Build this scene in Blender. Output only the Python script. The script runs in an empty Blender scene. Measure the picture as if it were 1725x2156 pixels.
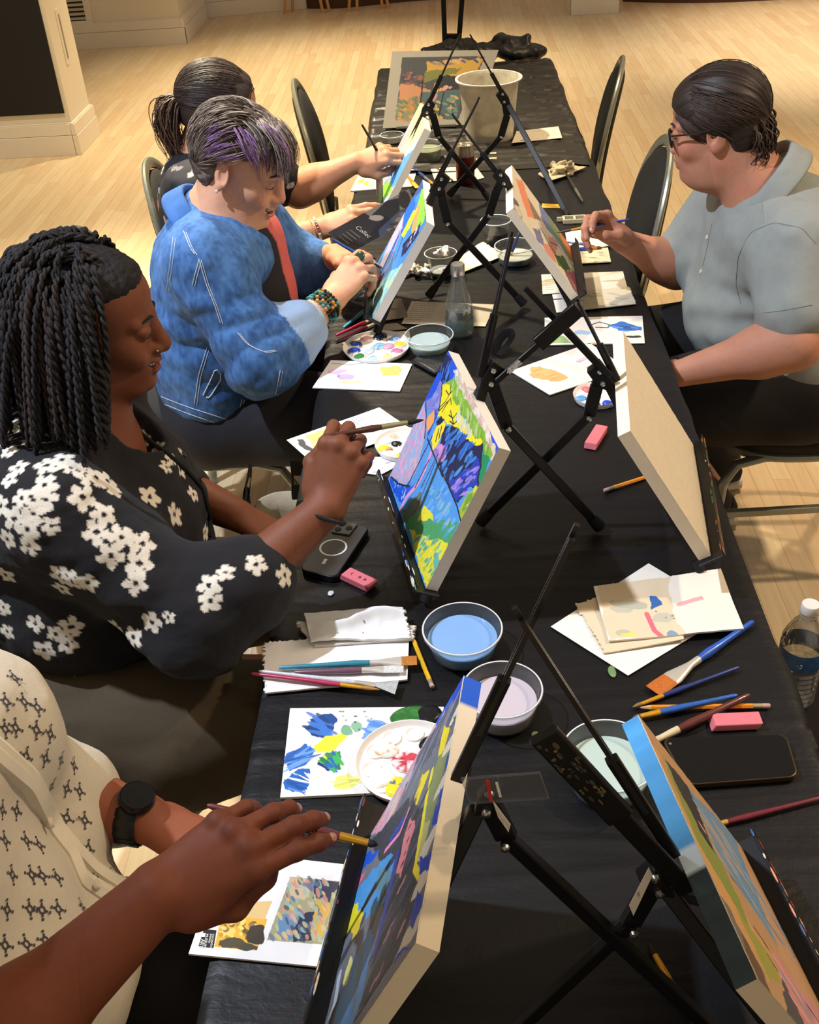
import bpy, bmesh, math, random
import numpy as np
from mathutils import Vector, Matrix
sc = bpy.context.scene
COL = sc.collection
random.seed(7)
rng = np.random.default_rng(7)
A3 = lambda *p: np.array(p, dtype=float)
def nrm(v):
    v = np.asarray(v, float); return v/np.linalg.norm(v)
# ---------------------------------------------------------------- camera solved from the vanishing points of the table and the walls
PC = np.array([862.5, 1078.0])
_v = np.array([920, -520.0])-PC; _n = np.array([1090, 4300.0])-PC
FPX = math.sqrt(-(_v@_n))
_dy = nrm([_v[0], _v[1], FPX]); _dz = -nrm([_n[0], _n[1], FPX]); _dx = np.cross(_dy, _dz)
RW = np.stack([_dx, _dy, _dz])            # rows: world axes seen from the camera (x right, y down, z ahead)
CAM = A3(-.076, 0, 1.84)
ray = lambda u, v: RW@np.array([u-PC[0], v-PC[1], FPX])
def at(u, v, z=.742):
    d = ray(u, v); return CAM+d*((z-CAM[2])/d[2])
def aty(u, v, y):
    d = ray(u, v); return CAM+d*((y-CAM[1])/d[1])
def atx(u, v, x):
    d = ray(u, v); return CAM+d*((x-CAM[0])/d[0])
def atp(u, v, p, n):
    d = ray(u, v); return CAM+d*(((np.asarray(p)-CAM)@n)/(d@n))
def atd(u, v, Z):
    return CAM+ray(u, v)/FPX*Z
TZ = .742                                  # cloth top
# ---------------------------------------------------------------- colour and materials
def lin(c):
    if isinstance(c, str):
        c = tuple(int(c[i:i+2], 16) for i in (0, 2, 4))
    c = np.asarray(c, float)/255
    return np.where(c <= .04045, c/12.92, ((c+.055)/1.055)**2.4)
_M = {}
def mat(name, col=None, rough=.6, metal=0, var=.06, vscale=40, bump=0, bscale=200, attr=False, spec=.5, coat=0, sheen=0, trans=0, ior=1.45, stretch=(1, 1, 1), sss=0, emit=0, detail=3):
    if name in _M: return _M[name]
    m = bpy.data.materials.new(name); m.use_nodes = True; nt = m.node_tree; N = nt.nodes; L = nt.links
    b = N['Principled BSDF']; b.inputs['Roughness'].default_value = rough; b.inputs['Metallic'].default_value = metal
    b.inputs['Specular IOR Level'].default_value = spec; b.inputs['Coat Weight'].default_value = coat
    b.inputs['Sheen Weight'].default_value = sheen; b.inputs['Transmission Weight'].default_value = trans; b.inputs['IOR'].default_value = ior
    if sss:
        b.inputs['Subsurface Weight'].default_value = sss; b.inputs['Subsurface Radius'].default_value = (.01, .004, .002); b.inputs['Subsurface Scale'].default_value = 1
    tc = N.new('ShaderNodeTexCoord'); mp = N.new('ShaderNodeMapping'); mp.inputs['Scale'].default_value = stretch
    L.new(tc.outputs['Object'], mp.inputs['Vector'])
    nz = N.new('ShaderNodeTexNoise'); nz.inputs['Scale'].default_value = vscale; nz.inputs['Detail'].default_value = detail
    L.new(mp.outputs[0], nz.inputs['Vector'])
    mr = N.new('ShaderNodeMapRange'); mr.inputs['To Min'].default_value = 1-var*2; mr.inputs['To Max'].default_value = 1+var*2
    L.new(nz.outputs[0], mr.inputs['Value'])
    mx = N.new('ShaderNodeVectorMath'); mx.operation = 'SCALE'
    if attr:
        a = N.new('ShaderNodeAttribute'); a.attribute_name = 'Col'; L.new(a.outputs['Color'], mx.inputs[0])
    else:
        mx.inputs[0].default_value = tuple(lin(col))
    L.new(mr.outputs[0], mx.inputs['Scale']); L.new(mx.outputs[0], b.inputs['Base Color'])
    if emit:
        L.new(mx.outputs[0], b.inputs['Emission Color']); b.inputs['Emission Strength'].default_value = emit
    if bump:
        n2 = N.new('ShaderNodeTexNoise'); n2.inputs['Scale'].default_value = bscale; n2.inputs['Detail'].default_value = 3
        L.new(mp.outputs[0], n2.inputs['Vector'])
        bp = N.new('ShaderNodeBump'); bp.inputs['Strength'].default_value = bump; bp.inputs['Distance'].default_value = .004
        L.new(n2.outputs[0], bp.inputs['Height']); L.new(bp.outputs[0], b.inputs['Normal'])
    _M[name] = m; return m
def clear_mat(name, tint=(235, 240, 240), refl=.12, rough=.04, body=.08, milk=(225, 230, 230)):
    """thin clear plastic or glass: see-through, with fresnel gloss and a little body"""
    if name in _M: return _M[name]
    m = bpy.data.materials.new(name); m.use_nodes = True; nt = m.node_tree; N = nt.nodes; L = nt.links
    N.remove(N['Principled BSDF']); out = N['Material Output']
    tr = N.new('ShaderNodeBsdfTransparent'); tr.inputs[0].default_value = (*lin(tint), 1)
    df = N.new('ShaderNodeBsdfDiffuse'); df.inputs[0].default_value = (*lin(milk), 1)
    gl = N.new('ShaderNodeBsdfGlossy'); gl.inputs['Roughness'].default_value = rough
    nz = N.new('ShaderNodeTexNoise'); nz.inputs['Scale'].default_value = 9
    mr = N.new('ShaderNodeMapRange'); mr.inputs['To Min'].default_value = body*.6; mr.inputs['To Max'].default_value = body*1.4
    L.new(nz.outputs[0], mr.inputs['Value'])
    m1 = N.new('ShaderNodeMixShader'); L.new(mr.outputs[0], m1.inputs[0]); L.new(tr.outputs[0], m1.inputs[1]); L.new(df.outputs[0], m1.inputs[2])
    lw = N.new('ShaderNodeLayerWeight'); lw.inputs[0].default_value = .35
    m3 = N.new('ShaderNodeMapRange'); m3.inputs['To Min'].default_value = refl*.3; m3.inputs['To Max'].default_value = min(1, refl*3)
    L.new(lw.outputs['Facing'], m3.inputs['Value'])
    m2 = N.new('ShaderNodeMixShader'); L.new(m3.outputs[0], m2.inputs[0]); L.new(m1.outputs[0], m2.inputs[1]); L.new(gl.outputs[0], m2.inputs[2])
    L.new(m2.outputs[0], out.inputs[0]); _M[name] = m; return m
# ---------------------------------------------------------------- objects
def finish(o, name, parent):
    COL.objects.link(o)
    if parent is not None: o.parent = parent
    return o
def mesh_obj(name, V, F, m=None, parent=None, smooth=True, cols=None, sharp=None, bevel=0, mats=None, fm=None):
    me = bpy.data.meshes.new(name)
    V = np.asarray(V, float)
    if parent is not None:
        V = V-np.asarray(PLOC.get(parent.name, (0, 0, 0)))
    me.from_pydata(V.tolist(), [], F if isinstance(F, list) else F.tolist()); me.validate(); me.update()
    if cols is not None:
        a = me.color_attributes.new('Col', 'FLOAT_COLOR', 'POINT')
        c = np.ones((len(V), 4)); c[:, :3] = cols; a.data.foreach_set('color', c.ravel())
    if mats:
        for mm in mats: me.materials.append(mm)
        if fm is not None: me.polygons.foreach_set('material_index', list(fm))
    elif m: me.materials.append(m)
    if smooth:
        me.polygons.foreach_set('use_smooth', [True]*len(me.polygons))
        if sharp: me.set_sharp_from_angle(angle=math.radians(sharp))
    o = bpy.data.objects.new(name, me)
    if bevel:
        b = o.modifiers.new('Bevel', 'BEVEL'); b.width = bevel; b.segments = 2; b.limit_method = 'ANGLE'; b.angle_limit = math.radians(40)
    finish(o, name, parent)
    if parent is not None and parent.name in PLOC: PLOC[o.name] = PLOC[parent.name]
    return o
PLOC = {}
def tag(o, label, cat, group=None):
    if o.type == 'MESH' and o.parent is None and o.name not in PLOC:   # origin to the base of the thing
        n = len(o.data.vertices); a = np.empty(n*3); o.data.vertices.foreach_get('co', a); a = a.reshape(-1, 3); b = (a.min(0)+a.max(0))/2; b[2] = a[:, 2].min()
        o.data.vertices.foreach_set('co', (a-b).ravel()); o.data.update(); o.location = b; PLOC[o.name] = tuple(b)
    o['label'] = label; o['category'] = cat
    if group: o['group'] = group
    return o
def thing(name, loc, label, cat, group=None):
    o = bpy.data.objects.new(name, None); o.empty_display_size = .05
    COL.objects.link(o); o.location = loc; PLOC[o.name] = tuple(loc)
    return tag(o, label, cat, group)
def struct(o): o['kind'] = 'structure'; return o
def frame_of(d, up=(0, 0, 1)):
    d = nrm(d); up = np.asarray(up, float)
    if abs(d@nrm(up)) > .98: up = A3(1, 0, 0)
    s = nrm(np.cross(d, up)); u = np.cross(s, d); return s, u
class MB:
    def __init__(s): s.V = []; s.F = []; s.C = []; s.n = 0; s.fm = []; s.cm = 0; s.cc = (1, 1, 1)
    def add(s, V, F):
        V = np.asarray(V, float); s.V.append(V)
        s.F += [tuple(i+s.n for i in f) for f in F]; s.n += len(V); s.fm += [s.cm]*len(F)
        s.C.append(np.tile(np.asarray(s.cc, float), (len(V), 1))); return s
    def box(s, c, size, rot=None):
        c = np.asarray(c, float); h = np.asarray(size, float)/2
        V = np.array([[x, y, z] for x in (-1, 1) for y in (-1, 1) for z in (-1, 1)])*h
        if rot is not None: V = V@np.asarray(rot).T
        return s.add(V+c, [(0, 1, 3, 2), (4, 6, 7, 5), (0, 4, 5, 1), (2, 3, 7, 6), (0, 2, 6, 4), (1, 5, 7, 3)])
    def bar(s, a, b, w, t, up=(0, 0, 1)):
        a = np.asarray(a, float); b = np.asarray(b, float); sd, u = frame_of(b-a, up); d = nrm(b-a)
        return s.box((a+b)/2, (np.linalg.norm(b-a), w, t), np.stack([d, sd, u], 1))
    def tube(s, pts, r, n=10, cap=True, flat=1, up=(0, 0, 1)):
        P = np.asarray(pts, float); k = len(P); R = np.full(k, r, float) if np.isscalar(r) else np.asarray(r, float)
        T = np.gradient(P, axis=0); V = []; sd = None
        for i in range(k):
            d = nrm(T[i])
            if sd is None: sd, u = frame_of(d, up)
            else:
                sd = sd-d*(sd@d); sd = nrm(sd); u = np.cross(sd, d)
            an = np.arange(n)*2*math.pi/n
            V.append(P[i]+R[i]*(np.cos(an)[:, None]*sd+np.sin(an)[:, None]*u*flat))
        F = [(i*n+j, i*n+(j+1) % n, (i+1)*n+(j+1) % n, (i+1)*n+j) for i in range(k-1) for j in range(n)]
        if cap: F += [tuple(range(n))[::-1], tuple((k-1)*n+j for j in range(n))]
        return s.add(np.concatenate(V), F)
    def sweep(s, a, b, prof, n=14, up=(0, 0, 1)):
        """prof: (t, half width, half height) from a to b"""
        a = np.asarray(a, float); b = np.asarray(b, float); sd, u = frame_of(b-a, up); an = np.arange(n)*2*math.pi/n
        V = np.concatenate([a+(b-a)*t+np.cos(an)[:, None]*sd*w+np.sin(an)[:, None]*u*h for t, w, h in prof]); k = len(prof)
        F = [(i*n+j, i*n+(j+1) % n, (i+1)*n+(j+1) % n, (i+1)*n+j) for i in range(k-1) for j in range(n)]
        F += [tuple(range(n))[::-1], tuple((k-1)*n+j for j in range(n))]
        return s.add(V, F)
    def lathe(s, prof, o, axis=(0, 0, 1), n=40, close=False):
        o = np.asarray(o, float); d = nrm(axis); sd, u = frame_of(d, (0, 1, 0)); an = np.arange(n)*2*math.pi/n; k = len(prof)
        V = np.concatenate([o+d*z+r*(np.cos(an)[:, None]*sd+np.sin(an)[:, None]*u) for r, z in prof])
        F = [(i*n+j, i*n+(j+1) % n, (i+1)*n+(j+1) % n, (i+1)*n+j) for i in range(k-1) for j in range(n)]
        if close: F += [tuple(range(n))[::-1], tuple((k-1)*n+j for j in range(n))]
        return s.add(V, F)
    def ball(s, c, r, n=14, rot=None):
        r = np.broadcast_to(np.asarray(r, float), (3,)); th = np.linspace(0, math.pi, n//2+1); an = np.arange(n)*2*math.pi/n
        V = np.array([[math.sin(t)*math.cos(p), math.sin(t)*math.sin(p), math.cos(t)] for t in th for p in an])*r
        if rot is not None: V = V@np.asarray(rot).T
        F = [(i*n+j, (i+1)*n+j, (i+1)*n+(j+1) % n, i*n+(j+1) % n) for i in range(n//2) for j in range(n)]
        return s.add(V+np.asarray(c), F)
    def grid(s, P):
        """P: (m, n, 3) points"""
        m, n = P.shape[:2]
        F = [(i*n+j, i*n+j+1, (i+1)*n+j+1, (i+1)*n+j) for i in range(m-1) for j in range(n-1)]
        return s.add(P.reshape(-1, 3), F)
    def prism(s, pts, d):
        """polygon extruded by vector d"""
        P = np.asarray(pts, float); n = len(P)
        F = [tuple(range(n))[::-1], tuple(range(n, 2*n))]+[(i, (i+1) % n, n+(i+1) % n, n+i) for i in range(n)]
        return s.add(np.concatenate([P, P+np.asarray(d)]), F)
    def obj(s, name, m, parent=None, smooth=True, sharp=35, bevel=0, col=False, mats=None):
        return mesh_obj(name, np.concatenate(s.V), s.F, m, parent, smooth, np.concatenate(s.C) if col else None, sharp, bevel, mats, s.fm if mats else None)
# ---------------------------------------------------------------- noise
def _hash(i, j, k):
    h = (i.astype(np.int64)*374761393+j.astype(np.int64)*668265263+k.astype(np.int64)*2147483647) & 0xffffffff
    h = ((h ^ (h >> 13))*1274126177) & 0xffffffff
    return ((h ^ (h >> 16)) & 0xffff)/65535.0
def noise3(P):
    P = np.asarray(P, float); I = np.floor(P).astype(int); f = P-I; f = f*f*(3-2*f); r = 0
    for a in (0, 1):
        for b in (0, 1):
            for c in (0, 1):
                w = (f[..., 0] if a else 1-f[..., 0])*(f[..., 1] if b else 1-f[..., 1])*(f[..., 2] if c else 1-f[..., 2])
                r = r+w*_hash(I[..., 0]+a, I[..., 1]+b, I[..., 2]+c)
    return r*2-1
def fbm(P, o=3):
    return sum(noise3(np.asarray(P)*2**k+k*7.3)*.5**k for k in range(o))
# ---------------------------------------------------------------- painted panels: a fine grid whose vertices carry the paint colour
def inside(px, py, poly):
    r = np.zeros(px.shape, bool); n = len(poly)
    for i in range(n):
        x0, y0 = poly[i]; x1, y1 = poly[(i+1) % n]
        if y0 == y1: continue
        r ^= ((y0 > py) != (y1 > py)) & (px < (x1-x0)*(py-y0)/(y1-y0)+x0)
    return r
class Paint:
    """grid of ny x nx colours over w x h metres; shapes come in metres, or in any other measure through fn"""
    def __init__(s, w, h, nx, ny, base, fn=None):
        s.x, s.y = np.meshgrid(np.linspace(0, w, nx), np.linspace(0, h, ny)); s.c = np.tile(lin(base), (ny, nx, 1)); s.fn = fn; s.w = w; s.h = h
        s.jx = fbm(np.stack([s.x*60, s.y*60, s.x*0], -1))*.004; s.jy = fbm(np.stack([s.x*60, s.y*60, s.x*0+5], -1))*.004
    def P(s, pts): return [s.fn(*p) for p in pts] if s.fn else pts
    def put(s, m, col, a=1): s.c[m] = s.c[m]*(1-a)+lin(col)*a; return s
    def poly(s, pts, col, a=1, j=1): return s.put(inside(s.x+s.jx*j, s.y+s.jy*j, s.P(pts)), col, a)
    def line(s, pts, wd, col, a=1, taper=0):
        P = np.array(s.P(pts)); d = np.full(s.x.shape, 9.)
        for k in range(len(P)-1):
            p, q = P[k], P[k+1]; e = q-p; t = np.clip(((s.x-p[0])*e[0]+(s.y-p[1])*e[1])/(e@e+1e-12), 0, 1)
            d = np.minimum(d, np.hypot(s.x-p[0]-t*e[0], s.y-p[1]-t*e[1])/(1-taper*(k+t)/(len(P)-1)+1e-6))
        return s.put(d < wd/2, col, a)
    def ell(s, c, rx, ry, ang, col, a=1, j=1):
        c = s.P([c])[0]; ca, sa = math.cos(ang), math.sin(ang); X = s.x-c[0]+s.jx*j; Y = s.y-c[1]+s.jy*j
        return s.put(((X*ca+Y*sa)/rx)**2+((Y*ca-X*sa)/ry)**2 < 1, col, a)
    def dabs(s, pts, n, cols, ln=.012, wd=.004, ang=0, a=.9, seed=1):
        P = np.array(s.P(pts)); r = random.Random(seed); lo, hi = P.min(0), P.max(0); k = 0; tries = 0
        while k < n and tries < n*20:
            tries += 1
            x = r.uniform(lo[0], hi[0]); y = r.uniform(lo[1], hi[1])
            if inside(np.array([x]), np.array([y]), P)[0]:
                k += 1; t = ang+r.uniform(-.3, .3); l = ln*r.uniform(.6, 1.3); w2 = wd*r.uniform(.7, 1.3)
                ca, sa = math.cos(t), math.sin(t); X = s.x-x; Y = s.y-y
                s.put(((X*ca+Y*sa)/l)**2+((Y*ca-X*sa)/w2)**2 < 1, r.choice(cols), a)
        return s
    def text_lines(s, x0, y0, x1, n, dy, col='555555', th=.0011, seed=3):
        r = random.Random(seed)
        for i in range(n):
            x = x0; y = y0+dy*i; end = x1 if i < n-1 else x0+(x1-x0)*.6
            while x < end:
                l = r.uniform(.003, .01); s.put((abs(s.y-y) < th) & (s.x > x) & (s.x < min(end, x+l)), col, .75); x += l+.0018
        return s
def skirt(nx, ny):
    idx = list(range(nx))+[nx*(i+1)-1 for i in range(1, ny)]+[nx*ny-1-j for j in range(1, nx)]+[nx*(ny-1-i) for i in range(1, ny-1)]
    return idx
def panel(name, P, cols, thick, m, parent=None, down=None, edge=None, jag=0):
    """P (ny, nx, 3) top surface, extruded by thick along down: a closed sheet with its own thickness; edge: colour of sides and back"""
    ny, nx = P.shape[:2]; V = P.reshape(-1, 3)
    if down is None: down = -nrm(np.cross(P[0, -1]-P[0, 0], P[-1, 0]-P[0, 0]))
    F = [(i*nx+j, (i+1)*nx+j, (i+1)*nx+j+1, i*nx+j+1) for i in range(ny-1) for j in range(nx-1)]
    flip = np.cross(V[nx]-V[0], V[1]-V[0])@down > 0
    if flip: F = [f[::-1] for f in F]
    idx = skirt(nx, ny); k = len(V); B = V[idx]; n = len(idx)
    # rim copies carry the edge colour
    V2 = np.concatenate([V, B, B+np.asarray(down)*thick]); C = cols.reshape(-1, 3); e = lin(edge) if edge is not None else None
    EC = np.tile(e, (n, 1)) if e is not None else C[idx]
    C2 = np.concatenate([C, EC, EC])
    q = [(k+i, k+(i+1) % n, k+n+(i+1) % n, k+n+i) for i in range(n)]
    if not flip: q = [f[::-1] for f in q]
    F += q
    # back: fan by rows through the rim, fine for near-flat sheets
    bk = k+n
    top = [bk+i for i in range(nx)]; bot = [bk+(nx-1)+(ny-1)+i for i in range(nx)][::-1]
    for j in range(nx-1): F.append((top[j], top[j+1], bot[j+1], bot[j]) if flip is False else (bot[j], bot[j+1], top[j+1], top[j]))
    return mesh_obj(name, V2, F, m, parent, True, C2, 40)
def bilin(c, nx, ny):
    """corner points TL TR BR BL -> (ny, nx, 3)"""
    c = [np.asarray(p, float) for p in c]; s, t = np.meshgrid(np.linspace(0, 1, nx), np.linspace(0, 1, ny)); s = s[..., None]; t = t[..., None]
    return c[0]*(1-s)*(1-t)+c[1]*s*(1-t)+c[2]*s*t+c[3]*(1-s)*t
# ---------------------------------------------------------------- signed distance fields -> quads (surface nets)
def rot_to(d, up=(0, 0, 1)):
    """columns: d, side, up"""
    d = nrm(d); s, u = frame_of(d, up); return np.stack([d, -s, u], 1)
class SDF:
    def __init__(s): s.p = []; s.warp = None; s.post = None
    def cone(s, a, b, ra, rb=None, k=.02, sub=0):
        rb = ra if rb is None else rb; a = np.asarray(a, float); b = np.asarray(b, float); r = max(ra, rb)
        def f(P):
            ab = b-a; t = np.clip(((P-a)@ab)/(ab@ab+1e-12), 0, 1); return np.linalg.norm(P-a-t[..., None]*ab, axis=-1)-(ra+(rb-ra)*t)
        s.p.append((np.minimum(a, b)-r, np.maximum(a, b)+r, f, k, sub)); return s
    def chain(s, pts, rs, k=.02, sub=0):
        for i in range(len(pts)-1): s.cone(pts[i], pts[i+1], rs[i], rs[i+1], k, sub)
        return s
    def ell(s, c, r, R=None, k=.02, sub=0):
        c = np.asarray(c, float); r = np.broadcast_to(np.asarray(r, float), (3,)); e = max(r); R_ = None if R is None else np.asarray(R)
        def f(P):
            q = P-c
            if R_ is not None: q = q@R_
            l = np.linalg.norm(q/r, axis=-1); g = np.linalg.norm(q/(r*r), axis=-1); return l*(l-1)/np.maximum(g, 1e-9)
        s.p.append((c-e, c+e, f, k, sub)); return s
    def cut(s, p, n, k=.004):
        """removes the half space on the side of n"""
        p = np.asarray(p, float); n = nrm(n)
        s.p.append((None, None, lambda P: -((P-p)@n), k, 2)); return s
    def eval(s, lo, hi, h):
        lo = np.asarray(lo, float); n = np.maximum(np.ceil((np.asarray(hi)-lo)/h).astype(int)+1, 3)
        D = np.full(n, .06, np.float32); ax = [lo[i]+np.arange(n[i])*h for i in range(3)]
        for plo, phi, f, k, mode in s.p:
            if mode == 2: i0 = np.zeros(3, int); i1 = n
            else:
                i0 = np.clip(np.floor((plo-k-.012-lo)/h).astype(int), 0, n); i1 = np.clip(np.ceil((phi+k+.012-lo)/h).astype(int)+1, 0, n)
            if (i1 <= i0).any(): continue
            sl = tuple(slice(i0[i], i1[i]) for i in range(3))
            P = np.stack(np.meshgrid(*[ax[i][i0[i]:i1[i]] for i in range(3)], indexing='ij'), -1)
            d = f(P).astype(np.float32); o = D[sl]
            if mode == 0:
                hh = np.maximum(k-np.abs(o-d), 0)/k; D[sl] = np.minimum(o, d)-hh*hh*k*.25
            elif mode == 1:
                d = -d; hh = np.maximum(k-np.abs(o-d), 0)/k; D[sl] = np.maximum(o, d)+hh*hh*k*.25
            else:
                D[sl] = np.maximum(o, -d)
        if s.post is not None:
            P = np.stack(np.meshgrid(*ax, indexing='ij'), -1); m = np.abs(D) < .04; D[m] += s.post(P[m]).astype(np.float32)
        return D, lo
    def bounds(s):
        a = [p for p in s.p if p[4] == 0]; return np.min([p[0] for p in a], 0), np.max([p[1] for p in a], 0)
    def mesh(s, h, lo=None, hi=None):
        if lo is None:
            lo, hi = s.bounds(); lo = lo-.02; hi = hi+.02
        D, lo = s.eval(lo, hi, h); return nets(D, lo, h)
def nets(D, lo, h):
    S = D < 0; n = np.array(D.shape)
    c = [D[i:n[0]-1+i, j:n[1]-1+j, k:n[2]-1+k] for i in (0, 1) for j in (0, 1) for k in (0, 1)]
    sg = sum((x < 0).astype(np.int8) for x in c); act = (sg > 0) & (sg < 8)
    ids = np.full(act.shape, -1, np.int64); I = np.argwhere(act); ids[act] = np.arange(len(I))
    cv = np.stack([x[act] for x in c], 1); off = np.array([[i, j, k] for i in (0, 1) for j in (0, 1) for k in (0, 1)], float)
    acc = np.zeros((len(I), 3)); cnt = np.zeros(len(I))
    for a in range(8):
        for b in range(a+1, 8):
            if np.abs(off[a]-off[b]).sum() == 1:
                m = (cv[:, a] < 0) != (cv[:, b] < 0); t = cv[m, a]/(cv[m, a]-cv[m, b]); acc[m] += off[a]+t[:, None]*(off[b]-off[a]); cnt[m] += 1
    V = lo+(I+acc/np.maximum(cnt, 1)[:, None])*h; F = []
    for ax in range(3):
        s0 = [slice(None)]*3; s1 = [slice(None)]*3; s0[ax] = slice(0, -1); s1[ax] = slice(1, None)
        A = S[tuple(s0)]; B = S[tuple(s1)]; E = np.argwhere(A != B); u, v = [(1, 2), (2, 0), (0, 1)][ax]
        ok = (E[:, u] > 0) & (E[:, v] > 0) & (E[:, u] < n[u]-1) & (E[:, v] < n[v]-1); E = E[ok]
        if not len(E): continue
        q = []
        for du, dv in ((-1, -1), (0, -1), (0, 0), (-1, 0)):
            e = E.copy(); e[:, u] += du; e[:, v] += dv; q.append(ids[e[:, 0], e[:, 1], e[:, 2]])
        q = np.stack(q, 1); fl = ~A[E[:, 0], E[:, 1], E[:, 2]]; q[fl] = q[fl][:, ::-1]; F.append(q)
    return V, np.concatenate(F)
# ================================================================ room
def floor_mat():
    m = bpy.data.materials.new('maple_strip_floor'); m.use_nodes = True; nt = m.node_tree; N = nt.nodes; L = nt.links; b = N['Principled BSDF']
    tc = N.new('ShaderNodeTexCoord'); mp = N.new('ShaderNodeMapping'); mp.inputs['Rotation'].default_value = (0, 0, math.pi/2)
    L.new(tc.outputs['Object'], mp.inputs[0])
    br = N.new('ShaderNodeTexBrick'); br.offset = .37; br.offset_frequency = 2; br.squash = .8; br.squash_frequency = 3
    br.inputs['Color1'].default_value = (*lin('d9c6a2'), 1); br.inputs['Color2'].default_value = (*lin('cdb088'), 1); br.inputs['Mortar'].default_value = (*lin('b4946a'), 1)
    br.inputs['Scale'].default_value = 1; br.inputs['Mortar Size'].default_value = .0009; br.inputs['Brick Width'].default_value = .85; br.inputs['Row Height'].default_value = .057; br.inputs['Bias'].default_value = -.25
    L.new(mp.outputs[0], br.inputs['Vector'])
    m2 = N.new('ShaderNodeMapping'); m2.inputs['Scale'].default_value = (26, 1.4, 1); L.new(tc.outputs['Object'], m2.inputs[0])
    nz = N.new('ShaderNodeTexNoise'); nz.inputs['Scale'].default_value = 3; nz.inputs['Detail'].default_value = 6; L.new(m2.outputs[0], nz.inputs['Vector'])
    mr = N.new('ShaderNodeMapRange'); mr.inputs['To Min'].default_value = .8; mr.inputs['To Max'].default_value = 1.16; L.new(nz.outputs[0], mr.inputs['Value'])
    vm = N.new('ShaderNodeVectorMath'); vm.operation = 'SCALE'; L.new(br.outputs['Color'], vm.inputs[0]); L.new(mr.outputs[0], vm.inputs['Scale']); L.new(vm.outputs[0], b.inputs['Base Color'])
    b.inputs['Roughness'].default_value = .42
    n3 = N.new('ShaderNodeTexNoise'); n3.inputs['Scale'].default_value = 2.5; L.new(tc.outputs['Object'], n3.inputs['Vector'])
    r3 = N.new('ShaderNodeMapRange'); r3.inputs['To Min'].default_value = .32; r3.inputs['To Max'].default_value = .55; L.new(n3.outputs[0], r3.inputs['Value']); L.new(r3.outputs[0], b.inputs['Roughness'])
    bp = N.new('ShaderNodeBump'); bp.inputs['Strength'].default_value = .05; L.new(br.outputs['Fac'], bp.inputs['Height']); L.new(bp.outputs[0], b.inputs['Normal'])
    return m
struct(MB().box((1, 5.5, -.05), (14, 15, .1)).obj('floor', floor_mat(), smooth=False))
WALL = mat('painted_wall', 'd8d0bd', .75, var=.02, vscale=3, bump=.03, bscale=300)
BASE = mat('painted_baseboard', 'dcd5c6', .45, var=.02, vscale=6)
DARKW = mat('black_painted_wall', '0d0d10', .6, var=.15, vscale=3)
HW = 4.0
def baseboard(name, a, b, n, h=.15, over=.03):
    """stepped board along a-b standing out of the wall along n"""
    a = A3(*a, 0); b = A3(*b, 0); n = A3(*n, 0); d = nrm(b-a); mb = MB()
    for z0, z1, t in ((0, h*.62, .032), (h*.63, h*.97, .026), (h*.97, h, .018)):
        mb.prism([a-d*over*0+A3(0, 0, z0), b+A3(0, 0, z0), b+n*t+A3(0, 0, z0), a+n*t+A3(0, 0, z0)], (0, 0, z1-z0))
    return struct(mb.obj(name, BASE, smooth=False, bevel=.002))
# near pier: black front, pale return
struct(MB().box((-3.91, 6.68, HW/2), (3.2, .40, HW)).obj('wall_left', WALL, smooth=False))
struct(MB().box((-3.92, 6.474, .16+HW/2), (3.17, .012, HW-.16)).obj('wall_left_black', DARKW, smooth=False))
baseboard('baseboard_left', (-5.5, 6.48), (-2.345+.032, 6.48), (0, -1), .185)
baseboard('baseboard_left_return', (-2.31, 6.448), (-2.31, 6.88), (1, 0), .185)
sw = thing('light_switch', (-2.309, 6.66, .95), 'thin pale switch plate on the narrow side of the near white pier', 'switch')
MB().box((-2.306, 6.66, .62), (.008, .055, .30)).obj('plate', BASE, sw, False, bevel=.002)
MB().box((-2.301, 6.66, .62), (.006, .012, .24)).obj('rocker', mat('switch_slot', '8d8470', .5), sw, False)
# second pier with a vent
struct(MB().box((-3.4, 9.95, HW/2), (2.3, .96, HW)).obj('wall_middle', WALL, smooth=False))
baseboard('baseboard_middle', (-4.5, 9.47), (-2.25+.032, 9.47), (0, -1), .2)
baseboard('baseboard_middle_return', (-2.25, 9.44), (-2.25, 10.43), (1, 0), .2)
v = thing('wall_vent', (-3.2, 9.465, .4), 'white louvred air vent grille low on the pale wall behind the near pier', 'vent')
x0, z0 = aty(134, 44, 9.46)[[0, 2]]; x1, z1 = aty(182, 43, 9.46)[[0, 2]]
zc = .62; vx0, vx1 = x0, x1; vz0 = min(z0, z1); vz1 = vz0+.62
fr = MB(); w = .05
for c, s in ((((vx0+vx1)/2, 9.462, vz0-w/2), (vx1-vx0+2*w, .018, w)), (((vx0+vx1)/2, 9.462, vz1+w/2), (vx1-vx0+2*w, .018, w)), ((vx0-w/2, 9.462, (vz0+vz1)/2), (w, .018, vz1-vz0)), ((vx1+w/2, 9.462, (vz0+vz1)/2), (w, .018, vz1-vz0))): fr.box(c, s)
fr.obj('vent_frame', BASE, v, False, bevel=.003)
sl = MB(); k = 18
for i in range(k): sl.box(((vx0+vx1)/2, 9.460, vz0+(i+.5)*(vz1-vz0)/k), (vx1-vx0, .004, (vz1-vz0)/k*.62), np.array(Matrix.Rotation(-.6, 3, 'X')))
sl.obj('louvres', mat('vent_slat', 'b9ae94', .5), v, False)
MB().box(((vx0+vx1)/2, 9.4685, (vz0+vz1)/2), (vx1-vx0, .002, vz1-vz0)).obj('vent_back', mat('vent_dark', '2a261f', .8), v, False)
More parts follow.
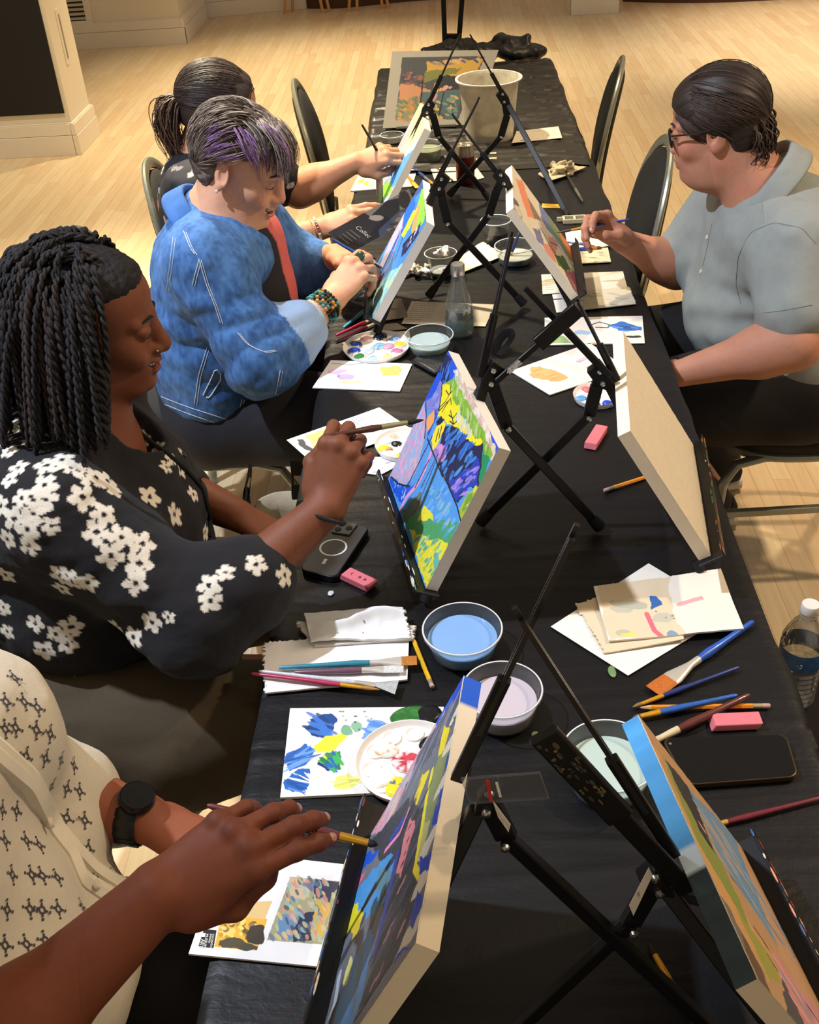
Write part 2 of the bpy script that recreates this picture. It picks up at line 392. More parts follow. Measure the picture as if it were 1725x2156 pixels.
# far wall, skewed a little, then a curved timber-fronted counter
fa = at(380, 42, 0)[:2]; fb = at(640, 17, 0)[:2]; fd = nrm(fb-fa); fn = A3(fd[1], -fd[0])
a0 = fa-fd*1.2; b0 = fb+fd*.1
struct(MB().prism([(*a0, 0), (*b0, 0), (*(b0-fn*.2), 0), (*(a0-fn*.2), 0)], (0, 0, HW)).obj('wall_far', WALL, smooth=False))
baseboard('baseboard_far', a0, b0, fn, .2)
WOOD = mat('honey_wood_front', 'b97a3d', .4, var=.12, vscale=4, stretch=(1, 1, 8)); DWOOD = mat('dark_plinth', '4a2c17', .5, var=.1)
def curved(name, pts, m, h, z=0, t=.04, st=None):
    P = np.array([at(u, v_, 0)[:2] for u, v_ in pts]); tt = np.linspace(0, len(P)-1, 40)
    Q = np.stack([np.interp(tt, range(len(P)), P[:, i]) for i in (0, 1)], 1); k = np.ones(7)/7
    Qs = np.stack([np.convolve(np.pad(Q[:, i], 3, mode='edge'), k, 'valid') for i in (0, 1)], 1); d = np.gradient(Qs, axis=0); n = np.stack([-d[:, 1], d[:, 0]], 1); n /= np.linalg.norm(n, axis=1)[:, None]
    V = []
    for q, nn in zip(Qs, n): V += [(*q, z), (*q, z+h), (*(q+nn*t), z+h), (*(q+nn*t), z)]
    F = [(i*4+j, i*4+(j+1) % 4, i*4+4+(j+1) % 4, i*4+4+j) for i in range(39) for j in range(4)]+[(0, 1, 2, 3), (159, 158, 157, 156)]
    return mesh_obj(name, V, F, m, None, True, None, 30)
c1 = [(640, 18), (700, 19), (760, 14), (850, 4), (935, -2), (1010, -4)]
struct(curved('trim_1', c1, DWOOD, .09)); struct(curved('wall_far_panel', [(u, v_-3) for u, v_ in c1], WOOD, 1.1, .09, .05))
c2 = [(1303, 3), (1380, 6), (1460, 7), (1540, 5), (1640, 0), (1760, -8)]
tag(curved('reception_counter', [(u, v_-1) for u, v_ in c2], WOOD, 1.1, .05, .5), 'curved honey-coloured wooden counter base beyond the bare floor', 'counter')
struct(curved('trim_2', c2, DWOOD, .05))
# pier on the right of the far end
p0 = at(1202, 33, 0); p1 = at(1302, 26, 0)
struct(MB().box(((p0[0]+p1[0])/2, p0[1]+.26, HW/2), (p1[0]-p0[0]-.06, .48, HW)).obj('wall_right_pier', WALL, smooth=False))
baseboard('baseboard_right', (p0[0], p0[1]+.03), (p1[0], p0[1]+.03), (0, -1), .2)
baseboard('baseboard_right_return', (p0[0]+.032, p0[1]), (p0[0]+.032, p0[1]+.5), (-1, 0), .2)
# two wooden stools whose legs show under the far wall
LEGW = mat('pale_beech', 'c59a63', .45, var=.08, vscale=20)
def stool(legs, label):
    pts = [at(u, v_, 0) for u, v_ in legs]; c = np.mean(pts, 0); t = thing('wooden_stool', (c[0], c[1], 0), label, 'stool', 'stools by the far wall')
    top = MB().lathe([(0, .65), (.07, .65), (.085, .665), (.08, .69), (0, .69)], (c[0], c[1], 0)); top.obj('seat', LEGW, t)
    for p in pts: MB().tube([p, c+(p-c)*.5+A3(0, 0, .655)], [.013, .02]).obj('leg', LEGW, t)
stool([(600, 29), (680, 27), (616, 25), (694, 25)], 'beech stool with splayed legs nearest the white far wall')
stool([(735, 24), (806, 18), (752, 23), (818, 17)], 'beech stool with splayed legs in front of the dark curved plinth')
struct(MB().box((1, 13.0, HW/2), (14, .1, HW)).obj('wall_back', WALL, smooth=False))
# ================================================================ tables and their black plastic cloths
TOPM = mat('folding_table_top', '5b544a', .6); STEEL = mat('table_steel', '55585a', .35, metal=.8)
def table(y0, y1, ys, label):
    t = thing('folding_table', (0, (y0+y1)/2, 0), label, 'table', 'folding tables end to end')
    MB().box((0, (y0+y1)/2, .715), (.74, y1-y0, .04)).obj('tabletop', TOPM, t, False, bevel=.008)
    for y in ys:
        for x in (-.22, .22):
            MB().tube([(x, y, 0), (x, y, .696)], .014).obj('leg', STEEL, t)
        MB().tube([(-.22, y, .25), (.22, y, .25)], .01).obj('crossbar', STEEL, t)
table(.12, 2.5, (.26, 1.86), 'long folding table nearest the camera under the smoother black cloth')
table(2.52, 4.86, (2.68, 4.5), 'long folding table at the far end under the wrinkled black cloth')
def cloth_mat(name, col, rough, spec):
    m = mat(name, col, rough, var=.12, vscale=3, bump=.0, spec=spec)
    nt = m.node_tree; N = nt.nodes; L = nt.links; b = N['Principled BSDF']; tc = N.new('ShaderNodeTexCoord')
    h = []
    for sx, sy, sz, w in ((2.2, 17, 2.2, .9), (16, 22, 16, .35), (110, 130, 110, .12)):
        mp = N.new('ShaderNodeMapping'); mp.inputs['Scale'].default_value = (sx, sy, sz); L.new(tc.outputs['Object'], mp.inputs[0])
        nz = N.new('ShaderNodeTexNoise'); nz.inputs['Scale'].default_value = 1; nz.inputs['Detail'].default_value = 4; nz.inputs['Distortion'].default_value = .8; L.new(mp.outputs[0], nz.inputs['Vector'])
        mu = N.new('ShaderNodeMath'); mu.operation = 'MULTIPLY'; mu.inputs[1].default_value = w; L.new(nz.outputs[0], mu.inputs[0]); h.append(mu.outputs[0])
    ad = N.new('ShaderNodeMath'); L.new(h[0], ad.inputs[0]); L.new(h[1], ad.inputs[1]); a2 = N.new('ShaderNodeMath'); L.new(ad.outputs[0], a2.inputs[0]); L.new(h[2], a2.inputs[1])
    bp = N.new('ShaderNodeBump'); bp.inputs['Strength'].default_value = .55; bp.inputs['Distance'].default_value = .006; L.new(a2.outputs[0], bp.inputs['Height']); L.new(bp.outputs[0], b.inputs['Normal'])
    return m
CLOTH = cloth_mat('black_plastic_cloth', '0f0f11', .46, .36); CLOTH2 = cloth_mat('wrinkled_black_plastic', '23211d', .40, .5)
def cloth(name, y0, y1, zt, hw, amp, drop, label, seed, creases=(), ny=None, m=None):
    ny = ny or int((y1-y0)/.008); s = np.concatenate([np.linspace(-hw-drop, -hw-.012, 14), np.linspace(-hw-.004, hw+.004, 74), np.linspace(hw+.012, hw+drop, 14)])
    Y, S = np.meshgrid(np.linspace(y0, y1, ny), s, indexing='ij')
    over = np.maximum(np.abs(S)-hw, 0); sg = np.sign(S)
    w = fbm(np.stack([S*2.2+seed, Y*28, S*0+seed], -1), 3); rid = np.maximum(0, 1-np.abs(w)*(3.2 if amp < .005 else 2.2))**2
    edge = np.clip(1-np.abs(S)/hw*.25, 0, 1)
    z = np.where(over > 0, zt-over, zt+amp*rid*edge)
    for yc, a in creases: z += np.where(over > 0, 0, a*np.exp(-((Y-yc-.02*np.sin(S*5))/.006)**2))
    wav = fbm(np.stack([Y*5, over*3, Y*0+seed+3*sg], -1), 3)
    X = np.where(over > 0, sg*(hw+.006+over*.10+wav*over*.22), S)+.004*fbm(np.stack([Y*9, S*0, S*0+seed], -1), 2)*np.clip(np.abs(S)/hw-.9, 0, 1)*10
    X = np.where(over > 0, np.where(sg > 0, np.maximum(X, hw+.004), np.minimum(X, -hw-.004)), X)
    mb = MB().grid(np.stack([X, Y, z], -1)); o = mb.obj(name, m or CLOTH, None, True, 60)
    return tag(o, label, 'tablecloth', 'black plastic table covers')
cloth('tablecloth', .1, 3.52, TZ-.002, .374, .0016, .085, 'black plastic tablecloth over the near table, under the paint pots', 2.0, [(1.02, .002), (1.42, .002), (1.62, .003), (1.80, .002), (2.42, .003), (.8, .002), (1.25, .0015), (2.05, .002)])
cloth('tablecloth', 3.44, 4.87, TZ+.0005, .366, .015, .10, 'wrinkled black plastic tablecloth at the far end, under the white bucket', 9.0, m=CLOTH2)
# ================================================================ tabletop easels with canvases
EBLK = mat('easel_black_metal', '121214', .38, metal=.25, var=.2, vscale=30); RUB = mat('black_rubber', '0a0a0b', .7); BOLT = mat('bolt_steel', 'c8c8c8', .25, metal=1)
PAINTM = mat('acrylic_paint', attr=True, rough=.5, var=.05, vscale=90, bump=.35, bscale=350, col=None)
PAPERM = mat('paper_colour', attr=True, rough=.75, var=.02, vscale=30, bump=.08, bscale=150)
SMEAR = mat('dried_paint_smear', attr=True, rough=.6, var=.15, vscale=150)
CLEARP = clear_mat('clear_plastic', (225, 228, 230), .10, .06, .05)
class Pose:
    def __init__(s, x, y, z, yaw, tilt, roll, w, h):
        n = A3(math.cos(yaw), math.sin(yaw), 0); a = A3(n[1], -n[0], 0)
        if a[1] > 0: a = -a
        b = -(math.cos(tilt)*A3(0, 0, 1)-math.sin(tilt)*n); s.a = math.cos(roll)*a+math.sin(roll)*b; s.b = -math.sin(roll)*a+math.cos(roll)*b
        s.o = A3(x, y, z); s.w = w; s.h = h; s.nh = n; s.n = nrm(np.cross(s.a, s.b)); s.n = s.n if s.n@n > 0 else -s.n
        s.TF = s.o-s.a*w/2-s.b*h; s.t = A3(-n[1], n[0], 0); s.t = s.t if s.t[1] > 0 else -s.t
    def st(s, u, v):
        p = atp(u, v, s.TF, s.n)-s.TF; return (p@s.a, p@s.b)
    def side(s, u, v): return atp(u, v, s.o, s.t)          # point on the upright plane through the middle of the easel
POSES = dict(C1=(-.216, .639, .843, 2.977, .428, -.069, .315, .269), C2=(-.171, 1.411, .813, 3.363, .467, .003, .311, .257), C3=(-.272, 2.388, .802, 3.162, .554, -.035, .309, .252),
             C4=(-.28, 3.14, .791, 3.172, .544, -.043, .309, .246), C5=(.21, 2.457, .807, -.036, .613, -.017, .31, .255), C6=(.315, 1.467, .819, -.114, .546, .014, .313, .258), C7=(.25, .637, .812, .189, .53, -.087, .31, .258))
POSES = {k: Pose(*v) for k, v in POSES.items()}
def easel(key, label, rear, mast, arm=None, P=None, feet=None, thin=1.0, hs=1.0, tray_ext=(.01, .01), smear=None):
    P = P or POSES[key]; hub = P.side(*rear[0]); t = thing('tabletop_easel', (hub[0], hub[1], TZ), label, 'easel', 'tabletop easels')
    u = -P.b; back = -P.n
    # mast: outer bar and a thinner sliding rod pair
    m0, m1 = P.side(*mast[0]), P.side(*mast[1]); mm = m0+(m1-m0)*.45
    off = P.t*.005
    MB().bar(m0, mm, .011*thin, .008*thin, P.t).obj('mast', EBLK, t, False, bevel=.001)
    MB().bar(m0+(mm-m0)*.5+off*.8, m1+off*.6, .004*thin, .004*thin, P.t).bar(m0+(mm-m0)*.5-off*.8, m1-off*.6-(m1-m0)*.03, .004*thin, .004*thin, P.t).obj('mast_extension', mat('easel_grey_metal', '3a3a3c', .3, metal=.6), t, False)
    # hub plate
    pl = [hub+x*hs for x in (u*.026+P.n*.008, u*.010-P.nh*.020, -u*.022-P.nh*.018, -u*.036+P.n*.004, -u*.008+P.n*.011)]
    MB().prism([p-P.t*.008 for p in pl], P.t*.016).obj('hub', EBLK, t, False, bevel=.002)
    bl = MB()
    for q in (hub-u*.012-P.nh*.006, hub+u*.012+P.n*.001): bl.lathe([(0, 0), (.0045, 0), (.004, .003), (0, .004)], q-P.t*.008, -P.t, 12)
    bl.obj('bolt', BOLT, t)
    # rear leg with a knee
    r = [P.side(*q) for q in rear]; dl = nrm(r[-1]-r[-2]); r[-1] = r[-1]+dl*max(0, (r[-1][2]-TZ-.014)/max(-dl[2], .25)) if dl[2] < 0 else r[-1]; r[-1][2] = max(r[-1][2], TZ+.012); lg = MB()
    for i in range(len(r)-1): lg.bar(r[i], r[i+1], (.020 if i < len(r)-2 else .015)*thin, .010, P.t)
    L1 = lg.obj('leg', EBLK, t, False, bevel=.0015)
    d = nrm(r[-1]-r[-2]); fz = r[-1]; foot = fz-d*((fz[2]-TZ-.004)/min(d[2], -.2)) if d[2] < 0 else fz
    MB().tube([fz-d*.024, fz+d*.004], [.0095, .0115], 12).obj('rubber_foot', RUB, L1)
    k = r[-2]; MB().lathe([(0, 0), (.0045, 0), (.004, .003), (0, .004)], k-P.t*.009*thin-P.t*.002, -P.t, 12).obj('bolt', BOLT, L1)
    # front legs behind the canvas
    if feet is None:
        bc = P.o+back*.02; feet = [A3(*(bc+P.a*sg*.11)[:2], TZ+.006)+P.nh*.012 for sg in (-1, 1)]
    top = hub-u*.02
    for f in feet:
        l = MB().bar(top, f, .015*thin, .010, P.t).obj('leg', EBLK, t, False, bevel=.0015)
        dd = nrm(f-top); MB().tube([f-dd*.022, f-dd*.002], [.009, .010], 12).obj('rubber_foot', RUB, l)
    # canvas ledge
    if key:
        c0 = P.o-P.a*(P.w/2+tray_ext[0]); c1 = P.o+P.a*(P.w/2+tray_ext[1]); q = P.b*.001
        tr = MB(); prof = [q+back*.022, q+P.n*.018, q+P.n*.018-P.b*.010, q+P.n*.021-P.b*.010, q+P.n*.021+P.b*.004, q+back*.022+P.b*.004]
        tr.prism([c0+x for x in prof], c1-c0); T = tr.obj('ledge', EBLK, t, False, bevel=.0008)
        MB().bar(P.o+back*.012-P.b*.06, P.o+back*.012+P.b*.006, .02, .006, P.n).obj('ledge_bracket', EBLK, t, False, bevel=.001)
        if smear:
            sm = MB(); rr = random.Random(len(label))
            for i in range(34):
                x = c0+(c1-c0)*rr.random(); sm.cc = lin(rr.choice(smear)); w = rr.uniform(.002, .012)
                e = rr.choice([P.n*.0212-P.b*.004, P.n*.0212-P.b*.0015, P.n*.0195-P.b*.0101]); top = e@P.b < -.008; sm.ball(x+e, (w, .0006 if top else rr.uniform(.001, .0035), .0012 if top else .0005), 8, np.stack([P.a, P.b, P.n], 1))
            sm.obj('paint_smear', SMEAR, T, col=True)['kind'] = 'stuff'
    if arm:
        a0, a1, w0, w1, kind = arm; p0, p1 = P.side(*a0)-P.t*.013, P.side(*a1)-P.t*.013; pm = p0+(p1-p0)*.55
        if kind == 'clear':
            sd, up = frame_of(p1-p0, P.t); a = MB().bar(p0, p1, w1, .003, P.t).obj('clear_arm', CLEARP, t, False, bevel=.001)
            s2 = MB(); s2.cc = lin('b8342c'); s2.bar(p0+(p1-p0)*.28-sd*w1*.4-P.t*.002, p0+(p1-p0)*.34+sd*w1*.4-P.t*.002, .003, .001, P.t)
            s2.cc = lin('d8d4c8'); s2.bar(p0+(p1-p0)*.42-sd*w1*.25-P.t*.002, p0+(p1-p0)*.44+sd*w1*.3-P.t*.002, .002, .001, P.t); s2.obj('paint_smear', SMEAR, a, col=True)['kind'] = 'stuff'
        else:
            MB().bar(p0, pm, w0, .006, P.t).bar(pm-(p1-p0)*.04, p1, w1, .008, P.t).obj('side_arm', EBLK, t, False, bevel=.002)
            s2 = MB(); rr = random.Random(5); d = p1-p0; sd, up = frame_of(d, P.t)
            for i in range(44 if kind != 'plain' else 0):
                f = rr.uniform(.15, .28) if kind == 'tape' else rr.uniform(.62, .98); ww = w0 if kind == 'tape' else w1
                s2.cc = lin(rr.choice(['dfe3e8', 'c8ccd2']) if kind == 'tape' else rr.choice(['4a4826', '5c5030', '3a4238', '6a5c38', '2c2f26', '1e2018'])); dd = nrm(d); s2.ball(p0+d*f+sd*rr.uniform(-.38, .38)*ww-P.t*.0042, (rr.uniform(.001, .005), rr.uniform(.0006, .0022), .0003), 8, np.stack([dd, sd, np.cross(dd, sd)], 1))
            if s2.V: s2.obj('paint_smear', SMEAR, t, col=True)['kind'] = 'stuff'
    return t, P, hub
def canvas(key, label, layers, edge='ded5c0', res=1.0, base='e6dcc6', top=None):
    P = POSES[key]; nx, ny = int(210*res), int(175*res)
    pt = Paint(P.w, P.h, nx, ny, base, P.st); layers(pt)
    S, T = np.meshgrid(np.linspace(0, P.w, nx), np.linspace(0, P.h, ny)); G = P.TF+S[..., None]*P.a+T[..., None]*P.b
    lum = pt.c.mean(-1); G = G+(fbm(np.stack([S*160, T*160, S*0], -1), 2)*.00018)[..., None]*P.n
    t = thing('canvas', tuple(P.o), label, 'canvas', 'canvases on the tabletop easels')
    c = pt.c.copy(); o = panel('painted_face', G, c, .001, PAINTM, t, -P.n, edge)
    # wrapped sides: their own paint where brushes ran over the edge
    th = .019; pr = MB(); q = -P.n*.001
    A, B, C, D = P.TF, P.TF+P.a*P.w, P.TF+P.a*P.w+P.b*P.h, P.TF+P.b*P.h
    def strip(p, r, col, nm):
        n = 60; d = np.linspace(0, 1, n)[:, None]; P2 = np.stack([p+q+(r-p)*d, p+q+(r-p)*d-P.n*th/2, p+q+(r-p)*d-P.n*th], 1); cc = np.tile(lin(edge), (n, 3, 1))
        if col is not None: cc = col(cc, d[:, 0])
        m = MB(); m.grid(P2); return mesh_obj(nm, np.concatenate(m.V), m.F, mat('canvas_cloth', attr=True, rough=.85, var=.02, bump=.15, bscale=900), t, True, cc.reshape(-1, 3), 40)
    tc = top
    strip(A, B, tc, 'canvas_side'); strip(B, C, None, 'canvas_side'); strip(C, D, None, 'canvas_side'); strip(D, A, None, 'canvas_side')
    bb = MB(); r = .028
    for p, e in ((A, B), (B, C), (C, D), (D, A)):
        ctr = (A+C)/2; i0 = p+(ctr-p)*.12-P.n*th; i1 = e+(ctr-e)*.12-P.n*th
        bb.add([p-P.n*th, e-P.n*th, i1, i0], [(0, 1, 2, 3)]); bb.add([i0, i1, i1+P.n*th*.8, i0+P.n*th*.8], [(0, 1, 2, 3)])
    bb.obj('stretcher_bars', mat('pine_stretcher', 'cbb083', .6, var=.1, vscale=30), t, False)
    return t
def sub(x0, y0, k): return lambda L: [(x0+x/k, y0+y/k) for x, y in L]
# ---------------------------------------------------------------- paintings
def paint1(p):
    q = sub(500, 1240, 2.614); w = sub(400, 1660, 2.875); p.c[:] = lin('6f737c')
    p.poly(q([(1400, 300), (1290, 380), (1270, 540), (1240, 600), (1150, 680), (1200, 500)]), '1547b8')
    p.poly(q([(1190, 560), (1140, 730), (1060, 800), (980, 860), (1000, 800)]), '1f5fd0')
    p.poly(q([(1060, 770), (1130, 720), (1090, 830), (900, 1120), (800, 1330), (640, 1400), (700, 1250)]), 'c3a0b0')
    p.dabs(q([(1060, 780), (1110, 760), (900, 1120), (760, 1300), (720, 1280)]), 60, ['e6aa96', '96b4cd', 'd78aa5', 'c9b6b8', 'a0a4b0'], .02, .004, 1.1, .8, 3)
    p.poly(q([(1170, 640), (1230, 600), (1180, 760), (1050, 930), (960, 1080), (880, 1230), (1000, 900)]), '5f626e')
    p.dabs(q([(1180, 640), (1220, 620), (1050, 930), (900, 1200), (960, 1000)]), 24, ['7a7d8a', '4c4f5a', '8f97a8'], .025, .004, 1.1, .8, 4)
    p.poly(q([(1145, 735), (1168, 755), (1130, 920), (1095, 935)]), 'e9d72d'); p.poly(q([(1030, 990), (1055, 1005), (990, 1190), (965, 1160)]), 'e6d42c')
    p.poly(q([(1100, 930), (1165, 870), (1110, 1100), (1060, 1300), (1020, 1250)]), '8a9560'); p.line(q([(1072, 1000), (1040, 1160), (1010, 1290)]), .008, 'efe03a')
    for c, r in (((1228, 640), .026), ((1178, 835), .024), ((1146, 1035), .026)): p.ell(q([c])[0], r, .009, 1.45, 'd9d4c6')
    p.poly(q([(1160, 900), (1192, 895), (1172, 990), (1142, 1000)]), '174fae'); p.poly(q([(1120, 1090), (1160, 1090), (1130, 1220), (1090, 1300)]), '1446b4'); p.poly(q([(1195, 690), (1232, 690), (1215, 775), (1188, 765)]), '2a6e64')
    p.poly(w([(1130, 50), (1300, 0), (1230, 160), (1060, 330), (1040, 330)]), 'd796aa'); p.dabs(w([(1150, 40), (1280, 20), (1220, 150), (1090, 280)]), 22, ['a9bccb', 'e7b4bd', 'c2cbb0', 'c97a98'], .018, .005, 1.1, .8, 6)
    p.poly(w([(1320, 60), (1430, 110), (1390, 400), (1380, 560), (1310, 900), (1230, 1040), (1100, 1240), (1010, 1370), (1130, 1000), (1200, 500), (1090, 330)]), '3e4048')
    p.dabs(w([(1330, 90), (1400, 130), (1300, 880), (1100, 1200), (1150, 900), (1220, 450)]), 50, ['4f525c', '33343c', '2c3038', '565a68'], .03, .005, 1.25, .7, 8)
    p.poly(w([(1340, 175), (1364, 230), (1312, 400), (1275, 530), (1242, 520), (1288, 330)]), 'd28088')
    for c in ((1330, 240), (1300, 400), (1285, 460), (1318, 320)): p.ell(w([c])[0], .0045, .002, 1.3, '4a3036')
    p.line(w([(1436, 40), (1385, 350), (1362, 480), (1388, 530)]), .009, 'f0e23a'); p.poly(w([(1420, 190), (1455, 200), (1405, 430), (1382, 440)]), 'b9bc74')
    for c, r in (((1466, 290), .028), ((1405, 560), .026), ((1330, 880), .026)): p.ell(w([c])[0], r, .010, 1.4, 'd5d0c2')
    for L in ([(1480, 120), (1545, 120), (1510, 215), (1465, 225)], [(1395, 410), (1490, 380), (1465, 475), (1395, 525)], [(1365, 640), (1425, 630), (1395, 740), (1350, 830), (1335, 790)], [(1265, 985), (1365, 945), (1245, 1035)]): p.poly(w(L), '1a43b8')
    p.poly(w([(1050, 400), (1150, 385), (1110, 440), (1020, 510)]), '1f55cc'); p.poly(w([(1015, 515), (1065, 500), (1010, 610), (990, 600)]), 'e06a96'); p.line(w([(1325, 130), (1270, 270), (1180, 380)]), .006, 'e48ab4'); p.line(w([(1290, 190), (1220, 300)]), .008, '2648b8')
    p.poly(w([(990, 640), (1120, 480), (1200, 400), (1245, 400), (1185, 680), (1040, 810), (970, 770)]), '4896d4')
    p.line(w([(1235, 420), (1110, 610), (1010, 800)]), .013, '3c4048'); p.line(w([(1215, 560), (1150, 690), (1090, 860)]), .013, '42464e'); p.poly(w([(1150, 480), (1235, 520), (1180, 600), (1120, 650)]), '5f8a9c')
    p.line(w([(1255, 400), (1180, 740), (1120, 990)]), .010, '3448a8')
    p.poly(w([(985, 670), (1050, 775), (940, 890), (900, 1010), (790, 1480), (740, 1480), (870, 1000), (950, 760)]), 'ddd92e')
    p.line(w([(1050, 790), (940, 1000), (880, 1110), (860, 1200)]), .014, '45464c'); p.poly(w([(1085, 860), (1115, 890), (1050, 1230), (960, 1480), (850, 1480), (950, 1100)]), '5b90cc')
    p.line(w([(1045, 930), (1020, 1150), (990, 1330)]), .012, '6d7f92'); p.line(w([(965, 1060), (900, 1250), (840, 1450)]), .012, '50545c'); p.poly(w([(975, 1000), (992, 1040), (945, 1190), (920, 1190)]), 'd9dc8c'); p.line(w([(905, 1130), (880, 1290), (830, 1430)]), .012, 'b9c6d4')
    p.poly(w([(985, 830), (1040, 790), (1010, 900), (980, 920)]), 'd9c23a')
    for c in ((1292, 560), (1275, 590), (1218, 830), (1190, 910), (1150, 1110), (1110, 1180), (1270, 870)): p.ell(w([c])[0], .010, .0028, 1.3, 'b9848f')
    p.line(w([(1230, 1040), (1090, 1260), (1000, 1400)]), .005, '24262c')
def paint2(p):
    q = sub(780, 520, 3.08); z = sub(560, 820, 3.08); p.c[:] = lin('4f97dd')
    p.poly(q([(400, 500), (560, 560), (900, 1240), (800, 1360), (640, 900), (560, 790), (520, 880), (330, 1010)]), '1a4fd2')
    p.poly(q([(490, 680), (535, 720), (505, 870), (425, 840)]), '1a2450')
    p.dabs(q([(480, 720), (530, 740), (500, 860), (440, 840)]), 14, ['2f62d4', '12183a', '3f8fd8'], .012, .002, 1.2, .9, 2)
    p.poly(q([(540, 785), (640, 900), (770, 1180), (815, 1330), (790, 1390), (640, 1040), (550, 890)]), 'd7c8b0')
    p.dabs(q([(550, 800), (640, 910), (780, 1250), (780, 1330), (640, 1030), (560, 880)]), 70, ['e2b8ae', 'b4bc92', 'e8dccb', 'cf9f9a'], .009, .004, .6, .9, 5)
    p.poly(q([(480, 870), (545, 860), (630, 1010), (735, 1200), (795, 1340), (765, 1405), (700, 1270), (600, 1090), (500, 970)]), '7fae35')
    p.dabs(q([(500, 890), (545, 880), (700, 1180), (780, 1340), (700, 1250), (600, 1070)]), 40, ['98c04a', '6a9a2c', 'b9c98a'], .010, .003, .7, .8, 6)
    p.poly(q([(465, 890), (495, 880), (545, 990), (640, 1180), (735, 1290), (690, 1320), (600, 1240), (520, 1140), (470, 1110), (430, 1080)]), 'ecdf22')
    p.dabs(q([(540, 1080), (570, 1090), (700, 1270), (690, 1290)]), 14, ['cfc8ac', 'd8d6b8'], .010, .003, .8, .9, 7)
    p.poly(q([(425, 830), (462, 880), (445, 1060), (400, 1060), (355, 1030)]), '7b7ec8'); p.dabs(q([(430, 850), (455, 890), (440, 1050), (380, 1030)]), 20, ['8f9ad8', '9a8fcc', '6670c4'], .006, .003, 1.2, .9, 8)
    p.poly(q([(430, 810), (470, 845), (400, 965), (340, 1020)]), '1a50d0'); p.poly(q([(420, 1040), (445, 1060), (420, 1130), (375, 1230), (350, 1110), (385, 1090)]), '2450c0')
    p.poly(q([(385, 1090), (422, 1045), (412, 1135), (368, 1210), (360, 1110)]), 'eea75c')
    p.poly(q([(350, 1010), (365, 1100), (352, 1250), (300, 1450), (230, 1550), (120, 1490), (200, 1320), (285, 1130)]), 'b7a6c4')
    p.dabs(q([(340, 1040), (355, 1110), (340, 1250), (290, 1440), (230, 1520), (150, 1480), (220, 1310)]), 110, ['d98cc0', '86b6e2', 'c9b6c8', 'e6a2c8', '9aa8dc'], .006, .003, 1.2, .9, 9)
    p.poly(q([(480, 1140), (560, 1170), (700, 1310), (740, 1270), (725, 1400), (705, 1560), (640, 1560), (565, 1660), (500, 1540), (440, 1420), (465, 1250)]), '161d48')
    p.dabs(q([(490, 1170), (560, 1190), (690, 1320), (700, 1400), (640, 1480), (500, 1500), (460, 1400)]), 55, ['2b6cc4', '4a9ad2', '1f50b0', '3b84cc'], .010, .0035, 1.9, .95, 10)
    p.poly(q([(500, 1520), (700, 1380), (700, 1540), (640, 1560), (560, 1640)]), '1a3cae'); p.dabs(q([(520, 1530), (690, 1420), (690, 1540), (570, 1640)]), 22, ['8c7cd0', '1c2a6a', '4b66cc', 'b08cd0'], .010, .003, 2.2, .9, 11)
    p.poly(q([(428, 1165), (480, 1118), (492, 1140), (442, 1295), (408, 1315), (392, 1255)]), 'f5de34')
    for L in ([(445, 1180), (437, 1215)], [(462, 1165), (456, 1195)], [(432, 1225), (424, 1260)], [(452, 1208), (445, 1240)]): p.line(q(L), .0035, '2a2a30')
    p.poly(q([(425, 1140), (460, 1095), (485, 1118), (430, 1165)]), '161b3c')
    p.poly(q([(125, 1485), (180, 1540), (290, 1540), (205, 1660), (150, 1600)]), '1c56d4'); p.dabs(q([(140, 1500), (280, 1545), (200, 1640)]), 12, ['7fb4ea', 'dfe6ee'], .005, .002, 1, .9, 12)
    p.poly(q([(440, 1290), (500, 1300), (470, 1400), (430, 1400), (400, 1330)]), '8f78c4'); p.dabs(q([(440, 1290), (500, 1290), (470, 1400)]), 12, ['e68cc8', '5a66c0', 'c9a2d4'], .008, .0025, 2, .9, 13)
    p.line(q([(398, 1320), (352, 1450), (305, 1540), (235, 1620), (195, 1700)]), .008, 'e59bc8')
    p.poly(q([(740, 1310), (775, 1390), (700, 1570), (715, 1440)]), '178a55'); p.poly(q([(705, 1550), (640, 1660), (585, 1790), (570, 1700), (640, 1590)]), '9fb63c'); p.dabs(q([(690, 1560), (640, 1650), (600, 1720), (640, 1600)]), 8, ['d8d838', '6f9a3a'], .010, .004, 2.1, .9, 14)
    p.poly(z([(885, 800), (1000, 660), (1010, 780), (930, 920), (900, 860)]), '5d7464'); p.poly(z([(900, 870), (1000, 790), (1110, 850), (1250, 870), (1190, 1010), (1060, 980), (935, 910)]), '4a9c62')
    p.dabs(z([(1000, 600), (1180, 640), (1240, 860), (1180, 960), (1080, 860)]), 40, ['3d84d4', '6ab2e6', '9ab8c8', '4aa0c4'], .010, .004, 2.0, .8, 15)
    p.poly(z([(985, 845), (1022, 760), (1062, 790), (1090, 838)]), 'e5dc3a'); p.poly(z([(930, 905), (1050, 965), (1185, 985), (1175, 1090), (1115, 1190), (1065, 1330), (990, 1150)]), 'e3da3c')
    p.dabs(z([(950, 930), (1150, 990), (1150, 1080), (1070, 1260), (1000, 1120)]), 55, ['5aa884', '8fc4a0', 'b9c43a', '4f9a9a'], .007, .003, 1.9, .9, 16)
    p.poly(z([(1085, 1090), (1120, 1060), (1125, 1140), (1085, 1200)]), '6ab4a4')
    for L in ([(455, 1440), (505, 1545), (565, 1690), (590, 1790)], [(370, 1240), (440, 1420), (470, 1490)], [(468, 850), (462, 950), (445, 1060)], [(360, 1010), (362, 1110), (352, 1240)], [(135, 1490), (180, 1535), (250, 1555)], [(240, 1550), (320, 1390), (400, 1230)], [(290, 1560), (380, 1380)]): p.line(q(L), .0032, '14162a')
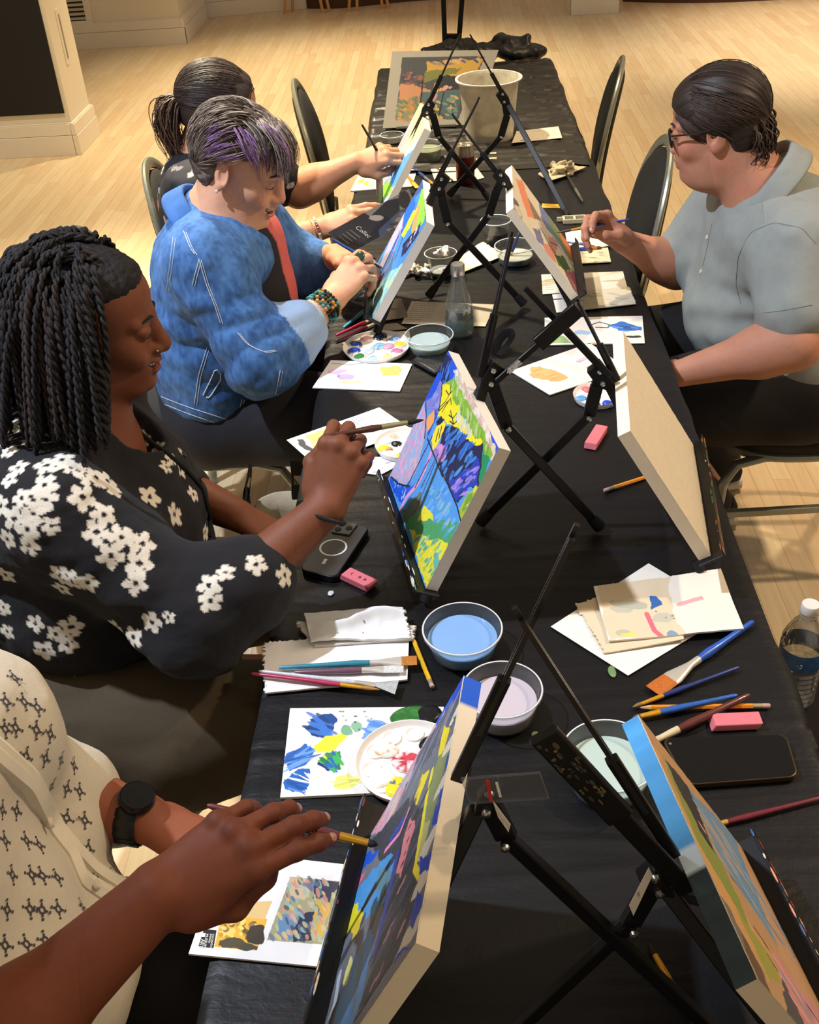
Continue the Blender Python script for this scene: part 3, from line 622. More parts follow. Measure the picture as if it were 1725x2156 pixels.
    for L in ([(430, 1060), (490, 1000), (520, 940), (520, 905)], [(445, 1065), (505, 1000)], [(465, 1070), (520, 980), (525, 1020)], [(490, 930), (510, 960), (530, 935)], [(520, 1060), (540, 1150)], [(510, 1090), (535, 1110), (560, 1080)], [(515, 1130), (540, 1150), (562, 1130)], [(280, 1740), (330, 1620), (420, 1400)], [(330, 1560), (440, 1340)]): p.line(q(L), .0022, '14162a')
def paint3(p):
    q = sub(600, 280, 5.75); w = sub(600, 480, 3.45); p.c[:] = lin('3f86cc')
    p.poly(q([(1600, 500), (1730, 500), (1730, 1010), (1690, 1060), (1660, 680), (1560, 800)]), '345a94'); p.poly(q([(1655, 680), (1695, 700), (1695, 1050), (1640, 1130), (1550, 1220), (1535, 1180), (1600, 900)]), '8cc94a')
    p.poly(q([(1600, 890), (1645, 860), (1585, 1160), (1530, 1230), (1545, 1100)]), 'eb9d5c'); p.poly(q([(1470, 880), (1580, 760), (1570, 950), (1440, 1200), (1290, 1510), (1200, 1640), (1400, 1180)]), '2268cc')
    p.poly(q([(1565, 915), (1605, 930), (1500, 1160), (1430, 1280), (1415, 1230)]), 'f2e42e'); p.poly(q([(1645, 1090), (1625, 1210), (1480, 1430), (1410, 1500), (1430, 1340), (1540, 1220)]), '20224e')
    p.dabs(q([(1620, 1120), (1600, 1210), (1480, 1400), (1450, 1380)]), 20, ['dfe2ea', '8c92c0', '5a74c8'], .005, .003, 1, .9, 3)
    p.poly(q([(1455, 940), (1415, 1180), (1270, 1440), (1200, 1620), (1150, 1600), (1280, 1280)]), 'b3a8c2'); p.dabs(q([(1440, 980), (1400, 1180), (1220, 1560), (1200, 1520)]), 24, ['9fb4cf', 'c9b2c4', 'a2c4bc'], .010, .004, 1.1, .8, 4)
    p.poly(w([(840, 10), (860, 110), (800, 300), (640, 490), (690, 330)]), '4489d6'); p.poly(w([(600, 510), (760, 320), (890, 240), (840, 400), (700, 580), (620, 680)]), '82bccb')
    p.dabs(w([(620, 520), (760, 330), (880, 260), (700, 560), (640, 640)]), 60, ['c4d46a', '5a9ad8', 'a8d4c4', 'd8e08c', '6ab4dc'], .010, .004, 1.1, .85, 5)
    p.line(w([(845, 20), (720, 280), (630, 470)]), .012, '1e2c84'); p.line(w([(853, -10), (765, 250), (700, 350)]), .005, 'e486cc'); p.poly(w([(640, 400), (725, 320), (690, 420), (640, 480)]), '4c2246'); p.line(w([(860, 60), (800, 230)]), .006, '242a5a')
def paint4(p):
    q = sub(780, 80, 3.194); p.c[:] = lin('a9b6c6')
    p.poly(q([(330, 400), (400, 400), (380, 640), (300, 690), (190, 820), (290, 560)]), 'bcc29a'); p.dabs(q([(350, 450), (370, 480), (300, 680), (220, 760)]), 26, ['d8d46a', '8fb0b8', 'c8ccb0', '7f9a8c'], .012, .004, 1.1, .9, 3)
    p.poly(q([(300, 560), (210, 790), (100, 980), (60, 980), (200, 700)]), 'd2a6b2'); p.poly(q([(190, 830), (300, 740), (230, 900), (150, 1010), (80, 1000)]), '4f8fd4'); p.poly(q([(60, 1010), (130, 950), (150, 1030), (60, 1110)]), '8cc64a')
    p.dabs(q([(290, 650), (200, 800), (130, 960), (100, 960)]), 20, ['9fb8dc', 'c8b0c8', '6fa0d8'], .012, .004, 1.1, .9, 5)
def paint5(p):
    q = sub(940, 380, 4.3125); p.c[:] = lin('e4dac6')
    p.poly(q([(630, -20), (700, 10), (745, 170), (775, 260), (800, 340), (745, 335), (690, 180)]), 'ec9470'); p.poly(q([(740, 155), (795, 240), (870, 380), (800, 345), (755, 220)]), '8c7d70')
    p.poly(q([(590, 135), (645, 190), (665, 235), (695, 365), (600, 245)]), '6e6a62'); p.poly(q([(610, 210), (660, 240), (690, 350), (640, 300)]), 'd8cfba')
    p.poly(q([(840, 190), (935, 330), (980, 510), (920, 450), (865, 360)]), '7889ba'); p.poly(q([(925, 320), (1010, 440), (1180, 790), (1110, 700), (980, 510)]), '7c9060'); p.poly(q([(880, 360), (965, 430), (1080, 650), (1170, 800), (1020, 570)]), '6f9aa4'); p.poly(q([(1005, 420), (1115, 520), (1160, 710), (1165, 770), (1060, 570)]), 'e0824c')
    p.poly(q([(785, 430), (855, 450), (895, 610), (830, 550)]), '7e80a8'); p.poly(q([(885, 560), (1000, 600), (995, 750), (900, 650)]), 'dc9688'); p.poly(q([(915, 500), (1005, 540), (1015, 630), (950, 590)]), 'd79a96'); p.poly(q([(985, 680), (1065, 690), (1130, 810), (1080, 820), (1020, 770)]), '50743c'); p.poly(q([(1070, 820), (1190, 830), (1225, 1050), (1160, 1000)]), 'be7a84')
    p.line(q([(860, 440), (960, 620), (1085, 830), (1180, 1020)]), .007, '55463e'); p.line(q([(940, 560), (1015, 590), (1175, 810)]), .005, '746a6a'); p.line(q([(1000, 560), (1160, 800)]), .004, 'c9c4c0')
def paint6(p): p.dabs([(1310, 700), (1460, 940), (1500, 1170), (1330, 900)], 30, ['e6dcc6', 'e3d9c2'], .02, .01, 1, .6)
def paint7(p):
    q = sub(900, 1580, 2.091); p.c[:] = lin('c09a72')
    p.poly(q([(900, -100), (1010, -10), (1060, 120), (1200, 400), (1380, 690), (1580, 1010), (1500, 1010), (1370, 800), (1250, 590), (1100, 270), (980, 30)]), 'd5a468'); p.poly(q([(1030, 10), (1060, 60), (1215, 330), (1365, 640), (1440, 820), (1370, 710), (1190, 400)]), '8c9a4a')
    p.poly(q([(1040, 25), (1155, 170), (1255, 430), (1340, 560), (1400, 640), (1200, 355)]), '2e323c'); p.poly(q([(1145, 160), (1410, 440), (1530, 700), (1640, 960), (1560, 890), (1300, 490)]), '7398bd'); p.poly(q([(1330, 330), (1410, 450), (1620, 920), (1760, 1140), (1760, 1260), (1560, 910)]), 'c8a07a')
    p.dabs(q([(1180, 220), (1380, 480), (1560, 800), (1600, 900), (1300, 500)]), 40, ['9fb4cc', '5f86b4', 'c7a88a', '8f9aa6'], .02, .004, 1.0, .8, 3); p.poly(q([(1520, 880), (1650, 1060), (1800, 1230), (1800, 1400), (1640, 1260)]), 'd1929c')
    p.poly(q([(1230, 560), (1330, 690), (1480, 980), (1600, 1300), (1380, 1300)]), '77736e'); p.poly(q([(1380, 790), (1480, 990), (1620, 1300), (1500, 1300)]), '6c523c'); p.poly(q([(1360, 700), (1480, 860), (1560, 1010), (1510, 1010)]), 'a3a24e'); p.line(q([(1440, 780), (1560, 960), (1720, 1190)]), .004, '2a2c30'); p.line(q([(1500, 900), (1640, 1130)]), .004, '3a3034')
    p.poly(q([(1560, 1000), (1640, 1150), (1700, 1300), (1600, 1300)]), '504c54'); p.dabs(q([(1540, 930), (1640, 1060), (1720, 1200), (1650, 1180)]), 26, ['e0a8b4', 'e6a084', '9a94a8', 'd87a8c'], .02, .004, 1.0, .9, 6); p.ell(q([(1205, 330)])[0], .008, .003, 1, 'e4a8a4')
def blue_edge(c, d):
    c[d < .12] = lin('2058c4'); return c
def c7_edge(c, d):
    n = fbm(np.stack([d*30, d*0, d*0], -1))
    for i in range(3): c[:, i] = np.where((d < .62)[:, None], lin('4f9fdc')*(1+.15*n[:, None]), lin('26363c')*(1+.3*n[:, None])); c[:, i][(d > .55) & (d < .63)] = lin('b9cede')
    return c
easel('C1', 'tabletop easel with a clear plastic arm holding the large dark abstract canvas', [(1024, 1676), (1067, 1762), (1378, 2054)], [(962, 1640), (1215, 1110)], ((985, 1640), (1150, 1628), .012, .032, 'clear'), hs=.6, tray_ext=(.045, .02), smear=['3c6fae', 'd9d4c8', '20222a', 'e7c9a4', '7a2c2a'])
easel('C2', 'tabletop easel with a strap loop holding the bright blue and yellow village canvas', [(1030, 790), (1049, 845), (1067, 897), (1241, 1085)], [(1012, 792), (1080, 488)], ((1040, 795), (1212, 642), .010, .026, 'tape'), smear=['c9d4da', '2c5f9a', 'd8cfa6', '20222a', '5a8f5a'])
easel('C3', 'tabletop easel holding the narrow-seen canvas in front of the woman in the denim jacket', [(925, 385), (930, 412), (943, 468), (1087, 622)], [(908, 405), (1010, 205)])
easel('C4', 'tabletop easel holding the pale canvas in front of the ponytailed woman', [(899, 227), (911, 240), (924, 287), (1030, 421)], [(899, 227), (970, 72)])
easel('C5', 'tabletop easel holding the half-finished orange and lavender canvas before the man', [(1060, 375), (1046, 400), (1030, 452), (905, 625)], [(1063, 385), (952, 240)])
easel('C6', 'tabletop easel holding the blank cream canvas', [(1270, 790), (1257, 812), (1241, 874), (1033, 1078)], [(1300, 800), (1215, 630), ], ((1285, 785), (1107, 597), .012, .010, 'plain'), smear=['3f7a4a', '8a5a34', 'b0703a', 'd8d8d8', '2b1f1a', '7a3a2a', 'a8683a'])
easel('C7', 'tabletop easel with a paint-smeared flat arm holding the blue-edged canvas', [(1383, 1848), (1326, 1944), (1101, 2156)], [(1420, 1800), (1085, 1285)], ((1440, 1850), (1133, 1518), .018, .024, 'bar'), hs=.75, smear=['2c5f9a', 'b8482c', '20222a', 'd8c8b8', '4f6f9c', 'e09a7c'])
P8 = Pose(.25, 3.2, .79, 0, .5, 0, .3, .25)
easel(None, 'empty tabletop easel with no canvas beside the translucent bucket', [(1062, 205), (1068, 243), (1055, 287), (949, 446)], [(1070, 218), (990, 73)], P=P8, feet=[at(1196, 455, TZ+.006), at(1150, 366, TZ+.006)])
canvas('C1', 'large dark abstract canvas with yellow stripes and white ovals before the patterned-shirt person', paint1, 'dccfb4', 1.9, top=blue_edge)
canvas('C2', 'canvas painted with a yellow house, blue lake and green hills before the flower-cardigan woman', paint2, 'd9d2c2', 1.9)
canvas('C3', 'canvas with green, yellow and blue strokes before the woman in the denim jacket', paint3, 'd9d8d2', 1.3)
canvas('C4', 'pale green, pink and blue canvas before the ponytailed woman', paint4, 'd6cdb4', .7)
canvas('C5', 'half-finished canvas with orange and lavender shapes before the man in the polo shirt', paint5, 'e6dcc8', 1.3)
canvas('C6', 'blank cream canvas with nothing painted on it', paint6, 'efe4cc', .5, 'e6dbc2')
canvas('C7', 'canvas with a sky-blue painted edge over tan and blue bands, beside the black phone', paint7, 'cfc0a4', 1.6, top=c7_edge)
# ================================================================ things on the table
def scale_at(p): return FPX/((RW.T@(np.asarray(p)-CAM))[2])
def text_mesh(txt, o, xd, yd, size, m, parent, name='lettering'):
    cu = bpy.data.curves.new(name, 'FONT'); cu.body = txt; cu.size = size; cu.extrude = .0002
    ob = bpy.data.objects.new(name, cu); COL.objects.link(ob); bpy.context.view_layer.update()
    me = bpy.data.meshes.new_from_object(ob.evaluated_get(bpy.context.evaluated_depsgraph_get()))
    V = np.array([v.co[:] for v in me.vertices]); F = [tuple(p.vertices) for p in me.polygons]; bpy.data.objects.remove(ob); bpy.data.meshes.remove(me)
    xd = nrm(xd); yd = nrm(yd); V = np.asarray(o)+V[:, :1]*xd+V[:, 1:2]*yd+V[:, 2:3]*np.cross(xd, yd)
    return mesh_obj(name, V, F, m, parent, False)
# ---- sheets
def sheet(name, label, cat, px, z, base, layers=None, nx=70, ny=56, thick=.0012, amp=.0, freq=9, jag=(), edge=None, group=None, seed=0, lift=None, m=None):
    """px: image corners TL TR BR BL of a sheet lying at height z"""
    C4 = [at(u, v, z) for u, v in px]; G = bilin(C4, nx, ny); s, t = np.meshgrid(np.linspace(0, 1, nx), np.linspace(0, 1, ny))
    rr = np.random.default_rng(seed+1)
    if 'T' in jag: G[0] += (G[1]-G[0])*(rr.random(nx)*2.2-.6)[:, None]
    if 'B' in jag: G[-1] += (G[-2]-G[-1])*(rr.random(nx)*2.2-.6)[:, None]
    if 'L' in jag: G[:, 0] += (G[:, 1]-G[:, 0])*(rr.random(ny)*2.2-.6)[:, None]
    if 'R' in jag: G[:, -1] += (G[:, -2]-G[:, -1])*(rr.random(ny)*2.2-.6)[:, None]
    if amp: G[..., 2] += amp*(1+fbm(np.stack([G[..., 0]*freq, G[..., 1]*freq, s*0+seed], -1), 3))
    if lift is not None: G[..., 2] += lift(s, t)
    w = np.linalg.norm(C4[1]-C4[0]); h = np.linalg.norm(C4[3]-C4[0])
    def uv(u, v):
        p = at(u, v, z)[:2]; q0, q1, q2, q3 = [c[:2] for c in C4]; x = y = .5
        for _ in range(8):
            r = q0*(1-x)*(1-y)+q1*x*(1-y)+q2*x*y+q3*(1-x)*y-p; J = np.stack([(q1-q0)*(1-y)+(q2-q3)*y, (q3-q0)*(1-x)+(q2-q1)*x], 1); d = np.linalg.solve(J, -r); x += d[0]; y += d[1]
        return (x*w, y*h)
    pt = Paint(w, h, nx, ny, base, uv)
    if layers: layers(pt)
    o = panel(name, G, pt.c, thick, m or PAPERM, None, A3(0, 0, -1), edge or base)
    return tag(o, label, cat, group)
def blob(p, rx, ry, h, col, parent, ang=0, name='paint_blob', m=None, seed=0, cols=None):
    mb = MB(); n = 22; an = np.arange(n)*2*math.pi/n; wob = 1+.16*np.array([noise3(A3(math.cos(a)*1.3+seed, math.sin(a)*1.3, seed*.7)) for a in an]); V = []
    for r, z in ((1, 0), (.93, .5), (.72, .85), (.4, 1.0)):
        x = np.cos(an)*rx*r*wob; y = np.sin(an)*ry*r*wob; V.append(np.stack([x*math.cos(ang)-y*math.sin(ang), x*math.sin(ang)+y*math.cos(ang), np.full(n, z*h)], 1))
    V.append(np.array([[0, 0, h]])); V = np.concatenate(V)+np.asarray(p); F = [(i*n+j, i*n+(j+1) % n, (i+1)*n+(j+1) % n, (i+1)*n+j) for i in range(3) for j in range(n)]+[(3*n+j, 3*n+(j+1) % n, 4*n) for j in range(n)]
    C = np.tile(lin(col), (len(V), 1))
    if cols:
        k = fbm(V*np.array([70, 55, 1])+seed, 2); 
        for i, c in enumerate(cols): C[(k > .12*(i*2-len(cols)+1)) & (k < .12*(i*2-len(cols)+1)+.22)] = lin(c)
    return mesh_obj(name, V, F, WETP, parent, True, C)
WETP = mat('wet_paint', attr=True, rough=.22, var=.08, vscale=120, bump=.3, bscale=120)
PLASW = mat('white_palette_plastic', 'eceae6', .3, var=.01); PLCLR = clear_mat('clear_container', (246, 248, 248), .055, .05, .024)
WATERM = mat('tinted_water', attr=True, rough=.06, var=.03, vscale=12)
def pot(name, label, cat, bot, rim, rimw, col=None, level=.5, taper=.86, m=None, group=None, lip=.004, n=48, topcol=None):
    """tub from its front bottom pixel, rim centre pixel and rim width in pixels"""
    q = at(*bot, TZ); k = scale_at(aty(*rim, q[1]+.05)); R = rimw/2/k; rb = R*taper; c = q+A3(0, rb, 0)
    u = (bot[0]+rim[0])/2; H = aty(*rim, c[1])[2]-TZ; t = thing(name, tuple(c), label, cat, group)
    MB().lathe([(0, .0015), (rb-.004, .0015), (rb, .006), (rb+(R-rb)*.85-.001, H-.008), (R-.001, H-.005), (R+lip*.6, H-.004), (R+lip*.6, H), (R-.0015, H), (rb+(R-rb)*.85-.0022, H-.009), (rb-.0012, .007), (rb-.006, .003), (0, .003)], c, n=n).obj('cup_wall', m or PLCLR, t)
    if col:
        zl = H*level; rl = rb+(R-rb)*level-.002; tc = topcol or col
        mb = MB(); mb.cc = lin(col); mb.lathe([(0, .0035), (rb-.005, .0035), (rb-.002, .008), (rl, zl-.0015)], c, n=n); mb.cc = lin(tc); mb.lathe([(rl, zl-.0014), (rl-.001, zl), (0, zl)], c, n=n); mb.obj('water', WATERM, t, col=True)
    MB().lathe([(R+lip*.4, H-.002), (R+lip*.6, H-.0005), (R+lip*.4, H+.0006), (R-.0002, H+.0003)], c, n=n).obj('rim', mat('cup_rim_plastic', 'd4d8d8', .25, var=.02), t)
    return t, c, R, H
pot('water_pot', 'clear tub of blue paint water beside the yellow pencil', 'tub', (977, 1420), (982, 1322), 164, '6f9cd0', .62, .84, topcol='7fa9dc', group='paint water tubs')
pot('water_pot', 'clear tub of greyish lilac paint water partly behind the dark abstract canvas', 'tub', (1062, 1558), (1057, 1450), 164, 'b3abb2', .60, .84, topcol='c3bac4', group='paint water tubs')
pot('water_pot', 'clear tub of pale green paint water under the paint-smeared flat easel arm', 'tub', (1290, 1716), (1303, 1588), 196, 'a4bcb2', .60, .84, topcol='b4c9bf', group='paint water tubs')
pot('water_pot', 'clear tub of pale aqua paint water between the white palette and glass bottle', 'tub', (905, 760), (905, 704), 100, 'a9c4c4', .62, .80, topcol='bcd2d0', group='paint water tubs')
tb, cb, Rb, Hb = pot('water_pot', 'clear tub of grey-green water holding a brush, beside the half-finished orange canvas', 'tub', (1087, 566), (1087, 516), 84, '5f7074', .45, .86, topcol='b9b8a8', group='paint water tubs')
pot('water_pot', 'frosted tub of murky green water on the far table near the drink can', 'tub', (902, 347), (902, 302), 62, '6a7360', .72, .86, topcol='7d8672', group='paint water tubs')
pot('plastic_cup', 'small clear cup of dark liquid at the corner of the framed print', 'cup', (826, 312), (827, 283), 48, '2a2724', .42, .78)
pot('plastic_cup', 'clear plastic cup half full of dark cola behind the grey-green water tub', 'cup', (1046, 522), (1044, 463), 62, '140c0a', .52, .76)
tc_, cc_, Rc, Hc = pot('plastic_cup', 'crumpled clear cup stuffed with a white napkin on the middle of the table', 'cup', (930, 588), (929, 532), 66, 'b8bab8', .25, .72)
def crumple(name, label, c, r, col, seed, m=None, sq=.7, cat='napkin'):
    s = SDF(); rr = random.Random(seed)
    for i in range(16): s.ell(np.asarray(c)+A3(rr.uniform(-.6, .6)*r, rr.uniform(-.6, .6)*r, rr.uniform(-.35, .35)*r*sq), A3(.62, .3, .2)*r*rr.uniform(.6, 1.1), np.array(Matrix.Rotation(rr.uniform(0, 6), 3, (rr.random(), rr.random(), rr.random()+.1))), .003)
    s.post = lambda P: np.abs(fbm(P*90/(r/.03)+seed, 2))*r*.12
    V, F = s.mesh(r/14); V[:, 2] = np.maximum(V[:, 2], TZ+.001); o = mesh_obj(name, V, F, m or mat('tissue_'+col, col, .8, var=.04, bump=.1)); return tag(o, label, cat)
crumple('paper_napkin', 'crumpled white napkin poking out of the crumpled clear cup', cc_+A3(.004, 0, Hc*.98), .026, 'e4e0d8', 3)
crumple('paper_napkin', 'crumpled white napkin lying against the crumpled clear cup', cc_+A3(-.052, .005, .016), .03, 'e4dfd4', 4)
crumple('cling_film', 'crumpled ball of see-through film beneath the ringed hand', at(757, 628, TZ)+A3(0, .01, .03), .042, 'dfe3e4', 8, clear_mat('cling_film', (225, 230, 235), .25, .15, .4, (215, 222, 228)), 1.0, 'plastic film')
# bucket
tbk, cbk, RK, HK = pot('bucket', 'tall translucent white bucket on the far table', 'bucket', (1033, 307), (1033, 163), 134, 'c9c6b4', .16, .76, m=clear_mat('frosted_bucket', (205, 200, 185), .08, .3, .62, (226, 220, 204)), lip=.012)
# bottle
def glass_bottle():
    q = at(969, 716, TZ); r = .0325; c = q+A3(0, r, 0); H = aty(961, 556, c[1])[2]-TZ; t = thing('glass_bottle', tuple(c), 'clear glass bottle half full of water with a silver screw cap', 'bottle')
    k = H/.185; pr = [(0, .004), (.028, .002), (.0325, .008), (.0325, .012), (.0322, .06), (.030, .085), (.022, .120), (.0155, .145), (.0135, .158), (.0135, .166)]
    MB().lathe([(a, b*k) for a, b in pr], c).obj('glass', clear_mat('clear_glass', (246, 250, 249), .20, .02, .05), t)
    MB().lathe([(a*.9, b*k+.003) for a, b in pr[:5]]+[(.0285, .07*k), (0, .07*k)], c).obj('water', clear_mat('clear_water', (205, 216, 214), .2, .01, .06), t)
    MB().lathe([(.0328, .020*k), (.0330, .022*k), (.0330, .045*k), (.0328, .047*k)], c).obj('label_band', clear_mat('bottle_label', (120, 140, 140), .1, .3, .3, (140, 165, 165)), t)
    MB().lathe([(.0150, .158*k), (.0158, .162*k), (.0158, .183*k), (.0145, .186*k), (0, .186*k)], c, n=28).obj('screw_cap', mat('silver_cap', 'c3c3bf', .3, metal=.9), t)
glass_bottle()
def can():
    q = at(981, 391, TZ); k = scale_at(q); r = .029; c = q+A3(0, r, 0); H = .118; t = thing('drink_can', tuple(c), 'dark red and silver drink can on the far half of the table', 'can')
    MB().lathe([(0, .003), (.022, 0), (.027, .008), (r, .016), (r, .085)], c).obj('can_body', mat('can_red', '6e2a22', .3, metal=.5, var=.25, vscale=60), t)
    MB().lathe([(r, .085), (r, .102), (.0255, .114), (.0262, .118), (.024, .116), (.022, .112), (0, .112)], c).obj('can_top', mat('can_silver', 'b3aa98', .3, metal=.8), t)
    MB().tube([c+A3(.0, -.004, .1135), c+A3(.006, .004, .1145), c+A3(-.006, .006, .1145)], .003, 8).obj('pull_tab', BOLT, t)
can()
# ---- palettes
def palette(label, c, rx, wells, seed, z=TZ, under=None):
    p = at(*c, z+.006); R = rx/scale_at(p); p[2] = z; t = thing('paint_palette', tuple(p), label, 'palette', 'round white paint palettes')
    MB().lathe([(0, .003), (R*.94, .003), (R, .011), (R*1.015, .0115), (R*1.015, .010), (R*.95, 0), (0, 0)], p).obj('dish', PLASW, t)
    rm = MB()
    n = 10
    for i in range(n):
        a = i*2*math.pi/n+.2; rm.lathe([(.0, .0033), (R*.13, .0034), (R*.17, .0062), (R*.185, .0060), (R*.19, .003)], p+A3(math.cos(a), math.sin(a), 0)*R*.72, n=20)
    rm.lathe([(R*.16, .0034), (R*.19, .006), (R*.2, .006), (R*.21, .003)], p, n=24); rm.obj('wells', PLASW, t)
    for i, (a, rr, s, col, *cs) in enumerate(wells):
        blob(p+A3(math.cos(a), math.sin(a), 0)*R*rr+A3(0, 0, .0038), R*s, R*s*.8, .0045, col, t, a, seed=seed+i, cols=cs or None)
    return t, p, R
W8 = [i*2*math.pi/10+.2 for i in range(10)]
palette('round white palette of blue, pink, yellow and green paint beside the aqua tub', (793, 731), 70, [(W8[4], .72, .22, '2450b4', '2a5fcf'), (W8[5], .7, .22, '1f4bb0'), (W8[6], .74, .2, '3f8a4a'), (W8[7], .72, .17, '9cc4e6'), (W8[8], .7, .16, 'e6e08a', 'f0e9b0'), (W8[9], .68, .2, 'e08aa8'), (W8[0], .72, .2, 'efe04a', 'e3d43a'), (W8[1], .74, .2, '8fb6e6', '6f9ad8'), (W8[2], .76, .26, '14151a', '1c2a66'), (W8[3], .72, .18, 'ebb6cc'), (1.0, .12, .24, '9ccfdc', 'd8c8dc', '4f9ad8'), (4.0, .3, .16, 'cfe2ea', '7ac0e0'), (.2, .36, .2, 'dcaecb')], 3)
sheet('palette_paper', 'white paper under the round palette with green and purple smears near the leaflet', 'paper', [(668, 985), (790, 962), (878, 960), (800, 1000)], TZ+.0018, 'e8e8ea', lambda p: p.dabs([(690, 985), (800, 970), (870, 985), (790, 995)], 9, ['8f86c8', 'a9a2d8'], .012, .006))
palette('round white palette with yellow, black and green wells behind the flower-cardigan woman\'s hand', (850, 936), 60, [(W8[5], .72, .22, 'ead62c'), (W8[4], .3, .2, '1a1a1c'), (W8[1], .7, .2, '6fb48a', '9fd4b0'), (W8[7], .7, .2, 'd8d83a', '6fae4a'), (W8[9], .7, .18, '8a8f96'), (W8[3], .72, .16, 'd8b49c'), (3.6, .55, .12, 'c98a6a'), (W8[8], .7, .15, 'e7e2da')], 15, TZ+.004)
palette('round white palette with pink and blue wells under the blank canvas', (1258, 833), 50, [(W8[3], .72, .26, 'd8707e', 'e0b04a'), (W8[5], .72, .26, '5f9fd8', '3f80c8'), (W8[8], .74, .28, '1f46c0', '2f58cf'), (W8[7], .72, .16, '2a2c30'), (W8[2], .78, .16, 'e8e0dc', 'c86a7a')], 30)
def np_layers(p):
    q = sub(500, 1240, 2.614)
    p.poly(q([(375, 770), (400, 720), (470, 680), (515, 685), (555, 740), (520, 790), (470, 832), (405, 810)]), '20488c'); p.dabs(q([(400, 700), (540, 720), (480, 800), (400, 790)]), 14, ['2f64b4', '173a72', '3a72c4'], .02, .003, .6)
    p.poly(q([(262, 930), (300, 890), (370, 855), (425, 880), (425, 920), (330, 990), (285, 1008)]), '2a62b4'); p.dabs(q([(280, 920), (410, 880), (400, 930), (300, 990)]), 14, ['3f7ac8', '1f4f9c', '6a9ad8'], .02, .002, -.5)
    p.poly(q([(250, 1060), (350, 990), (388, 1000), (390, 1110), (300, 1130), (262, 1110)]), '1d5fb4'); p.dabs(q([(270, 1060), (380, 1010), (380, 1100), (290, 1120)]), 12, ['e4ecf4', '2f7acc', '174a94'], .02, .0015, .5)
    p.ell(q([(512, 845)])[0], .024, .011, -.45, 'e9de3c'); p.ell(q([(597, 785)])[0], .008, .010, 0, '74a888'); p.ell(q([(658, 750)])[0], .008, .009, .6, '84b292')
    p.poly(q([(445, 960), (480, 890), (570, 885), (575, 930), (560, 980), (500, 998)]), '2f8a4a'); p.dabs(q([(460, 950), (560, 890), (560, 970), (500, 990)]), 16, ['d8d83a', '1f5fb0', '3faa5a', '17704a'], .012, .003, .9)
    p.poly(q([(390, 1040), (440, 1010), (490, 1060), (470, 1130), (395, 1125)]), 'f4f2ee'); p.dabs(q([(400, 1040), (480, 1060), (460, 1120)]), 10, ['d8d4ce', 'ffffff'], .012, .002, .8)
    p.poly(q([(530, 1090), (545, 1040), (610, 1015), (668, 1030), (670, 1070), (600, 1105)]), 'd6d86e'); p.dabs(q([(545, 1060), (650, 1030), (640, 1080)]), 8, ['e4e48c', 'c4c85a'], .016, .002, -.2)
    p.poly(q([(675, 820), (710, 760), (760, 718), (850, 740), (840, 790), (740, 815)]), '6f9cd8'); p.dabs(q([(700, 790), (760, 730), (840, 760)]), 8, ['8fb8e8', '4f86cc'], .014, .003, .4)
    p.dabs(q([(560, 670), (800, 670), (760, 700), (600, 860), (570, 700)]), 12, ['6f8f7a', '9aa0a8', '3a4a6a'], .002, .0015)
    p.poly(q([(440, 965), (455, 950), (520, 1000), (500, 1000)]), '1b2e6a')
sheet('paint_board', 'white board of blue, yellow and green paint dollops beside the dark abstract canvas', 'board', [(611, 1491), (935, 1488), (905, 1664), (590, 1679)], TZ+.004, 'dfdcd8', np_layers, 380, 250, .004)
pq, pp, pR = palette('round white palette with red and white wells on the paint-dollop board', (862, 1604), 112, [(2.5, .55, .24, 'e9e4dc', 'd8a878'), (2.9, .05, .3, 'c8465a', 'e8d8d8', 'b03040'), (3.75, .62, .26, 'f0efea', 'dedad2'), (4.35, .62, .24, 'e0d432', '23408c'), (.9, .6, .22, '141518')], 41, TZ+.0042)
for i, (c, rx, ry, col, cs) in enumerate([((862, 1512), .030, .019, '2f6a34', ['3f7f3a']), ((896, 1508), .024, .018, '141519', ['20222a'])]):
    bl = blob(at(*c, TZ+.0042), rx, ry, .006, col, None, .3, seed=60+i, cols=cs); tag(bl, ['wide dollop of dark green paint on the white board', 'glossy dollop of black paint on the white board'][i], 'paint')
# ---- papers
PT = 'e9e8e6'
def towel_l(p): p.dabs([(700, 1300), (860, 1310), (850, 1340), (690, 1340)], 3, ['3a3a3c'], .0015, .001)
sheet('paper_towel', 'white paper towel with torn edges under the four brushes', 'paper towel', [(553, 1352), (862, 1330), (858, 1432), (557, 1460)], TZ+.004, 'e4e5e8', None, 60, 44, .003, .0012, 14, 'TL', group='paper towels', seed=3)
sheet('paper_towel', 'folded white paper towel lying on top of the torn towel above the brushes', 'paper towel', [(640, 1290), (850, 1290), (868, 1345), (655, 1352)], TZ+.013, 'e6e5e2', towel_l, 60, 40, .004, .006, 22, 'R', group='paper towels', seed=5, lift=lambda s, t: .010*np.exp(-((t-.35-.2*np.sin(s*6))/.12)**2))
sheet('paper_towel', 'thin fold of paper towel showing beneath the folded towel above the brushes', 'paper towel', [(620, 1310), (875, 1318), (872, 1348), (660, 1362)], TZ+.008, 'cfcac2', None, 50, 30, .003, .002, 20, 'LR', group='paper towels', seed=6)
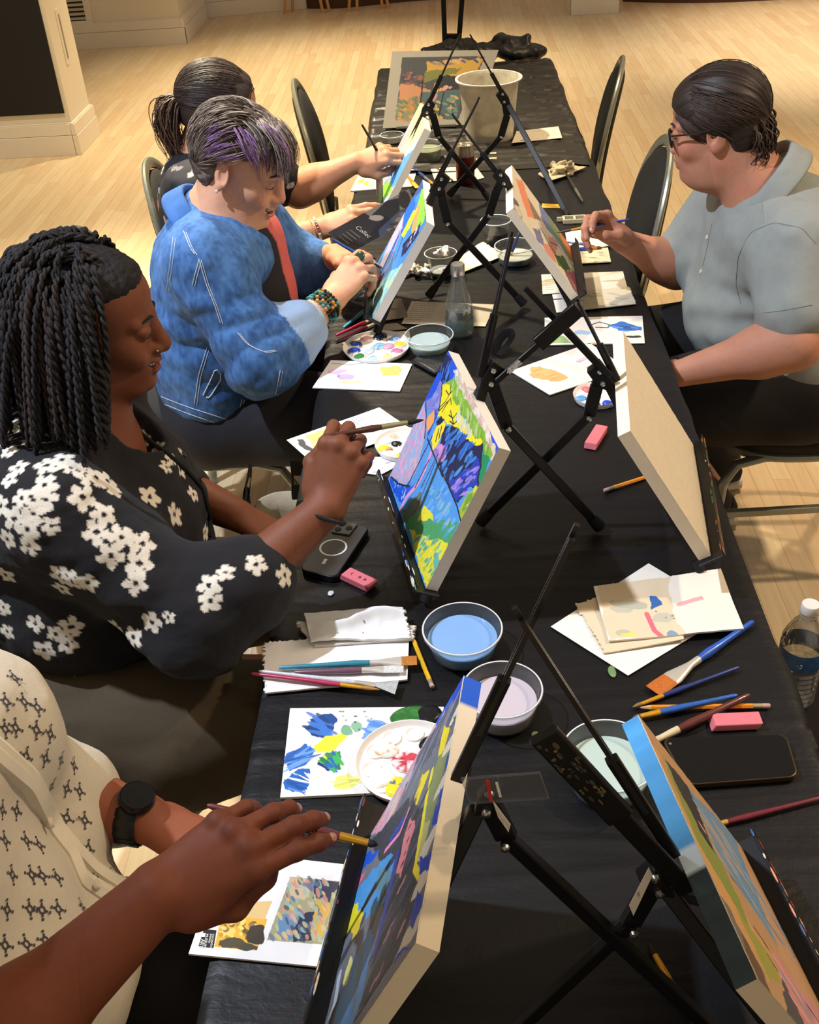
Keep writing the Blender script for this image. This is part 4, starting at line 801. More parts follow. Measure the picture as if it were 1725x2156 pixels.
def pile_l(p):
    p.poly([(1255, 1230), (1410, 1215), (1415, 1290), (1450, 1340), (1280, 1350)], 'd8c4a0', .8)
    p.ell((1325, 1278), .028, .010, .35, '9aa6a0', .7); p.ell((1308, 1288), .016, .009, .2, 'aab0a2', .7); p.poly([(1367, 1264), (1382, 1258), (1394, 1276), (1372, 1290)], '2f62a8'); p.line([(1362, 1296), (1370, 1312), (1378, 1330), (1395, 1345)], .008, 'd86a7c'); p.ell((1418, 1342), .012, .009, .5, '5f8cb8', .85); p.ell((1312, 1335), .010, .010, 0, '9fa890', .6)
    p.ell((1324, 1340), .012, .005, 0, 'd8d85a', .8); p.ell((1395, 1302), .018, .010, -.2, 'a4b0a8', .6); p.line([(1430, 1274), (1460, 1264), (1490, 1256)], .008, 'dc9aa4', .9); p.ell((1495, 1262), .010, .006, .6, 'dc9aa4', .9); p.dabs([(1380, 1290), (1420, 1300), (1420, 1320)], 4, ['2a3a4a'], .0015, .001)
sheet('drawing_paper', 'square white sheet lying cornerwise under the stained towels', 'paper', [(1160, 1319), (1366, 1186), (1540, 1290), (1323, 1422)], TZ+.0015, 'eae6da', None, 40, 40, .0008)
sheet('paper_towel', 'beige crumple-edged towel showing left under the paint-stained towel', 'paper towel', [(1208, 1270), (1420, 1226), (1440, 1350), (1273, 1376)], TZ+.004, 'd9c9aa', None, 60, 44, .002, .002, 14, 'TL', group='paper towels', seed=8)
sheet('paper_towel', 'paint-stained towel with blue and pink blots on the cornerwise sheet', 'paper towel', [(1250, 1240), (1518, 1198), (1566, 1328), (1282, 1352)], TZ+.008, 'e7e0d2', pile_l, 240, 170, .003, .003, 10, 'T', group='paper towels', seed=9)
def pal_sheet(p):
    p.ell((715, 784), .026, .014, 0, 'e2b8d8'); p.ell((728, 793), .018, .011, .1, '9a8fd4'); p.ell((700, 780), .010, .006, 0, 'f0d8e4'); p.poly([(755, 770), (795, 770), (792, 788), (755, 790)], 'a4cbe8'); p.poly([(805, 772), (847, 771), (843, 790), (803, 792)], 'e9a95c'); p.ell((832, 777), .006, .004, 0, 'b9a890')
    p.ell((738, 804), .024, .010, 0, 'ecea9a'); p.poly([(760, 808), (800, 793), (798, 805), (780, 818), (735, 818)], 'b4b8bc', .8); p.line([(700, 765), (740, 768), (765, 764)], .003, '9aa0a0')
sheet('paint_test_sheet', 'white test sheet with pink, blue and orange patches below the round palette', 'paper', [(697, 758), (868, 766), (842, 823), (658, 816)], TZ+.002, 'e9ecf0', pal_sheet, 240, 130, .002)
sheet('drawing_paper', 'white sheet slipped under the palette beside the aqua tub', 'paper', [(720, 723), (770, 700), (862, 697), (866, 722)], TZ+.001, 'e4e7ea', None, 20, 20, .0008)
def card1(p):
    w = sub(400, 1660, 2.875)
    p.poly(w([(610, 535), (908, 562), (800, 945), (465, 918)]), '9a9a78', 1, 0); p.poly(w([(610, 535), (780, 550), (700, 660), (600, 640)]), 'c9b08c'); p.poly(w([(780, 550), (900, 562), (860, 680), (740, 670)]), '3a3848'); p.poly(w([(540, 760), (670, 740), (660, 900), (580, 920), (520, 900)]), '5f86a8'); p.poly(w([(660, 740), (750, 740), (740, 930), (640, 930)]), '2a2c44'); p.poly(w([(750, 680), (850, 680), (800, 930), (750, 920)]), 'c8a44a')
    p.dabs(w([(615, 545), (895, 565), (800, 930), (480, 910)]), 110, ['d8b868', '8fb0a8', '5a6f8a', 'c98a7a', '3a3f50', 'b9b48c'], .006, .002, .9, .8, 2)
    p.poly(w([(190, 775), (470, 790), (405, 982), (148, 960)]), 'd8a838', 1, 0); p.dabs(w([(200, 790), (440, 800), (400, 900), (180, 900)]), 40, ['b48a2a', 'e8cc6a', '5a4a2a', '8a6a4a'], .004, .003, .4, .9, 4); p.poly(w([(160, 930), (270, 900), (400, 950), (405, 982), (148, 960)]), '4a4430'); p.ell(w([(400, 880)])[0], .010, .012, 0, '3a3226')
    p.poly(w([(300, 690), (500, 680), (455, 790), (190, 775)]), 'cdb27a', 1, 0); p.poly(w([(85, 850), (162, 858), (143, 968), (50, 956)]), '1c1c1c', 1, 0)
c1s = sheet('print_card', 'white card with two small printed pictures under the hand of the patterned-shirt person', 'card', [(470, 1792), (738, 1821), (673, 2035), (397, 2008)], TZ+.004, 'e6e4e0', card1, 300, 240, .003)
WTX = mat('white_ink', 'f2f0ec', .6)
def tx(txt, a, b, h, par): # text from pixel a towards pixel b, lines standing off towards +x side
    o = at(*a, TZ+.0046); e = at(*b, TZ+.0046); x = nrm(e-o); y = np.cross(A3(0, 0, 1), x); L = np.linalg.norm(e-o); return text_mesh(txt, o, x, y, h, WTX, par)
tx('MUSEUM', (434, 1966), (428.5, 1994), .0046, c1s); tx('ART', (424, 1977), (420, 1993), .0062, c1s)
q0 = at(428, 1969, TZ+.0046); MB().box(q0, (.0048, .0048, .0004)).obj('logo_square', WTX, c1s, False)
for k, (a, b) in enumerate([((448, 1966), (442.5, 1994)), ((442.5, 1966), (437, 1994))]): tx(['COLORADO', 'SPRINGS'][k], a, b, .0031, c1s)
def leaf(x0, x1, y0, y1, tl, img, gold, bar):
    def f(p):
        W, H = p.w, p.h
        if tl: p.text_lines(W*tl[0], H*.1, W*tl[1], int(tl[2]), H*.8/tl[2])
        if img: p.poly([(W*img[0], H*.08), (W*img[1], H*.08), (W*img[1], H*.9), (W*img[0], H*.9)], '4a4a40', 1, 0); p.dabs([(W*img[0], H*.1), (W*img[1], H*.1), (W*img[1], H*.9), (W*img[0], H*.9)], 30, ['c9a44a', '5f7f94', '2a2c30', '8a6f4a'], .006, .003)
        if gold: p.poly([(W*gold[0], H*.06), (W*gold[1], H*.06), (W*gold[1], H*.92), (W*gold[0], H*.92)], 'cfa456', 1, 0); p.dabs([(W*gold[0], H*.06), (W*gold[1], H*.06), (W*gold[1], H*.3), (W*gold[0], H*.3)], 12, ['b48a3a', 'e0c07a', '8a6a34'], .004, .002)
        if bar: p.poly([(W*bar[0], H*.34), (W*bar[1], H*.34), (W*bar[1], H*.92), (W*bar[0], H*.92)], '3c3a36', 1, 0); p.poly([(W*bar[0], H*.06), (W*bar[1], H*.06), (W*bar[1], H*.24), (W*bar[0], H*.24)], '2a2a2a', 1, 0)
    return f
def leafB(p):
    z = sub(560, 820, 3.08); p.poly(z([(250, 300), (395, 262), (520, 420), (360, 440)]), 'd9b878'); p.poly(z([(190, 335), (230, 322), (330, 412), (300, 425)]), '4a4a4c'); p.poly(z([(300, 430), (345, 415), (385, 455), (325, 480)]), '2c2c2c'); p.dabs(z([(320, 380), (420, 380), (430, 440), (350, 440)]), 12, ['e0b040', 'c49a3a', '6a5a3a'], .005, .003)
    L = [z([(585+i*-8+8, 195+i*-0), (0, 0)])[0] for i in range(1)]
    for i in range(9):
        a = z([(560+i*24, 195-i*7.5+6)])[0]; b = z([(720+i*18, 300-i*16)])[0]; b = (a[0]+(b[0]-a[0])*.9, a[1]+(b[1]-a[1])*.9); p.line([a, b], .0016, '70747c', .8)
sheet('leaflet', 'printed leaflet with a gold picture and text under the flower-cardigan woman\'s painting hand', 'leaflet', [(604, 927), (799, 858), (868, 905), (664, 980)], TZ+.003, 'eceae8', leafB, 280, 170, .0012, amp=.0006)
sheet('leaflet', 'printed leaflet with text and gold picture behind the glass bottle', 'leaflet', [(867, 634), (1043, 641), (1022, 687), (846, 681)], TZ+.001, 'cfc9bc', leaf(0, 1, 0, 1, (.05, .32, 9), (.36, .52), (.56, .80), (.83, .95)), 120, 50, .001)
sheet('leaflet', 'printed leaflet with a gold square beside the orange canvas, near the man\'s forearm', 'leaflet', [(1140, 578), (1312, 571), (1322, 608), (1143, 619)], TZ+.001, 'd6cfbe', leaf(0, 1, 0, 1, (.04, .36, 8), (.42, .58), (.63, .83), (.86, .96)), 120, 50, .001)
def tow(cols, n, seed):
    def f(p): p.dabs([(0, 0), (p.w, 0), (p.w, p.h), (0, p.h)], n, cols, .010, .003, .3, .6, seed)
    def g(p):
        fn = p.fn; p.fn = None; f(p); p.fn = fn
    return g
def noP(f):
    def g(p):
        fn = p.fn; p.fn = None; f(p); p.fn = fn
    return g
sheet('drawing_paper', 'white sheet half under the printed leaflet near the man\'s forearm', 'paper', [(1163, 620), (1240, 612), (1252, 650), (1172, 658)], TZ+.0005, 'dcd8d0', None, 20, 20, .0006)
sheet('paper_towel', 'long beige towel with grey dabs below the leaflet near the man\'s forearm', 'paper towel', [(1180, 616), (1326, 604), (1341, 640), (1195, 656)], TZ+.003, 'cdc3aa', tow(['8f8a7a', '7a7a70', 'b4ac96'], 26, 3), 70, 40, .002, .0012, 12, 'TR', group='paper towels', seed=12)
def blu(p):
    p.ell((1172, 692), .016, .012, .3, 'a39aa0'); p.line([(1245, 684), (1262, 678), (1285, 684), (1280, 690), (1255, 689)], .004, '3a3638'); p.poly([(1282, 684), (1310, 676), (1350, 688), (1352, 697), (1300, 697)], '2f62b0'); p.dabs([(1290, 684), (1345, 690), (1345, 697), (1300, 697)], 8, ['274a7a', '4f86d0'], .016, .003, .2); p.ell((1227, 700), .024, .011, .1, '9ab8d6'); p.poly([(1149, 708), (1185, 706), (1205, 722), (1149, 724)], '86a474'); p.ell((1252, 722), .022, .006, 0, 'e0a06a'); p.ell((1332, 709), .020, .007, .1, '2c2c2e')
    p.line([(1302, 703), (1356, 701)], .004, 'f0eee8')
sheet('paint_test_sheet', 'white test sheet with blue, black and green smears behind the blank canvas', 'paper', [(1147, 669), (1353, 665), (1358, 722), (1148, 726)], TZ+.002, 'dad6cc', blu, 240, 110, .002)
def orn(p):
    p.poly([(1114, 772), (1140, 773), (1190, 788), (1200, 797), (1170, 803), (1125, 797), (1117, 787)], 'dca068'); p.dabs([(1120, 776), (1185, 790), (1170, 800), (1125, 792)], 8, ['e6b27c', 'd0905a'], .014, .002, .1); p.ell((1228, 756), .018, .008, .1, 'dcaebc'); p.ell((1222, 760), .010, .004, 0, 'a89ab4'); p.ell((1245, 772), .010, .006, .4, '8a7f90')
sheet('paint_test_sheet', 'white test sheet with one long orange smear on the middle of the table', 'paper', [(1075, 781), (1242, 722), (1322, 776), (1158, 831)], TZ+.002, 'd9d6ce', orn, 180, 160, .002)
sheet('paper_towel', 'white towel with a curled corner under the man\'s painting hand', 'paper towel', [(1190, 488), (1270, 483), (1287, 520), (1197, 530)], TZ+.004, 'd8d0ba', noP(lambda p: p.ell((p.w*.55, p.h*.45), .03, .014, .1, 'a8a894', .8)), 50, 36, .002, .004, 10, 'R', group='paper towels', seed=14)
sheet('paint_rag', 'beige rag streaked with dark green paint just below the white towel with a curled corner', 'rag', [(1203, 524), (1280, 520), (1287, 551), (1207, 556)], TZ+.003, 'b9b294', tow(['6a7a6a', '3f5a5a', '8f8a6a'], 24, 5), 50, 30, .002, .001, 9, seed=15)
sheet('paper_napkin', 'beige torn napkin with a jagged edge in front of the cola cup', 'napkin', [(958, 548), (1018, 514), (1062, 540), (978, 573)], TZ+.004, 'd3c8ae', None, 40, 36, .002, .004, 10, 'R', seed=16)
sheet('drawing_paper', 'small white paper beside the bucket on the far table', 'paper', [(1088, 276), (1176, 266), (1184, 290), (1078, 301)], TZ+.012, 'cfc8b6', None, 20, 12, .001)
sheet('paper_scrap', 'grey jag-edged paper scrap behind the canvas of the woman in denim', 'paper', [(822, 630), (846, 628), (860, 668), (806, 676)], TZ+.001, '8a857c', None, 30, 30, .001, .001, 9, 'R', seed=17)
sheet('paper_scrap', 'small grey paper scrap just behind the round palette by the aqua tub', 'paper', [(812, 682), (836, 680), (858, 692), (800, 698)], TZ+.001, '7a766e', None, 20, 14, .001, seed=18)
sheet('drawing_paper', 'off-white paper between the drink can and the brushes on the far half', 'paper', [(905, 350), (965, 342), (962, 380), (918, 386)], TZ+.001, 'c9c0aa', None, 24, 20, .001)
sheet('drawing_paper', 'off-white paper under the bent elbow of the tabletop easel by the drink can', 'paper', [(985, 352), (1002, 350), (1020, 374), (988, 382)], TZ+.001, 'c4bca6', None, 20, 16, .001)
def farpal(p):
    fn = p.fn; p.fn = None; W, H = p.w, p.h
    for x, y, c in ((.1, .5, 'd8c82c'), (.2, .65, 'd8b83a'), (.38, .4, 'cfc9b8'), (.5, .6, '2a2c34'), (.62, .45, 'c86a7a'), (.72, .6, 'b04a5a'), (.85, .5, '6f7f9a'), (.3, .8, '9aa48c')): p.ell((W*x, H*y), W*.055, H*.12, 0, c)
    p.fn = fn
sheet('paint_board', 'paint-blotched white board in front of the ponytailed woman', 'board', [(758, 362), (880, 352), (868, 392), (738, 402)], TZ+.003, 'd0c8b4', farpal, 80, 40, .004)
sheet('paint_board', 'small cream board with red paint behind the drink can', 'board', [(1003, 323), (1045, 318), (1046, 335), (1002, 340)], TZ+.003, 'cdb894', noP(lambda p: p.dabs([(0, 0), (p.w, 0), (p.w, p.h), (0, p.h)], 8, ['b8503a', 'd88a5a', 'd8d0c0'], .006, .004)), 30, 20, .003)
crumple('paint_rag', 'crumpled beige rag by the right-hand edge of the far tablecloth', at(1185, 365, TZ)+A3(0, 0, .012), .05, 'b4a98c', 21, None, .4, 'rag')
sheet('paint_rag', 'flat grey rag beside the crumpled beige rag', 'rag', [(1132, 366), (1200, 350), (1237, 352), (1160, 384)], TZ+.006, 'a89f88', None, 40, 24, .002, .004, 12, 'RT', seed=22)
sheet('paper_scrap', 'yellow paper scrap on the wrinkled cloth behind the orange canvas', 'paper', [(1142, 428), (1180, 430), (1184, 438), (1140, 437)], TZ+.001, 'c8962e', None, 20, 10, .001, seed=23)
# ---- brushes, pencils
def brush(label, a, b, hcol, hw=.0042, fer='c9c4bc', bcol='c47a2a', kind='round', bw=.006, f0=.70, f1=.86, za=.004, zb=.004, metal=.7, pa=None, pb=None, name='paintbrush', group='paintbrushes', hcol2=None):
    A = at(*a, TZ+za) if pa is None else np.asarray(pa, float); B = at(*b, TZ+zb) if pb is None else np.asarray(pb, float); t = thing(name, tuple((A+B)/2-A3(0, 0, .003)), label, 'brush', group)
    L = lambda k: A+(B-A)*k
    MB().sweep(A, L(f0+.01), [(0, hw*.45, hw*.45), (.04, hw*.7, hw*.7), (.5, hw*.85, hw*.85), (.82, hw*1.15, hw*1.15), (1, hw*.85, hw*.85)]).obj('handle', mat('handle_'+hcol, hcol, .3, var=.15, vscale=120, coat=.4), t)
    flat = kind in ('flat', 'fan'); fw = bw if flat else hw*.8; fh = hw*.45 if flat else hw*.75
    MB().sweep(L(f0), L(f1), [(0, hw*.95, hw*.95), (.3, hw*.95, hw*.9), (.85, fw, fh), (1, fw, fh)]).obj('ferrule', mat('ferrule_'+fer, fer, .3, metal=metal), t)
    bp = {'round': [(0, fw, fh), (.4, fw*1.1, fh*1.1), (.8, fw*.6, fh*.6), (1, .0004, .0004)], 'flat': [(0, fw, fh), (.6, fw*1.05, fh*.9), (1, fw*1.02, fh*.3)], 'fan': [(0, fw*.7, fh), (.5, fw*1.9, fh*.6), (1, fw*3.2, fh*.25)]}[kind]
    MB().sweep(L(f1-.005), B, bp).obj('bristles', mat('bristle_'+bcol, bcol, .6, var=.2, vscale=300, bump=.3, bscale=500), t); return t
def pencil(label, a, b, col, za=.004, tipat='a'):
    A = at(*a, TZ+za); B = at(*b, TZ+za); t = thing('pencil', tuple((A+B)/2-A3(0, 0, .004)), label, 'pencil', 'pencils'); L = lambda k: A+(B-A)*k; r = .0037
    if tipat == 'a':
        MB().tube([A, L(.02), L(.10)], [.0003, .001, r], 6).obj('sharpened_tip', mat('bare_pencil_wood', 'd3a873', .6), t); s0 = .10
        MB().tube([A, L(.022)], [.0003, .0011], 6).obj('lead', mat('graphite', '2a2a2c', .5), t)
    else: s0 = .0
    MB().tube([L(s0), L(.87)], r, 6).obj('shaft', mat('pencil_'+col, col, .35, var=.04), t); MB().tube([L(.87), L(.94)], r*1.02, 12).obj('ferrule', mat('pencil_ferrule', 'b9b08c', .35, metal=.7), t); MB().tube([L(.94), L(.99), B], [r*.95, r*.95, r*.7], 12).obj('eraser_end', mat('pencil_rubber', 'b9948c', .8), t)
brush('teal-handled paintbrush with a wide flat orange tip on the torn towel', (588, 1406), (878, 1390), '2f7f94', .0046, 'd8d4cc', 'b4722a', 'flat', .0095, .66, .89, .013, .013, .5)
brush('purple-handled paintbrush lying just below the teal one on the torn towel', (620, 1416), (850, 1408), '6a4a5c', .0048, 'd6d2ca', 'c9cccc', 'flat', .0075, .62, .82, .012, .012, .5)
brush('white and blue splattered fan brush across the torn towel', (546, 1413), (836, 1447), 'c4c8d0', .0036, 'bdb6a6', 'a9b0b0', 'fan', .0045, .70, .85, .017, .012, .4)
brush('crimson-handled paintbrush with a gold ferrule nearest the edge of the torn towel', (530, 1418), (800, 1452), 'a82a50', .0036, 'd8a42c', 'a87a3a', 'round', .004, .70, .86, .014, .011, .5)
pencil('short yellow pencil between the torn towel and the blue-water tub', (869, 1342), (911, 1447), 'e0b024')
brush('large blue-handled paintbrush with a wide flat orange tip beside the stained towels', (1586, 1309), (1376, 1455), '2458b4', .0062, 'd0c8b8', 'b8641c', 'flat', .0135, .56, .84, .006, .005, .4)
brush('thin navy paintbrush with gold ferrule just below the large blue one', (1556, 1405), (1332, 1489), '20336e', .0036, 'dca42c', '8a6a3a', 'round', .0035, .72, .92, .005, .004, .5)
brush('mid-blue paintbrush with a gold ferrule crossing the orange pencil', (1552, 1464), (1332, 1512), '2a5ca8', .0046, 'dfa62c', '5a4a34', 'round', .005, .74, .93, .011, .006, .5)
pencil('orange pencil lying under the mid-blue and brown brushes', (1343, 1490), (1622, 1486), 'e08a24')
brush('brown-handled paintbrush with a cream ferrule above the black phone', (1578, 1463), (1362, 1568), '5c2a24', .0056, 'd9cba4', 'c9b894', 'round', .0065, .70, .88, .013, .006, .1)
brush('thin dark red paintbrush lying at the table edge below the black phone', (1760, 1672), (1500, 1738), '6a1f2a', .0036, 'd8b04a', '3a2c24', 'round', .003, .88, .95, .005, .004, .6)
brush('dark-handled paintbrush with a bright gold ferrule under the paint-smeared easel', (1480, 2185), (1364, 1984), '5a2216', .0042, 'dfa030', '241a14', 'round', .0042, .58, .86, .006, .004, .6)
pencil('orange pencil poking out under the blank canvas', (1425, 984), (1272, 1033), 'd88a2c', tipat='x')
brush('teal-handled paintbrush under the ringed hand', (724, 690), (786, 640), '3f9ab0', .0052, 'c9c4bc', 'a9a49a', 'round', .005, .7, .85)
brush('crimson paintbrush uppermost of the pair beside the white palette', (708, 706), (806, 662), 'b42a4a', .0046, 'c9c4bc', 'a9a49a', 'round', .005, .62, .8, .006, .006)
brush('maroon paintbrush lowest of the pair beside the white palette', (707, 718), (800, 676), '6e2440', .0042, 'c9c4bc', 'a9a49a', 'round', .004, .7, .85)
brush('dark paint-spotted brush tucked against the pink eraser by the crumpled cup', (906, 562), (840, 586), '1f3a38', .0042, '8a8a84', '4a4a44', 'round', .004, .7, .86)
brush('blue brush lying on the white towel under the man\'s hand', (1192, 510), (1256, 520), '1f2f74', .0046, 'd0a050', '4a3a2a', 'round', .004, .62, .8, .009, .008)
brush('blue brush with an orange ferrule on the green-streaked rag', (1196, 527), (1268, 521), '2344a0', .0056, 'd08a3a', '4a3a2a', 'round', .005, .62, .85, .007, .007)
brush('navy brush lying across the off-white paper, nearest the drink can', (868, 352), (915, 390), '27386e', .0056, '8a94a8', 'a8742a', 'round', .006, .6, .8)
brush('slim wooden brush on the off-white paper beside the drink can', (918, 352), (956, 382), '6a4226', .0036, 'c8922c', '2a2018', 'round', .003, .55, .85)
brush('yellow-tipped brush on the paint-blotched board of the ponytailed woman', (842, 352), (880, 396), '7a4a2a', .0042, 'd8a02c', 'd0922a', 'flat', .007, .5, .75, .008, .008)
brush('dark brush standing in the grey-green water tub', (0, 0), (0, 0), '24305c', .0040, 'c9a050', 'b08a50', 'flat', .006, .74, .88, pa=cb+A3(.02, .02, Hb+.045), pb=cb+A3(-.018, -.012, .008))
brush('dark clear-handled tool lying beside the crumpled beige rag', (1190, 362), (1228, 425), '2a2824', .0050, '8a8478', '3a362e', 'round', .005, .6, .85, .006, .006)
# ---- erasers, phones, odds and ends
PINK = mat('pink_eraser', 'd9727c', .75, var=.04, vscale=60)
def eraser(label, a, b, w, h=.011, col=PINK, marks=False):
    A = at(*a, TZ+h/2); B = at(*b, TZ+h/2); d = nrm(B-A); s = np.cross(A3(0, 0, 1), d); t = thing('eraser', tuple((A+B)/2-A3(0, 0, h/2)), label, 'eraser', 'pink erasers')
    k = h*.45; mb = MB(); pr = [A-d*k+A3(0, 0, -h/2)+s*w/2, B+A3(0, 0, -h/2)+s*w/2, B+d*k+A3(0, 0, h/2)+s*w/2, A+A3(0, 0, h/2)+s*w/2]; mb.prism(pr, -s*w); mb.obj('rubber_block', col, t, False, bevel=.0016)
    if marks:
        ik = mat('black_ink', '1a1a1c', .6); c = (A+B)/2+A3(0, 0, h/2+.0002)
        for i, x in enumerate((-.013, .002, .013)):
            m = MB(); p = c+d*x
            if i == 0: m.tube([p+s*.003+d*.001, p+d*-.002, p-s*.003+d*.001], .0005, 6)
            else: m.bar(p-s*.003, p+s*.003, .0009, .0004).bar(p-s*.003+d*.003, p+s*.003+d*.002, .0009, .0004).bar(p+d*-.001, p+d*.004, .0009, .0004)
            m.obj('pen_mark', ik, t, False)
eraser('pink eraser with black pen marks beside the phone with a white ring', (729, 1208), (782, 1233), .024, .013, PINK, True)
eraser('pink eraser between the crossed easel legs and the blank canvas', (1244, 938), (1266, 903), .024, .012)
eraser('pink eraser above the black phone', (1503, 1521), (1594, 1517), .023, .012)
eraser('dull red eraser behind the canvas of the woman in denim', (852, 570), (877, 564), .018, .010, mat('red_eraser', 'b85a5c', .75))
def phone(name, px, label, th, glass, frame, back=None):
    c = [at(u, v, TZ+th) for u, v in px]; t = thing(name, tuple(np.mean(c, 0)-A3(0, 0, th)), label, 'phone', 'mobile phones')
    def rounded(c, r, inset=0):
        P = []; m = np.mean(c, 0)
        for i in range(4):
            p, a, b = c[i], c[i-1], c[(i+1) % 4]; e = nrm(a-p); f = nrm(b-p); p = p+(e+f)*inset
            o = p+(e+f)*r
            for k in range(7):
                an = k/6*math.pi/2; P.append(o-f*r*math.cos(math.pi/2-an)-e*r*math.sin(math.pi/2-an) if False else o-e*r*math.sin(an)-f*r*math.cos(an) )
        return P
    P = rounded(c, .012); P = [p for p in P]
    ctr = np.mean(P, 0); an = [math.atan2(p[1]-ctr[1], p[0]-ctr[0]) for p in P]; P = [P[i] for i in np.argsort(an)]
    MB().prism([p-A3(0, 0, th-.0005) for p in P], (0, 0, th-.0008)).obj('case', frame, t, False, bevel=.0015)
    Q = [ctr+(p-ctr)*.965 for p in P]; MB().prism([q-A3(0, 0, .0012) for q in Q], (0, 0, .0013)).obj('screen' if back is None else 'back_glass', glass, t, False)
    return t, c
ph, c = phone('phone', [(1393, 1553), (1657, 1545), (1683, 1634), (1446, 1652)], 'black phone lying face up in a gold-edged case below the brushes', .010, mat('phone_screen', '08080a', .08, var=.02), mat('phone_case_bronze', '4a3c28', .35, metal=.6))
e = A3(0, 0, .0004); MB().lathe([(0, .0004), (.002, .0004), (.002, 0)], c[0]*.93+c[1]*.03+c[3]*.04+A3(.004, -.008, 0), n=12).obj('camera_dot', mat('lens_grey', '6a6a6a', .2), ph)
ph2, c = phone('phone', [(712, 1097), (779, 1108), (706, 1217), (630, 1198)], 'phone lying face down in a clear case with a white charging ring', .012, mat('phone_back', '3a3835', .2, var=.05), mat('phone_case_dark', '17181c', .25), 1)
o = at(702, 1153, TZ+.0122); pr = MB(); pr.lathe([(.0205, 0), (.0205, .0006), (.0238, .0006), (.0238, 0)], o, n=48); pr.obj('charging_ring', mat('ring_white', 'dcdad4', .5), ph2)
a, b = at(687, 1177, TZ+.0125), at(680, 1188, TZ+.0125); MB().bar(a, b, .006, .0008).obj('charging_bar', mat('ring_white', 'dcdad4', .5), ph2, False, bevel=.0004)
dx = nrm(c[1]-c[0]); dyy = nrm(c[3]-c[0]); cc = c[0]+dx*.022+dyy*.020; Rm = np.stack([dx, dyy, np.cross(dx, dyy)], 1)
cb2 = MB().box(cc+A3(0, 0, .002), (.034, .034, .004), Rm).obj('camera_block', mat('camera_glass', '6a6a66', .15, metal=.3), ph2, False, bevel=.002)
for dxx, dy2 in ((-.008, -.008), (-.008, .008), (.009, 0)): MB().lathe([(0, .0012), (.0055, .0012), (.0062, 0)], cc+dx*dxx+dyy*dy2+A3(0, 0, .004), n=18).obj('lens', mat('lens_black', '0e0f12', .05), cb2)
# pouch, strap, clip
pts = [at(u, v, TZ) for u, v in [(867, 766), (908, 741), (958, 728), (946, 770), (917, 794)]]
MBp = MB().prism(pts, (0, 0, .012)).obj('pouch', mat('black_leather', '1c1f26', .42, bump=.25, bscale=180), None, True, 35, .005); tag(MBp, 'black leather pouch corner showing behind the blue and yellow canvas', 'pouch')
lp = [A3(*at(1043, 746, TZ+.002)), at(1046, 722, TZ+.02), at(1062, 703, TZ+.034), at(1076, 699, TZ+.036), at(1079, 710, TZ+.030), at(1066, 730, TZ+.014), at(1048, 748, TZ+.003)]
tt = np.linspace(0, 6, 40); lp = np.stack([np.interp(tt, range(7), np.array(lp)[:, i]) for i in range(3)], 1)
for _ in range(4): lp[1:-1] = (lp[:-2]+lp[1:-1]*2+lp[2:])/4
tag(MB().tube(lp, .0095, 8, flat=.16, up=(0, 1, 0)).obj('strap', mat('black_webbing', '0c0c0e', .9, spec=.15), None), 'black loop of webbing strap beside the easel with white tape', 'strap')
k = MB(); cpx = at(1210, 466, TZ)
for dx_, dy_, sx, sy in ((0, .016, .062, .005), (0, -.016, .062, .005), (-.03, 0, .006, .034), (0, 0, .006, .034), (.03, 0, .006, .034), (-.04, .006, .018, .006)): k.box(cpx+A3(dx_, dy_, .006), (sx, sy, .012))
tag(k.obj('stencil_clip', mat('cream_plastic', 'b8ae8c', .45), None, False, bevel=.001), 'cream slotted plastic clip beside the foot of the empty easel', 'clip')
for i, (px_, col, lab) in enumerate([((1290, 1414), '6f8f5c', 'green drip of paint on the black cloth below the cornerwise sheet'), ((1128, 1547), '8f9a84', 'pale green drip of paint beside the lilac water tub'), ((697, 1249), 'c8ccd0', 'white crumb of paint beside the marked pink eraser')]):
    tag(blob(at(*px_, TZ), .006 if i < 2 else .005, .013 if i == 0 else .006, .002, col, None, .1, 'paint_drip', seed=80+i), lab, 'paint')
# paper tags on the near easel legs
def leg_tag(key, px, lines, par):
    P = POSES[key]; Q = [P.side(*q)-P.t*.0105 for q in px]; G = bilin(Q, 40, 16); w = np.linalg.norm(Q[1]-Q[0]); h = np.linalg.norm(Q[3]-Q[0]); pt = Paint(w, h, 40, 16, 'ddd6c4'); lines(pt); return panel('paper_label', G, pt.c, .0006, PAPERM, par, P.t, 'd8d0bc')
EZ = {o['label'][:40]: o for o in COL.objects if o.name.startswith('tabletop_easel')}
e1 = [o for k, o in EZ.items() if 'clear plastic arm' in k][0]; e7 = [o for k, o in EZ.items() if 'paint-smeared' in k][0]
leg_tag('C1', [(1040, 1664), (1078, 1716), (1074, 1732), (1052, 1700)], lambda p: p.text_lines(.002, p.h*.4, p.w*.95, 2, p.h*.3, '9a8a7a', .0009), e1)
leg_tag('C7', [(1358, 1806), (1366, 1822), (1326, 1908), (1317, 1886)], lambda p: p.text_lines(.002, p.h*.3, p.w*.95, 2, p.h*.3, '4a463e', .0009), e7)
